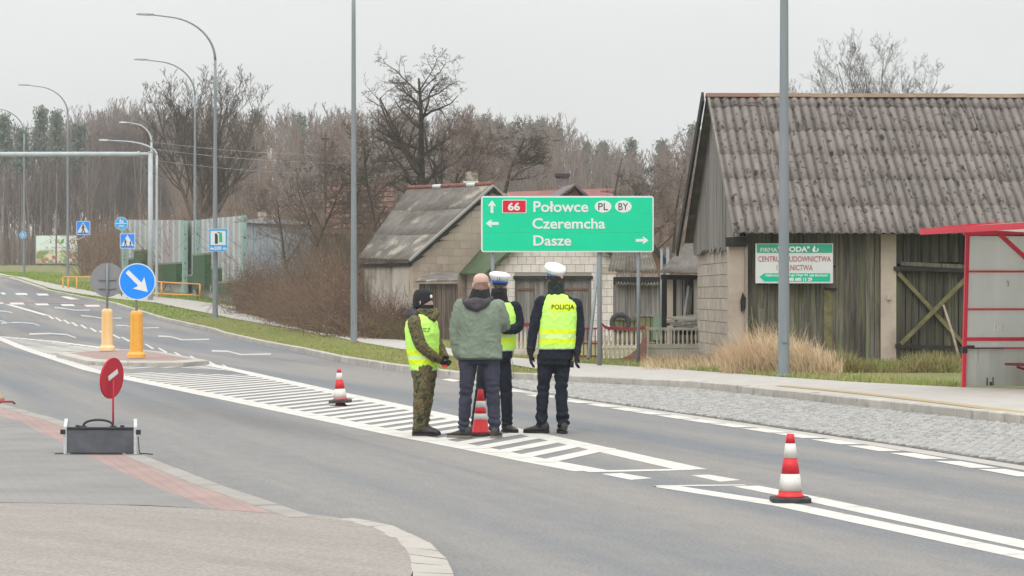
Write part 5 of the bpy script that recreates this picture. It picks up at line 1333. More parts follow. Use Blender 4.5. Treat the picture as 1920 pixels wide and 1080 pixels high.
mb = MB(); q = [(dxa, rY-2.7, dza), (X(1108, rY-2.7), rY-2.7, dze), (X(1108, rY), rY-.2, dze), (dxa-.45, rY-.2, dza)]; mb.loft([q, [(x, y, z-.09) for x, y, z in q]]); mb.build('dormer_roof', slp, rh)
for ex in (X(1052, rY-2.7), X(1104, rY-2.7)):
    mb = MB(); mb.bar((dxa, rY-2.74, dza-.08), (ex, rY-2.74, dze-.10), .04, .12, up=(0, 1, 0)); mb.build('barge_board', mat('dark_brown', A(84,66,60,.92)), rh)
cx0, cx1 = X(1043, rY), X(1066, rY)
mb = MB(); mb.box(cx0, cx1, rY+.2, rY+.8, rz-.6, Z(331, rY)); mb.build('chimney', mat('chimney_brick', A(160,150,146,.74), A(120,104,98,.74), scale=10, rough=.95), rh)
mb = MB(); mb.box(cx0-.07, cx1+.07, rY+.1, rY+.9, Z(331, rY), Z(325, rY)); mb.build('chimney_cap', mat('cap_dark', A(62,62,66,1.05)), rh)

# ---- corrugated shed behind the direction sign (right)
sY = 72.; s1 = thing('corrugated_shed', 'low plank shed with two tiers of broken corrugated sheets behind the white fence', 'shed', (X(1195, sY), sY+1, 0))
def patch4(a, b, c, d_): return lambda u, v: (Vector(a)*(1-u)+Vector(b)*u)*(1-v)+(Vector(d_)*(1-u)+Vector(c)*u)*v
asb_moss = mat('mossy_sheet', A(150,144,132,.62), A(112,106,96,.62), rough=.95, scale=4, rand=.15, c3=A(190,186,178,.62), s3=3, lo3=.6, hi3=.75)
P_ = patch4(W(1140, 509, sY+1.6), W(1233, 512, sY+1.6), W(1220, 470, sY+3.2), W(1150, 470, sY+3.2))
for i in range(3): corr_patch(P_, i/3, (i+1)/3, 0, 1, 5, .03, .03, 'roof_sheet', asb_moss, s1, Vector((0, -.6, .8)))
P_ = patch4(W(1154, 535, sY-.2), W(1240, 536, sY-.2), W(1231, 513, sY+1.5), W(1156, 513, sY+1.5))
for i in range(3): corr_patch(P_, i/3, (i+1)/3, 0, 1, 5, .035, .03, 'roof_sheet', asb_moss, s1, Vector((0, -.6, .8)))
wf = Frame((X(1150, sY+.1), sY+.1, 0), (1, 0, 0), (0, -1, 0)); ww = X(1238, sY)-X(1150, sY)
planks(wf, 0, ww, .9, lambda a: Z(534, sY), .16, wood_gable, s1, rg, jag=.03)
planks(wf, 0, ww*.45, .0, lambda a: .86, .13, moss_wood, s1, rg, jag=.03, gap=.02); planks(wf, ww*.45, ww, .0, lambda a: .92, .14, moss_wood, s1, rg, gap=.02, out=.02)
slab(wf, [(0, 0), (ww, 0), (ww, 2), (0, 2)], -.12, -.04, gap_dark, 'backing', s1)
slab(wf, [(0, .85), (ww*.5, .80), (ww*.5, .86), (0, .92)], .03, .07, wood_grey, 'rail', s1)
slab(wf, [(ww*.45, .93), (ww, .93), (ww, 1.0), (ww*.45, 1.0)], .03, .08, wood_gable, 'rail', s1)
slab(wf, [(X(1223, sY)-X(1150, sY), .30), (X(1243, sY)-X(1150, sY), .30), (X(1243, sY)-X(1150, sY), .93), (X(1225, sY)-X(1150, sY), .93)], .09, .12, mat('green_net', A(104,140,122,.92), A(120,132,118,.92), scale=8), 'green_sheet', s1)
ty = thing('discarded_wheel', 'old black wheel tyre leaning against the mossy shed boards beside the garage', 'old wheel', tuple(W(1166, 610, 71)))
mb = MB(); n_ = 20
c0 = W(1163, 605, 71.2)
for k in range(n_):
    pass
rings = []
for k in range(n_+1):
    a = 2*math.pi*k/n_; cc = c0+Vector((math.cos(a)*.22, 0, math.sin(a)*.22)); rings.append([tuple(cc+Vector((math.cos(a)*.07*math.cos(b), .07*math.sin(b), math.sin(a)*.07*math.cos(b)))) for b in [2*math.pi*j/8 for j in range(8)]])
mb.loft(rings, cap=False); mb.build('tread', rubber, ty, smooth=True)
# brown gable fragment and pale pipes behind
bg = thing('brown_gable', 'small brown timber gable peeking out behind the direction sign', 'shed', tuple(W(1230, 560, 78)))
mb = MB(); q = [(1205, 470), (1226, 462), (1246, 490), (1246, 560), (1205, 560)]; mb.loft([[tuple(W(a, b, 78)) for a, b in q], [tuple(W(a, b, 78)+Vector((0, 2, 0))) for a, b in q]]); mb.build('wall', mat('brown_timber', A(150,112,84,.82), A(120,88,68,.82), scale=3, stretch=(8, 8, .5)), bg)
mb = MB(); mb.bar(W(1222, 460, 77.8), W(1249, 493, 77.8), .15, .10, up=(0, 1, 0)); mb.build('barge_board', wood_black, bg)
for px_, w_, top, lab in ((1240.5, 5, 466, 'pale metal pipe, left one of the pair beside the dark shed'), (1252, 6, 464, 'pale metal pipe, right one of the pair beside the dark shed')):
    b_ = W(px_, 600, 68); tp = thing('metal_pipe', lab, 'pipe', tuple(b_)); mb = MB(); mb.tube([b_-Vector((0, 0, .6)), W(px_, top, 68)], w_*68/F/2, 10); mb.build('shaft', galv, tp, smooth=True)
    mb = MB(); mb.tube([W(px_, top+1, 68), W(px_, top-1, 68)], w_*68/F/2*1.2, 10); mb.build('cap', galv, tp)

# ---- dark little shed against the barn
dY = 61.; dsd = thing('dark_shed', 'small dark plank shed with drooping grey roof against the barn side', 'shed', (X(1275, dY), dY+1, 0))
P_ = patch4(W(1237, 511, dY-.4), W(1311, 514, dY-.4), W(1313, 456, dY+3.2), W(1286, 457, dY+3.2))
for i in range(3): corr_patch(P_, i/3, (i+1)/3, 0, 1, 4, .010, .02, 'roof_sheet', asb2, dsd, Vector((0, -.6, .8)))
df = Frame((X(1243, dY), dY, 0), (1, 0, 0), (0, -1, 0)); dw = X(1312, dY)-X(1243, dY)
slab(df, [(0, 0), (dw, 0), (dw, Z(517, dY)), (0, Z(516, dY))], -.5, -.45, gap_dark, 'backing', dsd)
for a_, b_, m_ in ((1251, 1262, plaster), (1268, 1279, wood_gable), (1281, 1285, wood_gable), (1287, 1290, wood_dark), (1301, 1312, block_p)):
    slab(df, [(X(a_, dY)-X(1243, dY), 0), (X(b_, dY)-X(1243, dY), 0), (X(b_, dY)-X(1243, dY), Z(519, dY)), (X(a_, dY)-X(1243, dY), Z(519, dY))], -.06, -.02, m_, 'plank', dsd)
slab(df, [(-.05, Z(524, dY)), (dw, Z(524, dY)), (dw, Z(516, dY)), (-.05, Z(515, dY))], -.02, .06, wood_black, 'eave_beam', dsd)
for k, (a_, b_, c_) in enumerate(((1283, 1291, 536), (1288, 1294, 545), (1292, 1296, 540))):
    mb = MB(); mb.bar(W(a_, 600, dY-.2), W(b_, c_, dY-.05), .05, .04); mb.build('loose_board', wood_dark if k else wood_gable, dsd)

# ---- fences
fw = mat('white_concrete_fence', A(222,214,206,.9), A(196,184,176,.9), rough=.9, scale=5, c3=A(150,130,122,.82), s3=4, lo3=.6, hi3=.75); fr_ = mat('dark_red_cap', A(150,62,72,.92), A(120,52,60,.92), rough=.8, scale=6, bump=.004)
def baluster(mb, x, y, z0, z1, w):
    H = z1-z0; mb.lathe([(w*.5, 0), (w*.5, H*.08), (w*.28, H*.12), (w*.48, H*.38), (w*.5, H*.5), (w*.34, H*.75), (w*.26, H*.86), (w*.5, H*.92), (w*.5, H)], (x, y, z0), 8)
fY = 56.
wf_ = thing('white_fence', 'white concrete baluster fence with dark red wavy cap and arched end', 'fence', tuple(W(1168, 680, fY)))
n_ = 9
for i in range(n_):
    px_ = 1133+i*8.6; x = X(px_, fY)
    mb = MB(); baluster(mb, x, fY, Z(649, fY), Z(617, fY), .062); mb.build('baluster', fw, wf_, smooth=True)
    xb = 672 if px_ < 1165 else 672-((px_-1165)/40)**2*24
    if xb > 655: mb = MB(); baluster(mb, x, fY, Z(xb, fY), Z(652, fY), .062); mb.build('baluster', fw, wf_, smooth=True)
mb = MB(); mb.box(X(1129, fY), X(1203, fY), fY-.03, fY+.03, Z(653, fY), Z(647.5, fY)); mb.build('middle_rail', fw, wf_)
caps = [(1128, 604), (1134, 610), (1142, 613), (1150, 611), (1160, 614), (1172, 613), (1184, 614), (1196, 612), (1210, 611)]
mb = MB(); mb.extr([(X(a, fY), Z(b, fY)) for a, b in caps]+[(X(a, fY), Z(b+6, fY)) for a, b in reversed(caps)], fY-.05, fY+.05); mb.build('top_cap', fr_, wf_)
ac = [(1209, 617), (1207, 630), (1200, 646), (1190, 658), (1178, 667), (1160, 673), (1142, 674)]; ao = [(1212, 617), (1213, 640), (1212, 676), (1212, 690), (1178, 690), (1160, 690), (1128, 690)]
for i in range(6):
    mb = MB(); mb.extr([(X(a, fY), Z(b, fY)) for a, b in (ac[i], ac[i+1], ao[i+1], ao[i])], fY-.035, fY+.035); mb.build('plinth', mat('faded_brick', A(160,120,112,.82), A(142,104,98,.82), scale=8, rough=.95), wf_)
w2 = thing('white_fence', 'short piece of white baluster fence left of the officer seen from behind', 'fence', tuple(W(982, 660, 60)))
for px_ in (970, 977.5, 985, 992.5, 1000, 1007.5): mb = MB(); baluster(mb, X(px_, 60), 60, Z(654, 60), Z(612, 60), .06); mb.build('baluster', fw, w2, smooth=True)
mb = MB(); mb.box(X(964, 60), X(1012, 60), 59.95, 60.05, Z(612, 60), Z(605, 60)); mb.build('top_cap', fr_, w2)
mb = MB(); mb.box(X(964, 60), X(1012, 60), 59.95, 60.05, -.05, Z(654, 60)); mb.build('plinth', fw, w2)
rgte = thing('red_gate', 'low dark red metal gate between the garage doors and the white fence', 'gate', tuple(W(1085, 676, 57)))
for px_ in np.arange(1044, 1127, 7.2): mb = MB(); mb.box(X(px_, 57)-.012, X(px_, 57)+.012, 57, 57.02, .1, Z(616, 57)); mb.build('bar', fr_, rgte)
for y_ in (616, 644, 668): mb = MB(); mb.box(X(1042, 57), X(1128, 57), 56.98, 57.04, Z(y_, 57)-.02, Z(y_, 57)+.02); mb.build('rail', fr_, rgte)
for px_ in (1042, 1127): mb = MB(); mb.box(X(px_, 57)-.03, X(px_, 57)+.03, 56.97, 57.05, -.1, Z(612, 57)); mb.build('post', fr_, rgte)
gY_ = 61.5-3
gfm = mat('grey_concrete_fence', A(178,174,162,.85), A(154,152,138,.85), rough=.95, scale=4, c3=A(130,136,112,.82), s3=2, lo3=.55, hi3=.75)
gf_ = thing('grey_fence', 'weathered grey concrete baluster fence in dry grass beside the barn', 'fence', tuple(W(1280, 670, gY_)))
for i in range(14): mb = MB(); baluster(mb, X(1232+i*8.1, gY_), gY_, Z(646, gY_), Z(619, gY_), .055); mb.build('baluster', gfm, gf_, smooth=True)
mb = MB(); mb.box(X(1211, gY_), X(1351, gY_), gY_-.03, gY_+.03, Z(619, gY_), Z(614, gY_)); mb.build('top_rail', gfm, gf_)
mb = MB(); mb.box(X(1211, gY_), X(1351, gY_), gY_-.03, gY_+.03, Z(653, gY_), Z(645, gY_)); mb.build('bottom_rail', gfm, gf_)
mb = MB(); mb.box(X(1214, gY_), X(1349, gY_), gY_-.02, gY_+.02, -.05, Z(653, gY_)); mb.build('plinth', gfm, gf_)
for px_ in (1212, 1350): mb = MB(); mb.box(X(px_, gY_)-.05, X(px_, gY_)+.05, gY_-.05, gY_+.05, -.1, Z(612, gY_)); mb.build('post', gfm, gf_)
for k in range(2):
    for e in range(4): mb = MB(); mb.box(X(1217+0, gY_), X(1228, gY_), gY_-.02, gY_+.02, Z(622+e*7, gY_), Z(620+e*7, gY_)); 
    if k == 0: mb.build('slat', gfm, gf_)

# ---- stack of bricks under a corrugated sheet
wp = thing('covered_stack', 'stack of old bricks and boards under a sagging corrugated sheet by the barn', 'stack', tuple(W(1300, 640, 60.5)))
wy = 59.6
P_ = patch4(W(1250, 603, wy-.5), W(1262, 612, wy-.9), W(1362, 598, wy-.9), W(1350, 591, wy+.3))
def Pw(u, v): return P_(v, u)
for i in range(2): corr_patch(lambda u, v: W(1250, 604, wy-.5+u*.9)*(1-v)+W(1360, 594, wy-.5+u*.9)*v+Vector((0, 0, u*.14-.05)), i/2, (i+1)/2, 0, 1, 3, .025, .0, 'roof_sheet', asb_moss, wp, Vector((0, 0, 1)))
for k in range(3): mb = MB(); mb.bar(W(1256+k*6, 608+k*2, wy-.55), W(1330+k*14, 603+k*2, wy-.6), .06, .05); mb.build('board', wood_gable, wp)
for px_ in (1268, 1312, 1356): mb = MB(); mb.bar(W(px_, 600, wy-.3), W(px_+4, 662, wy-.3), .05, .06); mb.build('post', wood_dark, wp)
rbm = mat('old_red_brick', A(150,104,88,.92), A(126,92,80,.92), rough=.95, scale=6, rand=.2)
for i in range(9):
    for j in range(4):
        if rb.random() < .85: mb = MB(); x = X(1275, wy)+i*.115*.9; mb.box(x, x+.1, wy-.2, wy-.08, .08+j*.14, .08+j*.14+.12); mb.build('brick', rbm, wp)
mb = MB(); mb.box(X(1262, wy), X(1362, wy), wy-.02, wy+.4, -.05, .72); mb.build('stack_core', gap_dark, wp)
mb = MB(); mb.bar(W(1322, 600, wy-.1), W(1331, 568, wy+.1), .03, .03); mb.build('loose_board', wood_dark, wp)
cb = thing('concrete_rubble', 'broken concrete slab lying at the foot of the barn corner column', 'rubble', tuple(W(1390, 640, 49.6)))
mb = MB(); q = [(1368, 634), (1385, 629), (1404, 633), (1398, 641), (1375, 643)]; mb.loft([[tuple(W(a, b, 49.5)) for a, b in q], [tuple(W(a, b, 49.9)) for a, b in q]]); mb.build('slab', conc, cb)

# ---- houses seen through the bushes on the left
y_ = 128.; lh = thing('red_tile_house', 'reddish tiled roof house half hidden behind the bare bushes', 'house', (X(675, y_), y_+3, h(y_)))
tile = mat('old_red_tile', A(172,130,118,.62), A(140,108,98,.6), rough=.9, scale=2.5, c3=A(120,100,90,.58), s3=1.5, lo3=.55, hi3=.72)
a, b, c, d_ = W(608, 440, y_-3), W(745, 440, y_-3), W(735, 350, y_), W(616, 351, y_)
for r_i in range(9):
    v0, v1 = r_i/9, (r_i+1)/9+.01; mb = MB(); q = [a.lerp(d_, v0), b.lerp(c, v0), b.lerp(c, v1), a.lerp(d_, v1)]; lift = Vector((0, -.04, .05))
    mb.loft([[tuple(q[0]+lift), tuple(q[1]+lift), tuple(q[2]), tuple(q[3])], [tuple(v-Vector((0, -.1, .1))) for v in q]]); mb.build('tile_course', tile, lh)
mb = MB(); mb.box(a.x+.2, b.x-.2, y_-2.7, y_+2.5, h(y_)-.4, a.z+.02); mb.build('wall', mat('pale_wall', A(190,180,166,.74), A(170,160,150,.74), scale=1), lh)
mb = MB(); q = [c, d_, d_+Vector((0, 3, -2.3)), c+Vector((0, 3, -2.3))]; mb.loft([[tuple(v) for v in q], [tuple(v-Vector((0, 0, .1))) for v in q]]); mb.build('back_roof', tile, lh)
y_ = 124.; gs = thing('grey_blue_shed', 'pale blue grey sheet metal building with chimney behind the bushes', 'shed', (X(520, y_), y_+2, h(y_)))
sm = mat('blue_grey_sheet', A(164,182,196,.62), A(180,190,198,.62), rough=.6, scale=1.2, c3=A(150,158,164,.6), s3=.8, lo3=.55, hi3=.75)
for i in range(9):
    p0, p1 = 462+i*13.2, 462+(i+1)*13.2-.4; t0, t1 = (418+i*.4, 418+(i+1)*.4); mb = MB(); mb.extr([(X(p0, y_), h(y_)-.3), (X(p1, y_), h(y_)-.3), (X(p1, y_), Z(t1, y_)), (X(p0, y_), Z(t0, y_))], y_+(i % 2)*.006, y_+3); mb.build('sheet_panel', sm, gs)
mb = MB(); mb.extr([(X(460, y_), Z(418, y_)), (X(582, y_), Z(422, y_)), (X(580, y_), Z(415, y_)), (X(468, y_), Z(411, y_))], y_-.2, y_+3.2); mb.build('roof', mat('pale_roof', A(196,204,206,.58), scale=2), gs)
mb = MB(); mb.box(X(482, y_), X(497, y_), y_+.5, y_+1, Z(412, y_), Z(389, y_)); mb.build('chimney', plaster, gs)
mb = MB(); mb.box(X(480.5, y_), X(498.5, y_), y_+.44, y_+1.06, Z(391, y_), Z(387.5, y_)); mb.build('chimney_cap', conc, gs)
# ------------------------------------------------------------------ vegetation
class Segs:
    def __init__(s): s.p0 = []; s.p1 = []; s.r0 = []; s.r1 = []
    def add(s, a, b, ra, rb): s.p0.append(tuple(a)); s.p1.append(tuple(b)); s.r0.append(ra); s.r1.append(rb)
    def arr(s): return np.array(s.p0, float), np.array(s.p1, float), np.array(s.r0), np.array(s.r1)
def seg_geo(p0, p1, r0, r1, k):
    """prisms with k sides around every segment -> vertices, quads"""
    n = len(p0); d = p1-p0; d /= np.maximum(np.linalg.norm(d, axis=1, keepdims=True), 1e-9)
    ref = np.where(np.abs(d[:, 2:3]) > .9, np.array([[1., 0, 0]]), np.array([[0, 0, 1.]]))
    a = np.cross(d, ref); a /= np.maximum(np.linalg.norm(a, axis=1, keepdims=True), 1e-9); b = np.cross(d, a)
    V = np.empty((n, 2, k, 3))
    for i in range(k):
        t = 2*math.pi*i/k; o = a*math.cos(t)+b*math.sin(t)
        V[:, 0, i] = p0+o*r0[:, None]; V[:, 1, i] = p1+o*r1[:, None]
    base = np.arange(n)[:, None]*2*k; Q = []
    for i in range(k):
        j = (i+1) % k; Q.append(np.stack([base[:, 0]+i, base[:, 0]+j, base[:, 0]+k+j, base[:, 0]+k+i], 1))
    return V.reshape(-1, 3), np.concatenate(Q)
def quad_mesh(name, V, Q, smooth=False):
    me = bpy.data.meshes.new(name); n = len(V); m = len(Q); k = Q.shape[1]
    me.vertices.add(n); me.vertices.foreach_set('co', np.ascontiguousarray(V, dtype=np.float32).ravel())
    me.loops.add(m*k); me.loops.foreach_set('vertex_index', Q.astype(np.int32).ravel())
    me.polygons.add(m); me.polygons.foreach_set('loop_start', np.arange(0, m*k, k, dtype=np.int32)); me.polygons.foreach_set('loop_total', np.full(m, k, dtype=np.int32))
    if smooth: me.polygons.foreach_set('use_smooth', np.ones(m, dtype=bool))
    me.update(); me.validate(); return me

def grow(r, H, levels, spread=.9, up=.35, nb=(7, 6, 5, 4), r_base=.16, wob=.18, trunk_frac=.25, lens=(1, .55, .45, .4), first=None, rmin=.006, droop=0.0):
    """bare tree: list of (level, a, b, ra, rb)"""
    out = []
    def branch(p, d, L, rad, lv, seed_dir=None):
        n = max(3, int(5-lv*.5)) if lv else 9; step = L/n; rr = rad; pts = [(p, rr)]; q = Vector(p); dd = Vector(d)
        for i in range(n):
            dd = (dd+Vector((r.uniform(-1, 1), r.uniform(-1, 1), r.uniform(-1, 1)))*wob*(1 if lv else .35)+Vector((0, 0, up*(.25 if lv else .1)-droop*(lv > 1)))).normalized()
            q2 = q+dd*step; r2 = rad*(1-(i+1)/n*(.72 if lv else .8)); out.append((lv, q.copy(), q2.copy(), rr, max(rmin, r2))); q = q2; rr = max(rmin, r2); pts.append((q.copy(), rr, dd.copy()))
        if lv >= levels: return
        cnt = nb[min(lv, len(nb)-1)]
        for c in range(cnt):
            t = (trunk_frac+(1-trunk_frac)*(c+r.random()*.8)/cnt) if lv == 0 else (.15+.85*(c+r.random())/cnt)
            i = min(n-1, int(t*n)); base, br = pts[i][0], pts[i][1]; bd = pts[i+1][2]
            az = r.uniform(0, 2*math.pi); side = Vector((math.cos(az), math.sin(az), 0)); side = (side-bd*side.dot(bd))
            if side.length < .01: continue
            side.normalize(); nd = (bd*(1-spread*.6)+side*spread+Vector((0, 0, up*.5))).normalized()
            LL = L*lens[min(lv+1, len(lens)-1)]*(1.15-.6*t if lv == 0 else 1.05-.4*t)*r.uniform(.7, 1.2)
            branch(base.lerp(pts[i+1][0], r.random()), nd, LL, max(rmin, br*(.58 if lv == 0 else .48)), lv+1)
    branch(Vector((0, 0, 0)), Vector(first or (0, 0, 1)), H, r_base, 0)
    return out
bark = mat('tree_bark', A(130,116,106,.62), A(100,90,82,.6), rough=1, scale=5, c3=A(112,112,84,.4), s3=2, lo3=.55, hi3=.7)
bark_dark = mat('dark_tree_bark', A(94,88,76,.6), A(70,66,58,.6), rough=1, scale=5, c3=A(98,104,66,.6), s3=2, lo3=.5, hi3=.7)
twig_m = mat('twigs', A(160,140,130,.7), A(130,114,104,.7), rough=1, scale=.6)
twig_dark = mat('dark_twigs', A(124,110,98,.62), A(96,88,76,.6), rough=1, scale=.6)
def tree_obj(name, label, loc, segs, mb_, mt_, group=None, scale=1.0, sx=1.0):
    t = thing(name, label, 'tree', loc, group)
    for nm, lo_, hi_, k, m in (('trunk', 0, 1, 6, mb_), ('crown', 1, 9, 3, mt_)):
        S_ = [s for s in segs if (s[0] < 1 if nm == 'trunk' else s[0] >= 1)]
        if not S_: continue
        p0 = np.array([tuple(s[1]) for s in S_])*scale; p1 = np.array([tuple(s[2]) for s in S_])*scale; p0[:, 0] *= sx; p1[:, 0] *= sx
        V, Q = seg_geo(p0, p1, np.array([s[3] for s in S_])*scale, np.array([s[4] for s in S_])*scale, k)
        me = quad_mesh(nm, V, Q, True); link(nm, me, t, m)
    return t
# big trees one can tell apart
r1 = random.Random(21)
y_ = 172.; sg_ = []
for az_ in ((-.42, .05), (-.20, .2), (-.03, -.1), (.10, .2), (.24, .1), (.46, -.05)):
    sg_ += [(max(0, s[0]) if s[0] == 0 else s[0], s[1], s[2], s[3], s[4]) for s in grow(r1, 8.6, 4, spread=.62, up=.42, nb=(13, 7, 5, 4), r_base=.15, wob=.18, trunk_frac=.18, lens=(1, .46, .5, .5), first=(az_[0], az_[1], 1), rmin=.008)]
sg_.append((0, Vector((0, 0, -1.5)), Vector((0, 0, .3)), .42, .34))
tree_obj('bare_tree', 'wide bare tree with many upright stems behind the noise barrier', (X(379, y_), y_, Z(452, y_)), sg_, bark, twig_dark, scale=1.05)
r1 = random.Random(5); y_ = 106.
sg_ = grow(r1, 6.3, 4, spread=1.0, up=.22, nb=(20, 8, 6, 5), r_base=.25, wob=.26, trunk_frac=.10, lens=(1, .58, .5, .5), rmin=.006, first=(-.04, 0, 1))
sg_ += grow(random.Random(8), 4.6, 4, spread=.85, up=.25, nb=(10, 8, 6, 4), r_base=.14, wob=.3, trunk_frac=.25, lens=(1, .6, .5, .5), rmin=.006, first=(.95, .1, 1))
tree_obj('gnarled_tree', 'dark gnarled bare tree rising above the asbestos roofed house', (X(789, y_), y_, Z(420, y_)), sg_, bark_dark, twig_dark, sx=.86, scale=.93)
r1 = random.Random(31); y_ = 112.
sg_ = grow(r1, 2.7, 4, spread=.95, up=.12, nb=(12, 8, 6, 4), r_base=.10, wob=.34, trunk_frac=.2, lens=(1, .75, .5, .5), rmin=.007, first=(.3, .0, 1))
tree_obj('crooked_tree', 'small crooked bare tree above the red sheet roof', (X(945, y_), y_, Z(372, y_)), sg_, bark_dark, twig_dark)
for k, (px_, py_, Hm, seed, dirx) in enumerate(((860, 372, 3.4, 3, .35), (712, 420, 4.0, 4, -.1), (655, 440, 4.6, 6, .1), (590, 430, 3.6, 9, .3), (1262, 430, 3.6, 10, .1), (1215, 440, 3.2, 12, -.1), (540, 470, 3.4, 14, -.2))):
    lab = ['low spreading bare tree touching the chimney of the old house', 'bare bushy tree right of the tall lamp post beside the old house', 'bare bushy tree left of the tall lamp post before the red tiled roof',
           'thin bare tree above the pale grey shed roof', 'bare tree in the gap left of the barn gable', 'bare tree just right of the green direction board', 'thin bare tree left of the wooden electricity pole'][k]
    y_ = 104.+k*2; sg_ = grow(random.Random(seed), Hm, 4, spread=.9, up=.3, nb=(13, 8, 6, 4), r_base=.08, wob=.3, trunk_frac=.08, lens=(1, .7, .55, .5), rmin=.006, first=(dirx, 0, 1))
    tree_obj('bare_tree', lab, (X(px_, y_), y_, Z(py_, y_)-1.0), sg_, bark_dark, twig_dark if k % 2 else twig_m)
# tree behind the barn
y_ = 96.; sg_ = []
for i, az_ in enumerate(((-1.0, .0), (-.66, .1), (-.38, .0), (-.18, .1), (-.02, .1), (.12, -.1), (.40, .1), (.85, 0))):
    sg_ += grow(random.Random(40+i), 4.35 if i == 4 else 4.05+.2*(i % 3), 4, spread=.6, up=.32, nb=(12, 7, 5, 4), r_base=.045, wob=.13, trunk_frac=.25, lens=(1, .42, .5, .5), first=(az_[0], az_[1], 1), rmin=.003)
tree_obj('bare_tree', 'large pale bare tree standing behind the barn roof', (X(1640, y_), y_, Z(262, y_)-1.5), sg_, mat('pale_bark', A(150,144,140,.5), A(130,124,120,.5)), mat('pale_twigs', A(170,164,162,.55), A(150,145,142,.55)), sx=1.0)

# far wood: one mass of bare trunks and twigs, one object
def proto(seed, H):
    r = random.Random(seed); segs = grow(r, H, 3, spread=.5, up=.45, nb=(16, 6, 4), r_base=.10+.03*r.random(), wob=.10, trunk_frac=.28, lens=(1, .24, .5, .5), rmin=.016)
    tr = [s for s in segs if s[0] == 0]; tw = [s for s in segs if s[0] > 0]
    def g_(S_, k): return seg_geo(np.array([tuple(s[1]) for s in S_]), np.array([tuple(s[2]) for s in S_]), np.array([s[3] for s in S_]), np.array([s[4] for s in S_]), k)
    return g_(tr, 4), g_(tw, 3)
protos = [proto(100+i, 14) for i in range(8)]
nr_ = np.random.RandomState(3)
def scatter(name, items, which, m):
    VV, QQ, b = [], [], 0
    for (x, y, z, s, sw, rz, k) in items:
        V, Q = protos[k][which]; c, s_ = math.cos(rz), math.sin(rz); w = np.empty_like(V)
        w[:, 0] = (V[:, 0]*c-V[:, 1]*s_)*sw+x; w[:, 1] = (V[:, 0]*s_+V[:, 1]*c)*sw+y; w[:, 2] = V[:, 2]*s+z
        VV.append(w); QQ.append(Q+b); b += len(w)
    o = link(name, quad_mesh(name, np.concatenate(VV), np.concatenate(QQ)), None, m); return o
def top_px(px): return float(np.interp(px, [-100, 60, 120, 190, 240, 300, 380, 450, 600, 720, 900, 1000, 1050, 1100, 1200, 1280, 1330, 1600, 2000], [222, 240, 222, 205, 200, 215, 205, 215, 208, 212, 215, 232, 222, 270, 275, 262, 240, 230, 230]))
items = []
for i in range(620):
    px_ = nr_.uniform(-60, 1420); Y_ = nr_.uniform(215, 330); zt_ = Z(top_px(px_)+abs(nr_.normal(0, 18))+14, Y_); z0_ = h(Y_)-.2
    if px_ < 330 and Y_ < 300: Y_ = 305+nr_.uniform(0, 25); zt_ = Z(top_px(px_)+abs(nr_.normal(0, 16))+12, Y_); z0_ = h(Y_)-.2
    s_ = (zt_-z0_)/14.6; items.append((X(px_, Y_), Y_, z0_, s_, s_*nr_.uniform(.8, 1.3), nr_.uniform(0, 6.28), int(nr_.randint(8))))
for sgn in (-1, 1):          # the wood goes on outside the frame
    for i in range(40):
        Y_ = nr_.uniform(260, 340); x_ = sgn*nr_.uniform(80, 150); items.append((x_, Y_, h(Y_)-.2, 1.3, 1.3, nr_.uniform(0, 6.28), int(nr_.randint(8))))
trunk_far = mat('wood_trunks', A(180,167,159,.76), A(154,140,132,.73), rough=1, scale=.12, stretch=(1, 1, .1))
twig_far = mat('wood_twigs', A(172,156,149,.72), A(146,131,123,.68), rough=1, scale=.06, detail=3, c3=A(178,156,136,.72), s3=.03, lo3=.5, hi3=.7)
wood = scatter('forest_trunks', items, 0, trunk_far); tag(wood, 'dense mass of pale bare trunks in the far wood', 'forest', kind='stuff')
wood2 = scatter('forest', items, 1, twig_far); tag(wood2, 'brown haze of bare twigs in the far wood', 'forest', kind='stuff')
# low brush filling the foot of the wood
def brush(name, label, pts, m, n, Hh, w=.018, lean=.5, k=3, bend=.25, seed=1, cat='bushes'):
    """n curved stems rooted at random points of pts (function -> x, y, z)"""
    rr = np.random.RandomState(seed); P = np.array([pts(rr) for _ in range(n)]); H_ = P[:, 3]*rr.uniform(.55, 1.1, n); P = P[:, :3]
    d = rr.normal(0, lean, (n, 3)); d[:, 2] = 1; d /= np.linalg.norm(d, axis=1, keepdims=True)
    VV, QQ, b = [], [], 0; q = P.copy(); dd = d.copy(); ns = 3
    for i in range(ns):
        dd = dd+rr.normal(0, bend, (n, 3)); dd /= np.linalg.norm(dd, axis=1, keepdims=True); q2 = q+dd*(H_/ns)[:, None]
        V, Q = seg_geo(q, q2, np.full(n, w*(1-i*.28)), np.full(n, w*(1-(i+1)*.28)), k); VV.append(V); QQ.append(Q+b); b += len(V)
        # side twigs
        if i:
            for j in range(2):
                sd = dd+rr.normal(0, .6, (n, 3)); sd /= np.linalg.norm(sd, axis=1, keepdims=True); a0 = q+(q2-q)*rr.uniform(0, 1, (n, 1)); a1 = a0+sd*(H_*rr.uniform(.15, .35, n))[:, None]
                V, Q = seg_geo(a0, a1, np.full(n, w*.5), np.full(n, w*.3), k); VV.append(V); QQ.append(Q+b); b += len(V)
        q = q2
    o = link(name, quad_mesh(name, np.concatenate(VV), np.concatenate(QQ)), None, m); tag(o, label, cat, kind='stuff'); return o
brown_b = mat('brown_brush', A(172,142,122,.74), A(112,92,80,.62), rough=1, scale=2.2, detail=5, c3=A(140,130,96,.7), s3=.9, lo3=.52, hi3=.7)
def far_brush(rr):
    px_ = rr.uniform(-60, 1420); Y_ = rr.uniform(200, 300) if px_ > 330 else rr.uniform(302, 325); return (X(px_, Y_), Y_, h(Y_)-.1, rr.uniform(2.5, 7))
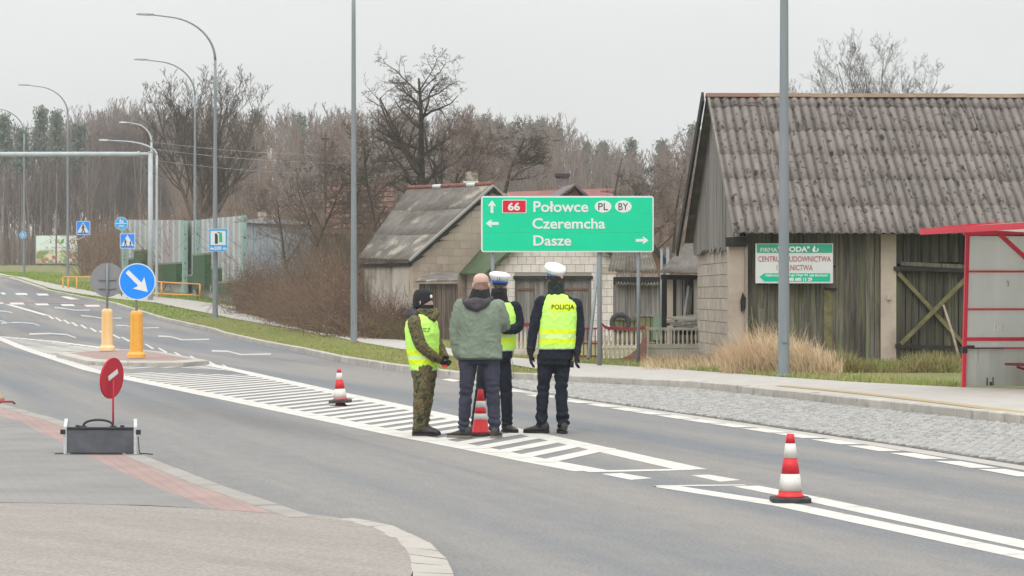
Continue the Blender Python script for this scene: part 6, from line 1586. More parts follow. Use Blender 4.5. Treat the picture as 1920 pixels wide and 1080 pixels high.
brush('undergrowth', 'brown leafless undergrowth at the foot of the wood', far_brush, mat('far_brush', A(182,162,148,.8), A(150,132,120,.75), rough=1, scale=.05, detail=3), 6500, 5, w=.035, lean=.25)
def mid_brush(rr):
    px_ = rr.uniform(150, 1330); Y_ = rr.uniform(150, 195) if px_ < 480 else rr.uniform(125, 180)
    if px_ < 300: Y_ = rr.uniform(185, 240)
    return (X(px_, Y_), Y_, h(Y_)-.1, rr.uniform(2.5, 6.5) if px_ > 480 else rr.uniform(2.5, 6))
brush('scrub', 'reddish brown scrub between the barrier, the houses and the wood', mid_brush, brown_b, 6500, 5, w=.022, lean=.3, seed=2)
# the thicket by the old house
rk = np.random.RandomState(77); CL = []
for i in range(46):
    px_ = rk.uniform(470, 765); Y0 = np.interp(px_, [466, 600, 690, 775], [118, 95, 86, 82.5]); Y_ = Y0+(rk.uniform(.5, 8) if px_ < 670 else rk.uniform(.4, 1.0))
    top = np.interp(px_, [466, 500, 560, 620, 680, 700, 775], [452, 470, 485, 450, 500, 545, 585])+rk.uniform(-35, 55); CL.append((X(px_, Y_), Y_, max(.6, Z(top, Y_)-h(Y_)), rk.uniform(.25, .75)))
def thicket(rr):
    x, y, H_, R = CL[rr.randint(len(CL))]
    if rr.rand() < .30:
        px_ = rr.uniform(468, 770); Y0 = np.interp(px_, [466, 600, 690, 775], [118, 95, 86, 82.5]); Y_ = Y0+rr.uniform(.4, 6 if px_ < 670 else .9); return (X(px_, Y_), Y_, h(Y_)+.05, rr.uniform(.5, 1.5))
    return (x+rr.normal(0, R), y+rr.normal(0, R), h(y)+.05, H_*rr.uniform(.55, 1.15))
brush('thicket', 'tangled brown leafless thicket between the noise barrier and the old house', thicket, brown_b, 6500, 3, w=.011, lean=.34, bend=.40, seed=4)
brush('thicket', 'darker olive and brown weeds at the foot of the thicket', lambda rr: (lambda px_: (lambda Y_: (X(px_, Y_), Y_, h(Y_)+.08, rr.uniform(.3, .9)))(np.interp(px_, [466, 600, 690, 790], [117, 94, 85.2, 80.5])+rr.uniform(-.4, .8)))(rr.uniform(466, 790)),
      mat('weeds', A(150,142,92,.75), A(126,110,80,.75), rough=1, scale=.6), 2600, 1, w=.012, lean=.5, seed=6)

def tall_brush(rr):
    px_ = rr.uniform(575, 775); Y_ = rr.uniform(102, 118); top = np.interp(px_, [575, 620, 680, 720, 775], [430, 370, 330, 340, 400])+rr.uniform(0, 60); return (X(px_, Y_), Y_, h(Y_)+.05, max(1.0, Z(top, Y_)-h(Y_)))
brush('brushwood', 'tall brown and olive brushwood in front of the red tiled roof', tall_brush, mat('olive_brush', A(140,124,104,.72), A(110,98,80,.68), rough=1, scale=.5, detail=4), 1500, 3, w=.012, lean=.22, bend=.3, seed=14)
# withered leaves still hanging in the thicket
rr = np.random.RandomState(17); P = np.array([(lambda q: (q[0]+rr.normal(0, .15), q[1]+rr.normal(0, .2), q[2]+q[3]*rr.uniform(.05, .75)))(thicket(rr)) for _ in range(15000)])
a_ = rr.normal(0, 1, (15000, 3)); a_ /= np.linalg.norm(a_, axis=1, keepdims=True); b_ = rr.normal(0, 1, (15000, 3)); b_ -= a_*(a_*b_).sum(1, keepdims=True); b_ /= np.linalg.norm(b_, axis=1, keepdims=True); sz = rr.uniform(.022, .058, (15000, 1))
V = np.stack([P-a_*sz, P+b_*sz*.5, P+a_*sz, P-b_*sz*.5], 1).reshape(-1, 3)
o = link('withered_leaves', quad_mesh('withered_leaves', V, np.arange(len(V)).reshape(-1, 4)), None, mat('withered_leaf', A(172,116,92,.8), A(146,134,84,.7), rough=.9, scale=.35, detail=3, c3=A(90,72,60,.7), s3=3, lo3=.45, hi3=.6)); tag(o, 'rusty withered leaves hanging in the thicket', 'leaves', kind='stuff')

# pines over the wood
needle = mat('pine_needles', A(140,152,138,.75), A(110,124,110,.72), rough=1, scale=.8)
def pine_mesh(seed, H):
    r = random.Random(seed); rr = np.random.RandomState(seed); T = []
    for k in range(26):
        t = .70+.30*k/26; R = H*.13*(1.06-t)**.5*r.uniform(.7, 1.2); z = H*t
        for j in range(3):
            a = r.uniform(0, 6.28); c = np.array([math.cos(a)*R*r.uniform(.3, 1), math.sin(a)*R*r.uniform(.3, 1), z+r.uniform(-.3, .3)]); m = 26
            P = c+rr.normal(0, 1, (m, 3))*np.array([.42, .42, .22])*H/16; D_ = rr.normal(0, 1, (m, 3)); D_ /= np.linalg.norm(D_, axis=1, keepdims=True); E_ = rr.normal(0, 1, (m, 3)); s = .16*H/16
            T.append(np.stack([P-D_*s, P+D_*s, P+E_*s*.8+D_*s*.3, P+E_*s*.8-D_*s*.3], 1))
    V = np.concatenate(T).reshape(-1, 3); Q = np.arange(len(V)).reshape(-1, 4); return quad_mesh('crown', V, Q)
pms = [pine_mesh(i, 16) for i in range(3)]
for m_ in pms: m_.materials.append(needle)
mb = MB(); mb.tube([(0, 0, 0), (.1, 0, 8), (0, 0, 15)], [.13, .10, .03], 6); ptm = mb.mesh(name='trunk'); ptm.materials.append(mat('pine_bark', A(170,150,138,.6), A(140,126,116,.6)))
plist = [(6, 214), (-40, 220), (76, 198), (105, 207), (148, 232), (40, 240), (905, 215), (928, 222), (955, 232), (992, 226), (1016, 224), (1043, 236), (1100, 262), (1132, 262), (1182, 258), (1302, 232), (875, 226), (1240, 262), (480, 205), (560, 212), (1128, 268)]
desc = ['pine crown at the far left edge of the wood', 'pine crown beyond the left frame edge', 'tallest pine crown left of the second curved lamp post', 'pine crown just left of the lamp beside the billboard', 'lower pine crown right of the billboard lamp', 'low dark pine between the two left lamp posts',
        'pine crown right of the gnarled tree, first of the row', 'pine crown right of the gnarled tree, second of the row', 'small pine crown left of the crooked tree', 'pine crown above the crooked tree', 'broad pine crown above the left part of the direction board', 'pine crown above the route number end of the board',
        'small pine crown above the oval plates of the board', 'second small pine crown above the oval plates', 'pine crown above the right end of the board', 'pine crown next to the barn ridge end', 'pine crown right behind the gnarled tree', 'small pine crown between board and barn', 'pine crown right of the wide bare tree',
        'pine crown left of the wooden electricity pole', 'faint pine crown behind the dormer chimney']
for (px_, py_), lab in zip(plist, desc):
    Y_ = 296+rnd.uniform(-8, 18); Hh = Z(py_, Y_)-h(Y_); t = thing('pine_tree', lab, 'tree', (X(px_, Y_), Y_, h(Y_)), 'pines standing in the far wood'); s = Hh/16.2
    k = rnd.randrange(3)
    for nm, me_ in (('trunk', ptm), ('crown', pms[k])):
        o = bpy.data.objects.new(nm, me_); col.objects.link(o); o.parent = t; o.scale = (s*rnd.uniform(.6, .85), s*.7, s)

# grass
def blades(name, label, pts, m, n, w, seed=1, lean=.35, curve=.5, cat='grass', wind=(0, 0)):
    rr = np.random.RandomState(seed); P = np.array([pts(rr) for _ in range(n)]); H_ = P[:, 3]; P = P[:, :3]; az = rr.uniform(0, 6.28, n); s = np.stack([np.cos(az), np.sin(az), np.zeros(n)], 1)*w/2*rr.uniform(.6, 1.4, (n, 1))
    d = rr.normal(0, lean, (n, 3))+np.array([wind[0], wind[1], 0]); d[:, 2] = 1; d /= np.linalg.norm(d, axis=1, keepdims=True)
    m1 = P+d*H_[:, None]*.55; d2 = d+rr.normal(0, curve, (n, 3))*.6+np.array([wind[0], wind[1], 0]); d2 /= np.linalg.norm(d2, axis=1, keepdims=True); m2 = m1+d2*H_[:, None]*.45
    V = np.stack([P-s, P+s, m1+s*.8, m1-s*.8, m2+s*.25, m2-s*.25], 1).reshape(-1, 3); b = np.arange(n)[:, None]*6
    Q = np.concatenate([b+np.array([[0, 1, 2, 3]]), b+np.array([[3, 2, 4, 5]])]); o = link(name, quad_mesh(name, V, Q), None, m); return tag(o, label, cat, kind='stuff')
gr = mat('grass_blade', A(178,192,112,.72), A(150,168,88,.70), rough=.9, scale=.7, detail=4, c3=A(196,178,132,.70), s3=1.4, lo3=.45, hi3=.64)
def verge_pt(rr):
    Y_ = rr.uniform(48, 112); lo, hi = f_far(Y_)+.16, f_lowc(Y_)-.02
    if hi-lo < .15: return (rr.uniform(lo, lo+.1), Y_, h(Y_)-.3, .01)
    return (rr.uniform(lo, hi), Y_, h(Y_)+.09, rr.uniform(.04, .09))
blades('grass', 'short green grass on the strip between kerb and far pavement', verge_pt, gr, 34000, .011, 1)
def verge2(rr):
    Y_ = rr.uniform(36, 112) if rr.rand() < .8 else rr.uniform(36, 60); x = f_upc(Y_)+.02+abs(rr.normal(0, .8))
    if Y_ < 41.5 and x > X(1800, Y_): return (x, Y_, -.5, .01)
    return (x, Y_, h(Y_)+.09, rr.uniform(.05, .14))
blades('grass', 'tufty grass along the outer edge of the far pavement', verge2, gr, 30000, .012, 2)
def verge3(rr):
    Y_ = rr.uniform(112, 220); side = rr.rand() < .6; x = f_upc(Y_)+.05+abs(rr.normal(0, 2.2)) if side else rr.uniform(f_far(Y_)+.3, max(f_far(Y_)+.4, f_lowc(Y_)))
    return (x, Y_, h(Y_)+.09, rr.uniform(.05, .13) if side else .08)
blades('grass', 'green grass bank near the noise barrier and railing', verge3, mat('bank_grass', A(170,196,92,.70), A(136,164,74,.68), rough=.9, scale=.3), 26000, .035, 3)
dry = mat('dry_grass', A(226,204,170,.88), A(204,176,142,.85), rough=.9, scale=.8, detail=4, c3=A(210,168,138,.8), s3=1.2, lo3=.55, hi3=.7)
def dry_pt(rr):
    px_ = rr.choice([rr.uniform(1205, 1580), rr.uniform(1350, 1570), rr.uniform(1380, 1540)]); k = math.exp(-((px_-1450)/85)**2)*(.35+.65*abs(math.sin(px_*.11)+.4*math.sin(px_*.31)))
    Y_ = rr.uniform(46.8, 49.4) if px_ > 1360 else rr.uniform(49.0, 56.5); return (X(px_, Y_), Y_, VG-.04, (rr.uniform(.10, .26 if px_ < 1350 else .42)+.62*k*rr.uniform(.1, 1)**.7)*(1.25 if rr.rand() < .12 else 1))
blades('dry_grass', 'tall dry straw coloured grass between fence, lamp post and barn', dry_pt, dry, 12000, .010, 5, lean=.33, curve=.8, wind=(-.22, 0))
def dry2(rr):
    px_ = rr.uniform(1555, 1800); Y_ = rr.uniform(48.2, 49.8); return (X(px_, Y_), Y_, VG-.04, rr.uniform(.10, .30)*(1.5 if px_ > 1700 or px_ < 1600 else 1))
blades('dry_grass', 'low withered weeds at the foot of the barn wall', dry2, mat('withered', A(176,168,112,.72), A(160,140,100,.7), rough=.9, scale=1.5, c3=A(140,160,84,.7), s3=2, lo3=.5, hi3=.65), 5000, .013, 6, lean=.5)
# small rosettes and stones scattered
# wooden pole, wires
wp_ = thing('electricity_pole', 'thin dark wooden electricity pole rising from the trees left of the tall lamp', 'pole', (X(610, 135), 135, h(135)))
mb = MB(); mb.tube([(X(611, 135), 135, h(135)-.3), (X(610, 135), 135, Z(252, 135))], [.08, .05], 8); mb.build('shaft', bark_dark, wp_, smooth=True)
mb = MB(); mb.box(X(603, 135), X(617, 135), 134.9, 135, Z(262, 135), Z(259, 135)); mb.build('crossarm', bark_dark, wp_)
lp2 = thing('leaning_post', 'thin leaning post above the right end of the red roof', 'pole', tuple(W(1151, 366, 116)))
mb = MB(); mb.tube([W(1148, 390, 116), W(1158, 335, 116.5), W(1166, 297, 117)], [.045, .035, .02], 7); mb.build('shaft', bark_dark, lp2, smooth=True)
vp = thing('vent_post', 'slim pole with dark insulator cluster left of the gnarled tree', 'pole', (X(685, 130), 130, h(130)))
mb = MB(); mb.tube([(X(684, 130), 130, h(130)), (X(684, 130), 130, Z(268, 130))], .05, 7); mb.build('shaft', bark_dark, vp)
for a_, b_ in ((680, 266), (686, 264), (690, 268)): mb = MB(); mb.ball((X(a_, 130), 130, Z(b_, 130)), .06, n=8, m=6); mb.build('insulator', black_p, vp)
wire_m = mat('cable_grey', A(190,186,184,.6), rough=.5)
for k, (ya, yb_, lab) in enumerate(((266, 268, 'upper pale overhead cable between wood and lamp posts'), (279, 284, 'middle pale overhead cable between wood and lamp posts'), (300, 306, 'lower pale overhead cable between wood and lamp posts'))):
    mb = MB(); a, b = W(286, ya, 152), W(1010, yb_+6, 132); P_ = []
    for i in range(25): t = i/24; q = a.lerp(b, t); q.z -= .6*4*t*(1-t); P_.append(q)
    mb.tube(P_, .014, 4); o = mb.build('overhead_cable', wire_m, own=True); tag(o, lab, 'cable', 'overhead cables')
# ------------------------------------------------------------------ people
def ring(cx, cy, z, hw, hd, yaw=0.0, n=28, p=2.4, tilt=(0, 0)):
    out = []; c_, s_ = math.cos(yaw), math.sin(yaw)
    for k in range(n):
        t = 2*math.pi*k/n; a, b = math.cos(t), math.sin(t)
        x = hw*math.copysign(abs(a)**(2/p), a); y = hd*math.copysign(abs(b)**(2/p), b)
        X_, Y_ = x*c_-y*s_, x*s_+y*c_; out.append((cx+X_, cy+Y_, z+X_*tilt[0]+Y_*tilt[1]))
    return out
def torso(mb, rows_, yaw=0.0): mb.loft([ring(c[0], c[1], c[2], c[3], c[4], yaw, tilt=c[5] if len(c) > 5 else (0, 0)) for c in rows_])
def limb(mb, pts, rad, n=14):
    P = [Vector(p) for p in pts]; Q = [P[0]]; R = [rad[0]]
    for i in range(len(P)-1):
        for j in range(1, 4): t = j/3; Q.append(P[i].lerp(P[i+1], t)); R.append(rad[i]+(rad[i+1]-rad[i])*t)
    # round the corners a little
    for it in range(2):
        Q = [Q[0]]+[(Q[i-1]+Q[i]*2+Q[i+1])/4 for i in range(1, len(Q)-1)]+[Q[-1]]
    mb.tube(Q, R, n); mb.ball(Q[0], R[0]*.98, n=12, m=7); mb.ball(Q[-1], R[-1]*.98, n=12, m=7)
def blob(name, mb, m, parent, voxel=.012, smooth=4, wr=0.0, ws=9.0, fold=None, seed=0):
    me = mb.mesh(name=name); ob = link(name, me, parent)
    rm = ob.modifiers.new('r', 'REMESH'); rm.mode = 'VOXEL'; rm.voxel_size = voxel
    sm_ = ob.modifiers.new('s', 'SMOOTH'); sm_.iterations = smooth; sm_.factor = .5
    dg = bpy.context.evaluated_depsgraph_get(); dg.update(); me2 = bpy.data.meshes.new_from_object(ob.evaluated_get(dg))
    ob.modifiers.clear(); ob.data = me2; bpy.data.meshes.remove(me); me2.name = name
    if wr or fold:
        nrm = [v.normal.copy() for v in me2.vertices]; o_ = Vector((seed*3.1, seed*1.7, seed*.9))
        for v, nn in zip(me2.vertices, nrm):
            q = v.co*ws+o_; d_ = 0
            if wr:
                a = mnoise.noise(Vector((q.x, q.y, q.z*.7))); b = max(0, 1-abs(mnoise.noise(Vector((q.x*1.1+q.z*.9, q.y*1.1, q.z*1.2-q.x*.7))))*4.5); c2 = max(0, 1-abs(mnoise.noise(Vector((q.x*1.9-q.z*1.1, q.y*1.9, q.z*1.5+q.x))))*5)
                d_ += wr*(a*.6+b*.5+c2*.3-.25)
            if fold:
                for z0, sp, am, fr in fold:
                    g_ = math.exp(-((v.co.z-z0)/sp)**2); d_ += am*g_*math.sin(v.co.z*fr+6*mnoise.noise(v.co*6+o_))
            v.co += nn*d_
    me2.polygons.foreach_set('use_smooth', [True]*len(me2.polygons)); me2.materials.clear(); me2.materials.append(m); me2.update(); return ob
def small(name, mb, m, parent, smooth=True):
    me = mb.mesh(name=name, smooth=smooth); bm = bmesh.new(); bm.from_mesh(me); bmesh.ops.recalc_face_normals(bm, faces=bm.faces); bm.to_mesh(me); bm.free(); return link(name, me, parent, m)
def hand(mb, wpos, d, side, curl=.35, s=1.0, fat=0.0, thumb=1):
    """palm, four unequal bent fingers and a thumb leaving the side of the palm; d points to the fingers, side across the palm towards the thumb"""
    w = Vector(wpos); d = Vector(d).normalized(); sd = Vector(side); sd = (sd-d*sd.dot(d)).normalized(); n = d.cross(sd)*thumb
    pl = .088*s
    for t, hw, hd in ((0, .026, .020), (.35, .036, .018), (.75, .041, .015), (1, .040, .012)):
        mb.ball(w+d*pl*t, .012*s+fat, n=8, m=5)
    rings = []
    for t, hw, hd in ((0, .026, .020), (.3, .035, .018), (.7, .041, .015), (1.0, .039, .012)):
        c = w+d*pl*t; rings.append([tuple(c+sd*(math.cos(a)*(hw*s+fat))+n*(math.sin(a)*(hd*s+fat))) for a in [2*math.pi*k/12 for k in range(12)]])
    mb.loft(rings)
    for i, (off, L) in enumerate(((.029, .070), (.010, .079), (-.010, .073), (-.029, .057))):
        p = w+d*pl*.93+sd*off*s; dd = (d+sd*off*2).normalized(); P = [p-d*.02]; ang = 0
        for j, f in enumerate((.45, .30, .25)):
            ang += curl*(1.0+.25*i)*(.6+.4*j); q = p+(dd*math.cos(ang)+n*math.sin(ang))*L*s*f; P.append(q); p = q
        mb.tube(P, [r*s+fat for r in (.0098, .0092, .0085, .0072)], 8); mb.ball(P[-1], .0072*s+fat, n=8, m=5)
    p = w+d*pl*.25+sd*.028*s; P = [p, p+(d*.5+sd*.75+n*.15).normalized()*.036*s]; P.append(P[-1]+(d*.85+sd*.25+n*.35).normalized()*.030*s); P.append(P[-1]+(d*.95+n*.3).normalized()*.022*s)
    mb.tube(P, [r*s+fat for r in (.013, .011, .0098, .008)], 8); mb.ball(P[-1], .008*s+fat, n=8, m=5)
def shoe(parent, ax, ay, yaw, m, m2, L=.29, pitch=0.0, name='shoe', h_=.10, z0=0.0):
    """yaw: direction of the toe, angle in the ground plane"""
    f = Vector((math.cos(yaw), math.sin(yaw), 0)); s_ = Vector((-f.y, f.x, 0)); a = Vector((ax, ay, z0)); mb = MB(); R = []
    for t, hw, zb, zt in ((-.30, .030, .022, .085), (-.24, .036, .018, h_+.02), (-.05, .040, .018, h_+.03), (.12, .041, .018, h_*.92), (.35, .045, .018, h_*.66), (.55, .046, .018, h_*.52), (.66, .036, .022, .045), (.70, .018, .024, .036)):
        c = a+f*L*t; R.append([tuple(c+s_*(math.cos(k)*hw)+Vector((0, 0, (zb+zt)/2+math.sin(k)*(zt-zb)/2+pitch*(t+.3)*L))) for k in [2*math.pi*i/14 for i in range(14)]])
    mb.loft(R); o = blob(name, mb, m, parent, .008, 3, .0025, 30)
    mb = MB(); out = [(-.31, .022), (-.27, .034), (-.05, .036), (.12, .036), (.35, .047), (.55, .046), (.67, .030), (.71, .010)]
    P = [(t, w_) for t, w_ in out]+[(t, -w_) for t, w_ in reversed(out)]
    mb.loft([[tuple(a+f*L*t+s_*w_+Vector((0, 0, z+pitch*(t+.3)*L))) for t, w_ in P] for z in (.0015, .026)]); small('sole', mb, m2, o, False); return o
def head(mb, c, f, s=1.0, sc_=1.0):
    """head with jaw, nose and ears; f = facing direction"""
    c = Vector(c); f = Vector(f).normalized(); r = Vector((-f.y, f.x, 0)).normalized(); R = []
    for z, hw, hd, o in ((-.125, .030, .030, .030), (-.105, .048, .055, .026), (-.07, .060, .076, .012), (-.03, .068, .088, .004), (.01, .074, .095, 0), (.045, .076, .097, -.004), (.08, .070, .088, -.006), (.105, .052, .066, -.006), (.120, .024, .032, -.006)):
        R.append([tuple(c+r*(math.cos(t)*hw*s*sc_)+f*(math.sin(t)*hd*s+o*s)+Vector((0, 0, z*s))) for t in [2*math.pi*k/20 for k in range(20)]])
    mb.loft(R)
    mb.tube([c+f*.088*s+Vector((0, 0, .018*s)), c+f*.104*s+Vector((0, 0, -.015*s)), c+f*.108*s+Vector((0, 0, -.030*s)), c+f*.088*s+Vector((0, 0, -.040*s))], [.007*s, .010*s, .013*s, .009*s], 8)
    for e in (-1, 1): mb.ball(c+r*e*.083*s*sc_+Vector((0, 0, -.012*s))-f*.006*s, .010*s, .020*s, .032*s, 10, 7)
    mb.tube([c+Vector((0, 0, -.09*s))-f*.01*s, c+Vector((0, 0, -.20*s))-f*.02*s], [.056*s, .060*s], 14)
def face_bits(parent, c, f, s=1.0):
    c = Vector(c); f = Vector(f).normalized(); r = Vector((-f.y, f.x, 0)).normalized()
    for e in (-1, 1):
        p = c+r*e*.032*s+f*.087*s+Vector((0, 0, .012*s)); mb = MB(); mb.ball(p, .011*s, .011*s, .0075*s, 10, 7); small('eye', mb, eye_m, parent)
        mb = MB(); mb.tube([p+r*.016*s*-1+f*.006*s+Vector((0, 0, .017*s)), p+f*.009*s+Vector((0, 0, .021*s)), p+r*.016*s+f*.006*s+Vector((0, 0, .016*s))], .0035*s, 6); small('eyebrow', mb, brow_m, parent)
skin = mat('skin', A(230,194,180,.74), A(220,176,162,.74), rough=.55, scale=18, spec=.35)
eye_m = smat('eye_dark', (.05, .04, .035), rough=.3); brow_m = smat('eyebrow', (.07, .045, .03), rough=.9)
black_c = mat('black_cloth', (.018, .018, .021), (.030, .030, .034), rough=.95, scale=14, bump=.003, bscale=60)
navy = mat('navy_cloth', (.010, .012, .020), (.018, .022, .036), rough=.92, scale=9, bump=.003, bscale=50)
jeans = mat('dark_trousers', A(74,76,92,.75), A(56,58,72,.75), rough=.95, scale=6, bump=.003, bscale=60)
green_j = mat('green_jacket', A(138,150,134,.84), A(122,136,120,.82), rough=.75, scale=5, bump=.004, bscale=28, spec=.3)
grey_h = mat('grey_hood', A(104,98,104,.6), A(84,80,86,.6), rough=.95, scale=10, bump=.004, bscale=40)
shoe_b = mat('dark_shoe', (.022, .021, .020), (.05, .047, .043), rough=.55, scale=12, spec=.4); sole_l = smat('pale_sole', A(150,144,128,.6), rough=.8); sole_d = smat('dark_sole', (.02, .02, .02), rough=.8)
def camo():
    m = bpy.data.materials.new('camouflage_cloth'); m.use_nodes = True; N, L = m.node_tree.nodes, m.node_tree.links; bs = N['Principled BSDF']; bs.inputs['Roughness'].default_value = .95
    tc = N.new('ShaderNodeTexCoord'); n = N.new('ShaderNodeTexNoise'); n.inputs['Scale'].default_value = 13; n.inputs['Detail'].default_value = 3.5; n.inputs['Roughness'].default_value = .62; n.inputs['Distortion'].default_value = .8
    L.new(tc.outputs['Object'], n.inputs[0]); cr = N.new('ShaderNodeValToRGB'); cr.color_ramp.interpolation = 'CONSTANT'; e = cr.color_ramp.elements
    e[0].position = 0; e[0].color = (*A(52,50,42,.8), 1); e[1].position = .41; e[1].color = (*A(84,92,58,.8), 1)
    for p_, c_ in ((.47, A(128,116,82,.8)), (.52, A(98,76,54,.8)), (.57, A(78,86,54,.8)), (.63, A(150,136,100,.8)), (.68, A(46,44,38,.8))): q = e.new(p_); q.color = (*c_, 1)
    L.new(n.outputs['Fac'], cr.inputs[0]); L.new(cr.outputs[0], bs.inputs['Base Color'])
    b2 = N.new('ShaderNodeTexNoise'); b2.inputs['Scale'].default_value = 35; L.new(tc.outputs['Object'], b2.inputs[0]); bp = N.new('ShaderNodeBump'); bp.inputs['Distance'].default_value = .004; L.new(b2.outputs['Fac'], bp.inputs['Height']); L.new(bp.outputs[0], bs.inputs['Normal']); return m
camo_m = camo()
def vest_mat(name, bands, hem):
    m = bpy.data.materials.new(name); m.use_nodes = True; N, L = m.node_tree.nodes, m.node_tree.links; bs = N['Principled BSDF']; bs.inputs['Roughness'].default_value = .7
    tc = N.new('ShaderNodeTexCoord'); sp = N.new('ShaderNodeSeparateXYZ'); L.new(tc.outputs['Object'], sp.inputs[0]); out = (.55, .96, .16, 1)
    def step(z, gt):
        a = N.new('ShaderNodeMath'); a.operation = 'GREATER_THAN' if gt else 'LESS_THAN'; L.new(sp.outputs['Z'], a.inputs[0]); a.inputs[1].default_value = z; return a.outputs[0]
    for z0, z1, c in bands:
        mu = N.new('ShaderNodeMath'); mu.operation = 'MULTIPLY'; L.new(step(z0, True), mu.inputs[0]); L.new(step(z1, False), mu.inputs[1])
        mx = N.new('ShaderNodeMix'); mx.data_type = 'RGBA'; L.new(mu.outputs[0], mx.inputs[0])
        if isinstance(out, tuple): mx.inputs[6].default_value = out
        else: L.new(out, mx.inputs[6])
        mx.inputs[7].default_value = c; out = mx.outputs[2]
    L.new(out, bs.inputs['Base Color'])
    b2 = N.new('ShaderNodeTexNoise'); b2.inputs['Scale'].default_value = 9; b2.inputs['Detail'].default_value = 3; L.new(tc.outputs['Object'], b2.inputs[0]); bp = N.new('ShaderNodeBump'); bp.inputs['Distance'].default_value = .012; L.new(b2.outputs['Fac'], bp.inputs['Height']); L.new(bp.outputs[0], bs.inputs['Normal']); return m
YB = (.72, .92, .015, 1); WB = (.62, .86, .34, 1); PIP = (.55, .60, .45, 1)

def person(label, px, py):
    P = G(px, py); t = thing('person', label, 'person', (P.x, P.y, .004)); return t
def drape_text(s, x0, x1, z0, z1, target, m, parent, bold=.03, side=-1, yoff=.004, res=2, name='lettering', rot=None):
    me = text_mesh(s, bold, res); bm = bmesh.new(); bm.from_mesh(me); bmesh.ops.subdivide_edges(bm, edges=[e for e in bm.edges if e.calc_length() > .2], cuts=2, use_grid_fill=False); bmesh.ops.triangulate(bm, faces=bm.faces); bm.to_mesh(me); bm.free()
    tree = BVHTree.FromPolygons([tuple(v.co) for v in target.data.vertices], [tuple(p.vertices) for p in target.data.polygons])
    xs = [v.co.x for v in me.vertices]; ys_ = [v.co.y for v in me.vertices]; a0, a1, b0, b1 = min(xs), max(xs), min(ys_), max(ys_)
    for v in me.vertices:
        x = x0+(v.co.x-a0)/(a1-a0)*(x1-x0); z = z0+(v.co.y-b0)/(b1-b0)*(z1-z0); hit = tree.ray_cast(Vector((x, -2, z)), Vector((0, 1, 0)))
        y = hit[0].y if hit[0] is not None else 0; v.co = (x, y-yoff, z)
    me.materials.clear(); me.materials.append(m); return link(name, me, parent)
def drape_patch(x0, x1, z0, z1, target, m, parent, name, nx=12, nz=6, yoff=.003):
    tree = BVHTree.FromPolygons([tuple(v.co) for v in target.data.vertices], [tuple(p.vertices) for p in target.data.polygons]); mb = MB()
    for j in range(nz+1):
        for i in range(nx+1):
            x, z = x0+(x1-x0)*i/nx, z0+(z1-z0)*j/nz; hit = tree.ray_cast(Vector((x, -2, z)), Vector((0, 1, 0))); mb.v.append((x, (hit[0].y if hit[0] is not None else 0)-yoff, z))
    for j in range(nz):
        for i in range(nx): k = j*(nx+1)+i; mb.f.append((k, k+1, k+nx+2, k+nx+1)); mb.mi.append(0)
    return small(name, mb, m, parent)
def cap_peaked(parent, c, r, tilt, f, crown_m, badge=False):
    """officer's cap: band, flared crown, peak"""
    c = Vector(c); tx, ty = tilt; f = Vector(f).normalized(); sd = Vector((-f.y, f.x, 0))
    def rg(rx, z, ry=None, off=(0, 0)): return [(c.x+off[0]+rx*math.cos(t), c.y+off[1]+(ry or rx)*math.sin(t), c.z+z+(rx*math.cos(t))*tx+((ry or rx)*math.sin(t))*ty) for t in [2*math.pi*k/32 for k in range(32)]]
    mb = MB(); mb.loft([rg(r*.80, -.030), rg(r*.82, .008)]); small('cap_band', mb, mat('cap_blue', (.03, .11, .42), rough=.6), parent)
    mb = MB(); mb.loft([rg(r*.825, .004), rg(r*.92, .022), rg(r*1.05, .046), rg(r*1.08, .060), rg(r*1.0, .080), rg(r*.66, .094), rg(r*.15, .096)]); small('cap', mb, crown_m, parent)
    mb = MB(); P0, P1 = [], []
    for k in range(11):
        a = math.radians(-62+124*k/10); d_ = f*math.cos(a)+sd*math.sin(a); P0.append(c+d_*r*.80+Vector((0, 0, -.030))); P1.append(c+d_*r*(.82+.42*math.cos(a*1.35))+Vector((0, 0, -.055)))
    for k in range(10): mb.loft([[tuple(v) for v in (P0[k], P0[k+1], P1[k+1], P1[k])], [tuple(v-Vector((0, 0, .004))) for v in (P0[k], P0[k+1], P1[k+1], P1[k])]])
    small('cap_peak', mb, smat('patent_black', (.012, .012, .014), rough=.2), parent)
    if badge:
        b = c+f*r*1.0+Vector((0, 0, .022)); mb = MB(); pts = [(-.016, .022), (.016, .022), (.017, -.004), (0, -.024), (-.017, -.004)]
        mb.loft([[tuple(b+sd*x+Vector((0, 0, z))-f*.012) for x, z in pts], [tuple(b+sd*x+Vector((0, 0, z))+f*.004) for x, z in pts]]); small('badge', mb, smat('badge_grey', (.10, .11, .14), rough=.4), parent, False)
        mb = MB(); pts = [(-.007, .010), (.007, .010), (.007, -.006), (0, -.012), (-.007, -.006)]; mb.loft([[tuple(b+sd*x+Vector((0, 0, z))+f*.004) for x, z in pts], [tuple(b+sd*x+Vector((0, 0, z))+f*.007) for x, z in pts]]); small('badge_eagle', mb, smat('badge_silver', (.6, .6, .6), rough=.3), parent, False)
cap_w = mat('cap_white', (.78, .79, .80), (.72, .73, .75), rough=.6, scale=9)
def build_body(t, skel, hd_c, hd_f, s=1.0, sx=1.0):
    mb = MB(); torso(mb, skel['torso'], skel.get('yaw', 0))
    for a in skel['arms']: limb(mb, a[0], [r*.72 for r in a[1]])
    for l in skel['legs']: limb(mb, l[0], [r*.72 for r in l[1]])
    head(mb, hd_c, hd_f, s, sx)
    for hnd in skel['hands']: hand(mb, *hnd)
    return blob('body', mb, skin, t, .0085, 2)

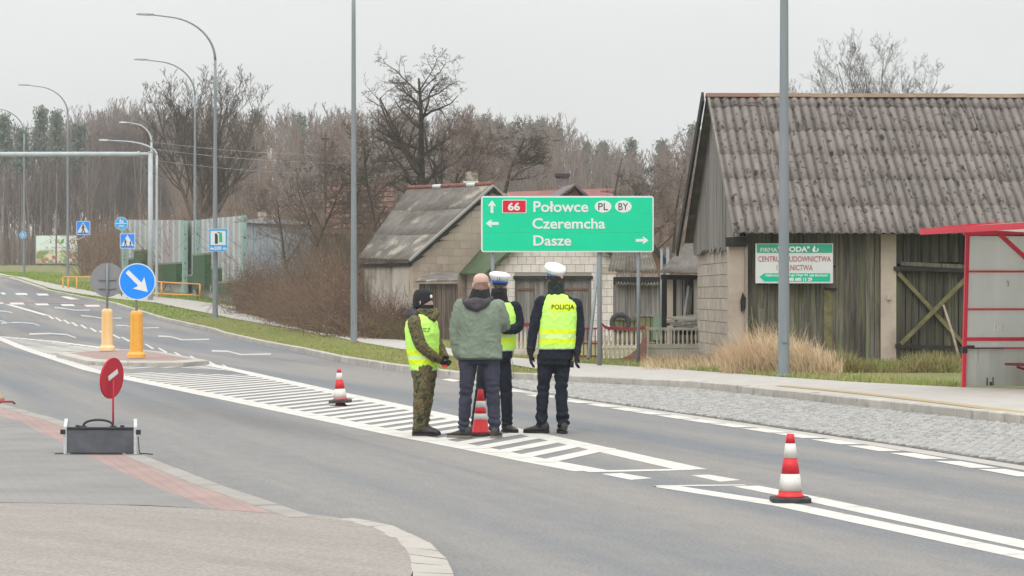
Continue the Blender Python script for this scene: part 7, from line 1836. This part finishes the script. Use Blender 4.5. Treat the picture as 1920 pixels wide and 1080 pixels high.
# --- man in the green jacket, seen from behind
t = person('bald man in a green jacket and dark trousers seen from behind', 898.3, 822)
arms = [([(-.19, .0, 1.38), (-.262, -.02, 1.10), (-.225, .03, .87)], [.082, .068, .052]), ([(.20, .0, 1.38), (.285, .05, 1.15), (.17, .30, 1.20)], [.082, .072, .052])]
legs = [([(-.105, 0, .86), (-.138, -.01, .48), (-.163, .02, .11)], [.104, .069, .060]), ([(.115, 0, .86), (.145, -.02, .48), (.165, 0.0, .11)], [.106, .073, .062])]
hands = [((-.222, .04, .84), (.1, .25, -1), (.2, 1, 0), .3), ((.16, .31, 1.21), (-.8, .5, .2), (0, 0, 1), .6)]
sk = dict(torso=[(.01, 0, .80, .165, .115), (.01, 0, 1.0, .155, .11), (.01, 0, 1.25, .175, .115), (.01, 0, 1.40, .17, .09), (.01, 0, 1.47, .08, .06)], arms=arms, legs=legs, hands=hands)
body = build_body(t, sk, (.022, .0, 1.605), (.25, .95, 0), 1.02, 1.07)
mb = MB(); torso(mb, [(.012, 0, .835, .236, .165), (.010, 0, .87, .240, .168), (.008, 0, 1.0, .226, .16), (.008, 0, 1.15, .222, .155), (.008, 0, 1.28, .226, .15), (.01, 0, 1.38, .215, .125), (.01, 0, 1.44, .150, .10), (.01, 0, 1.50, .085, .08)])
for a in arms: limb(mb, *a)
jk = blob('jacket', mb, green_j, t, .0105, 4, .013, 8.5, fold=[(.93, .08, .004, 60)], seed=2)
mb = MB(); mb.loft([ring(.012, 0, .822, .229, .160), ring(.012, 0, .842, .238, .168)]); small('jacket_hem', mb, mat('jacket_hem', A(84,98,82,.6)), t)
mb = MB(); torso(mb, [(.012, 0, .78, .20, .13), (.012, 0, .88, .21, .135), (.012, 0, .95, .19, .12)])
for l in legs: limb(mb, *l)
blob('trousers', mb, jeans, t, .0105, 3, .009, 11, fold=[(.14, .10, .010, 85), (.48, .12, .007, 70)], seed=3)
mb = MB(); torso(mb, [(.0, -.0, 1.42, .13, .115), (.005, 0, 1.47, .122, .112), (.015, 0, 1.53, .098, .10), (.02, 0, 1.565, .088, .095)]); blob('scarf', mb, black_c, t, .010, 3, .010, 14, seed=4)
mb = MB(); mb.ball((-.03, -.115, 1.405), .135, .060, .070, 16, 10); mb.tube([(-.16, -.02, 1.44), (-.10, -.10, 1.40), (-.02, -.135, 1.37), (.07, -.11, 1.42), (.13, -.02, 1.47)], [.035, .05, .055, .045, .03], 10); blob('hood', mb, grey_h, t, .010, 3, .010, 13, seed=5)
mb = MB(); hc = Vector((.022, 0, 1.605)); mb.loft([[tuple(hc+Vector((math.cos(a)*rx, math.sin(a)*ry-.004, z+.045*math.sin(a)*0))) for a in [2*math.pi*k/22 for k in range(22)]] for rx, ry, z in ((.077, .094, -.055), (.0805, .099, -.02), (.0815, .1015, .01), (.0805, .1005, .03))], cap=False); small('cropped_hair', mb, mat('short_hair', A(150,122,108,.6), A(186,150,134,.7), rough=.9, scale=30), t)
shoe(t, -.160, .02, math.radians(150), shoe_b, sole_l); shoe(t, .168, .0, math.radians(78), shoe_b, sole_l)

# --- short soldier at the left
t = person('short soldier in camouflage, black beanie and yellow safety vest facing right', 793.3, 817)
arms = [([(-.085, -.155, 1.215), (-.035, -.235, .955), (.165, -.13, .815)], [.078, .066, .048]), ([(.03, .16, 1.21), (.15, .19, .97), (.235, .02, .82)], [.074, .064, .046])]
legs = [([(.0, -.085, .74), (-.015, -.09, .44), (-.040, -.10, .10)], [.112, .086, .066]), ([(.045, .08, .74), (.035, .085, .44), (-.005, .08, .10)], [.108, .084, .064])]
hands = [((.175, -.125, .81), (.75, .45, -.35), (0, 0, 1), .55, .95), ((.235, .01, .815), (.25, -.8, -.35), (0, 0, 1), .55, .95)]
f1 = Vector((.93, -.37, 0)); yw = math.atan2(.93, .37)
sk = dict(torso=[(.01, 0, .70, .15, .11), (-.0, 0, .95, .14, .11), (-.01, 0, 1.15, .155, .11), (-.01, 0, 1.25, .15, .09), (0, 0, 1.31, .07, .06)], yaw=yw, arms=arms, legs=legs, hands=hands)
build_body(t, sk, (.0, 0, 1.432), (1, -.28, 0), .98)
mb = MB(); torso(mb, [(.012, 0, .72, .17, .13), (-.0, 0, .95, .17, .135), (-.01, 0, 1.15, .185, .135), (-.01, 0, 1.25, .17, .11), (0, 0, 1.31, .09, .085)], yw)
for a in arms: limb(mb, *a)
blob('jacket', mb, camo_m, t, .0105, 4, .008, 10, seed=7)
mb = MB(); torso(mb, [(.012, 0, .69, .188, .132), (.004, 0, .80, .196, .146), (-.004, 0, .95, .202, .165), (-.012, 0, 1.10, .205, .172), (-.014, 0, 1.20, .205, .155), (-.012, 0, 1.255, .175, .13), (-.004, 0, 1.30, .11, .10)], yw)
vm = vest_mat('vest_soldier', [(.862, .916, YB), (.762, .816, YB), (.816, .862, WB), (.685, .705, PIP)], .69)
v1 = blob('safety_vest', mb, vm, t, .0105, 3, .010, 8, seed=8)
mb = MB(); torso(mb, [(.02, -.01, 1.24, .12, .12), (.03, -.01, 1.30, .115, .115), (.035, -.01, 1.355, .105, .10)], yw); mb.tube([(.09, -.08, 1.24), (.145, -.05, 1.31), (.15, -.04, 1.36)], [.05, .045, .03], 10); blob('collar', mb, camo_m, t, .010, 3, .008, 14, seed=9)
mb = MB(); mb.ball((-.125, -.03, 1.30), .06, .10, .075, 14, 9); mb.ball((-.09, -.10, 1.285), .05, .06, .06, 12, 8); blob('hood', mb, grey_h, t, .010, 3, .010, 14, seed=10)
mb = MB(); torso(mb, [(.012, 0, .62, .16, .125), (.012, 0, .74, .165, .125), (.01, 0, .80, .15, .11)], yw)
for l in legs: limb(mb, *l)
mb.ball((-.005, -.175, .50), .055, .022, .075, 12, 8)
blob('trousers', mb, camo_m, t, .0105, 4, .007, 10, fold=[(.13, .07, .008, 90), (.45, .09, .005, 75)], seed=11)
hc = Vector((.0, 0, 1.432)); mb = MB()
mb.loft([[tuple(hc+Vector((math.cos(a)*rx-.004, math.sin(a)*ry, z+.030*math.cos(a)*k_))) for a in [2*math.pi*k/24 for k in range(24)]] for rx, ry, z, k_ in ((.100, .083, -.035, 1.5), (.106, .090, -.005, 1.4), (.108, .091, .04, .8), (.102, .086, .085, .3), (.078, .066, .118, 0), (.04, .034, .134, 0))]); blob('beanie', mb, black_c, t, .008, 2, .003, 25, seed=12)
mb = MB(); mb.ball(hc+Vector((.088, -.058, .052)), .014, .010, .020, 8, 6); small('beanie_badge', mb, white_p, t)
mb = MB(); mb.loft([[tuple(hc+Vector((math.cos(a)*rx+o, math.sin(a)*ry, z))) for a in [2*math.pi*k/20 for k in range(20)]] for rx, ry, z, o in ((.070, .066, -.15, .0), (.082, .072, -.11, .016), (.096, .078, -.07, .014), (.103, .078, -.035, .012))]); blob('face_mask', mb, black_c, t, .008, 2, .004, 18, seed=13)
face_bits(t, hc, (1, -.28, 0), .98)
for hx in hands:
    mb = MB(); hand(mb, hx[0], hx[1], hx[2], hx[3], .97, .004); blob('glove', mb, mat('green_glove', A(58,66,50,.7), A(44,50,40,.7), rough=.9, scale=20), t, .007, 2)
mb = MB(); mb.obox((.232, -.13, .742), (1, 0, 0), (0, 1, 0), (0, 0, 1), .028, .015, .014); o = small('red_torch', mb, smat('torch_red', (.62, .05, .05)), t, False)
for z_, x_ in ((1.136, .085), (1.112, .075)):
    for i in range(9):
        if i != 5: drape_patch(.0+i*x_/9, .0+(i+.7)*x_/9, z_, z_+.012, v1, black_p, t, 'print_mark', 1, 1)
shoe(t, -.030, -.10, math.radians(-4), shoe_b, sole_d, .27, name='boot', h_=.13); shoe(t, .0, .08, math.radians(-10), shoe_b, sole_d, .27, name='boot', h_=.13)

# --- officer facing the camera, half hidden
t = person('police officer facing the camera, partly hidden by the man in green', 930, 811)
ox = (936.7-930)/172
arms = [([(ox+.165, .0, 1.36), (ox+.225, -.02, 1.13), (ox+.06, -.20, 1.12)], [.078, .066, .050]), ([(ox-.20, .0, 1.36), (ox-.26, -.02, 1.12), (ox-.10, -.18, 1.08)], [.078, .066, .050])]
legs = [([(ox-.14, 0, .86), (ox-.195, .0, .47), (ox-.262, .02, .08)], [.100, .068, .058]), ([(ox+.02, 0, .86), (ox+.075, .0, .47), (ox+.082, .0, .10)], [.100, .070, .060])]
hands = [((ox+.05, -.21, 1.12), (-.8, -.2, .2), (0, 0, 1), .5), ((ox-.09, -.19, 1.08), (.8, -.2, .2), (0, 0, 1), .5)]
sk = dict(torso=[(ox-.05, 0, .82, .15, .11), (ox-.03, 0, 1.0, .145, .11), (ox-.015, 0, 1.25, .165, .11), (ox-.01, 0, 1.38, .155, .09), (ox, 0, 1.46, .07, .06)], arms=arms, legs=legs, hands=hands)
hc = Vector((ox+.0, 0, 1.575)); build_body(t, sk, hc, (-.12, -1, 0), .97)
mb = MB(); torso(mb, [(ox-.05, 0, .80, .19, .14), (ox-.035, 0, 1.0, .18, .14), (ox-.015, 0, 1.25, .19, .135), (ox-.01, 0, 1.38, .175, .11), (ox, 0, 1.45, .085, .08)])
for a in arms: limb(mb, *a)
blob('jacket', mb, navy, t, .0105, 4, .007, 9, seed=14)
mb = MB(); torso(mb, [(ox-.03, 0, .885, .195, .150), (ox-.02, 0, 1.0, .205, .158), (ox-.01, 0, 1.15, .208, .160), (ox-.005, 0, 1.27, .203, .150), (ox, 0, 1.37, .175, .122), (ox, 0, 1.42, .115, .10)])
v3 = blob('safety_vest', mb, vest_mat('vest_facing', [(1.08, 1.135, YB), (.975, 1.03, YB), (1.03, 1.08, WB), (.88, .90, PIP)], .885), t, .0105, 4, .007, 6, seed=15)
mb = MB(); torso(mb, [(ox-.05, 0, .76, .17, .125), (ox-.05, 0, .86, .175, .125)])
for l in legs: limb(mb, *l)
blob('trousers', mb, navy, t, .0105, 4, .006, 10, fold=[(.12, .08, .006, 90), (.46, .09, .004, 70)], seed=16)
mb = MB(); torso(mb, [(ox-.0, 0, 1.39, .095, .09), (ox-.0, -.005, 1.46, .088, .095), (ox-.003, -.008, 1.53, .086, .108), (ox-.004, -.008, 1.575, .083, .110)]); blob('neck_gaiter', mb, black_c, t, .009, 3, .010, 16, seed=17)
face_bits(t, hc+Vector((0, 0, .0)), (-.12, -1, 0), .97)
cap_peaked(t, hc+Vector((.004, -.0, .082)), .110, (-.10, .10), (-.12, -1, 0), cap_w, badge=True)
shoe(t, ox-.262, .01, math.radians(-115), shoe_b, sole_d); shoe(t, ox+.085, -.0, math.radians(-60), shoe_b, sole_d)
mb = MB(); mb.tube([(ox+.13, -.06, .80), (ox+.155, -.06, .72), (ox+.15, -.06, .60), (ox+.13, -.06, .58)], .004, 6); small('radio_cord', mb, galv, t)

# --- officer seen from behind, word on the vest
t = person('police officer seen from behind with white cap and lettered yellow vest', 1043.3, 813)
arms = [([(-.160, .0, 1.42), (-.250, .01, 1.16), (-.276, -.02, .90)], [.076, .060, .047]), ([(.215, .0, 1.40), (.262, .01, 1.15), (.222, -.03, .89)], [.070, .058, .047])]
legs = [([(-.110, 0, .84), (-.145, -.01, .49), (-.165, .03, .11)], [.100, .066, .061]), ([(.066, 0, .84), (.048, -.01, .50), (.072, -.0, .10)], [.100, .067, .066])]
hands = [((-.282, -.03, .87), (.06, .0, -1), (.2, 1, 0), .22), ((.218, -.04, .86), (-.08, .0, -1), (.2, 1, 0), .3)]
sk = dict(torso=[(-.02, 0, .80, .15, .11), (.0, 0, 1.0, .145, .11), (.02, 0, 1.30, .165, .11), (.025, 0, 1.45, .155, .09), (.0, 0, 1.53, .07, .06)], arms=arms, legs=legs, hands=hands)
hc = Vector((-.008, 0, 1.655)); build_body(t, sk, hc, (-.45, .9, 0), .98)
mb = MB(); torso(mb, [(-.014, 0, .795, .190, .145), (-.005, 0, .90, .188, .145), (.01, 0, 1.10, .18, .14), (.025, 0, 1.32, .19, .135), (.03, 0, 1.45, .175, .11), (.01, 0, 1.52, .085, .08)])
for a in arms: limb(mb, *a)
blob('jacket', mb, navy, t, .0105, 4, .010, 10, seed=18)
mb = MB(); torso(mb, [(.006, 0, .912, .208, .158), (.010, 0, 1.0, .205, .160), (.018, 0, 1.12, .203, .160), (.028, 0, 1.28, .203, .155), (.032, 0, 1.38, .198, .145), (.030, 0, 1.44, .168, .125), (.018, 0, 1.485, .125, .105), (.005, 0, 1.515, .095, .092)])
v4 = blob('safety_vest', mb, vest_mat('vest_back', [(1.078, 1.132, YB), (.976, 1.030, YB), (1.030, 1.078, WB), (.908, .924, PIP)], .912), t, .0105, 3, .010, 8, seed=19)
drape_patch((398-430)/525, (534-430)/525, (1005-312)/525, (1005-262)/525, v4, smat('print_yellow', YB[:3]), t, 'print_panel')
drape_text('POLICJA', (401-430)/525, (531-430)/525, (1005-307)/525, (1005-270)/525, v4, black_p, t, .012, yoff=.007)
mb = MB(); torso(mb, [(-.022, 0, .74, .175, .13), (-.02, 0, .84, .18, .13), (-.02, 0, .90, .17, .12)])
for l in legs: limb(mb, *l)
blob('trousers', mb, navy, t, .0105, 3, .010, 11, fold=[(.14, .10, .013, 80), (.50, .12, .008, 65)], seed=20)
mb = MB(); torso(mb, [(.0, 0, 1.49, .098, .095), (-.003, 0, 1.55, .088, .095), (-.008, 0, 1.61, .086, .102), (-.008, 0, 1.66, .085, .105)]); blob('neck_gaiter', mb, mat('dark_gaiter', (.03, .045, .04), (.022, .03, .028), rough=.95, scale=12), t, .009, 3, .010, 18, seed=21)
mb = MB(); mb.loft([[tuple(hc+Vector((math.cos(a)*rx, math.sin(a)*ry-.004, z))) for a in [2*math.pi*k/22 for k in range(22)]] for rx, ry, z in ((.080, .098, -.03), (.083, .101, .01), (.082, .100, .05))], cap=False); small('hair', mb, mat('dark_hair', (.03, .025, .02), rough=.9), t)
cap_peaked(t, hc+Vector((-.005, .0, .080)), .109, (-.16, .36), (-.45, .9, 0), cap_w)
for hx in hands:
    mb = MB(); hand(mb, hx[0], hx[1], hx[2], hx[3], 1.0, .004); limb(mb, [tuple(Vector(hx[0])+Vector((0, 0, .05))), hx[0]], [.046, .036]); blob('glove', mb, black_c, t, .007, 2)
mb = MB(); mb.loft([ring(-.018, 0, .800, .182, .138), ring(-.018, 0, .835, .182, .138)]); small('belt', mb, black_c, t)
for x_, z_ in ((-.19, .79), (.165, .75)): mb = MB(); mb.obox((x_, -.05, z_), (1, 0, 0), (0, 1, 0), (0, 0, 1), .022, .03, .035); small('belt_pouch', mb, black_c, t, False)
shoe(t, -.165, .03, math.radians(160), shoe_b, sole_d, .29, h_=.11); shoe(t, .075, -.0, math.radians(100), shoe_b, sole_d, .29, h_=.11)
# ------------------------------------------------------------------ haze: the air between the camera and the far wood
mb = MB(); mb.box(-900, 900, -90, 1300, -1.3, 34); hz_ = mb.build('haze', [], None); hz_['kind'] = 'stuff'
hm = bpy.data.materials.new('haze'); hm.use_nodes = True; N, L = hm.node_tree.nodes, hm.node_tree.links; N.clear()
ho = N.new('ShaderNodeOutputMaterial'); hp_ = N.new('ShaderNodeVolumePrincipled'); hp_.inputs['Color'].default_value = (.96, .965, .97, 1); hp_.inputs['Density'].default_value = .0005; hp_.inputs['Anisotropy'].default_value = .2
L.new(hp_.outputs[0], ho.inputs['Volume']); hz_.data.materials.clear(); hz_.data.materials.append(hm)
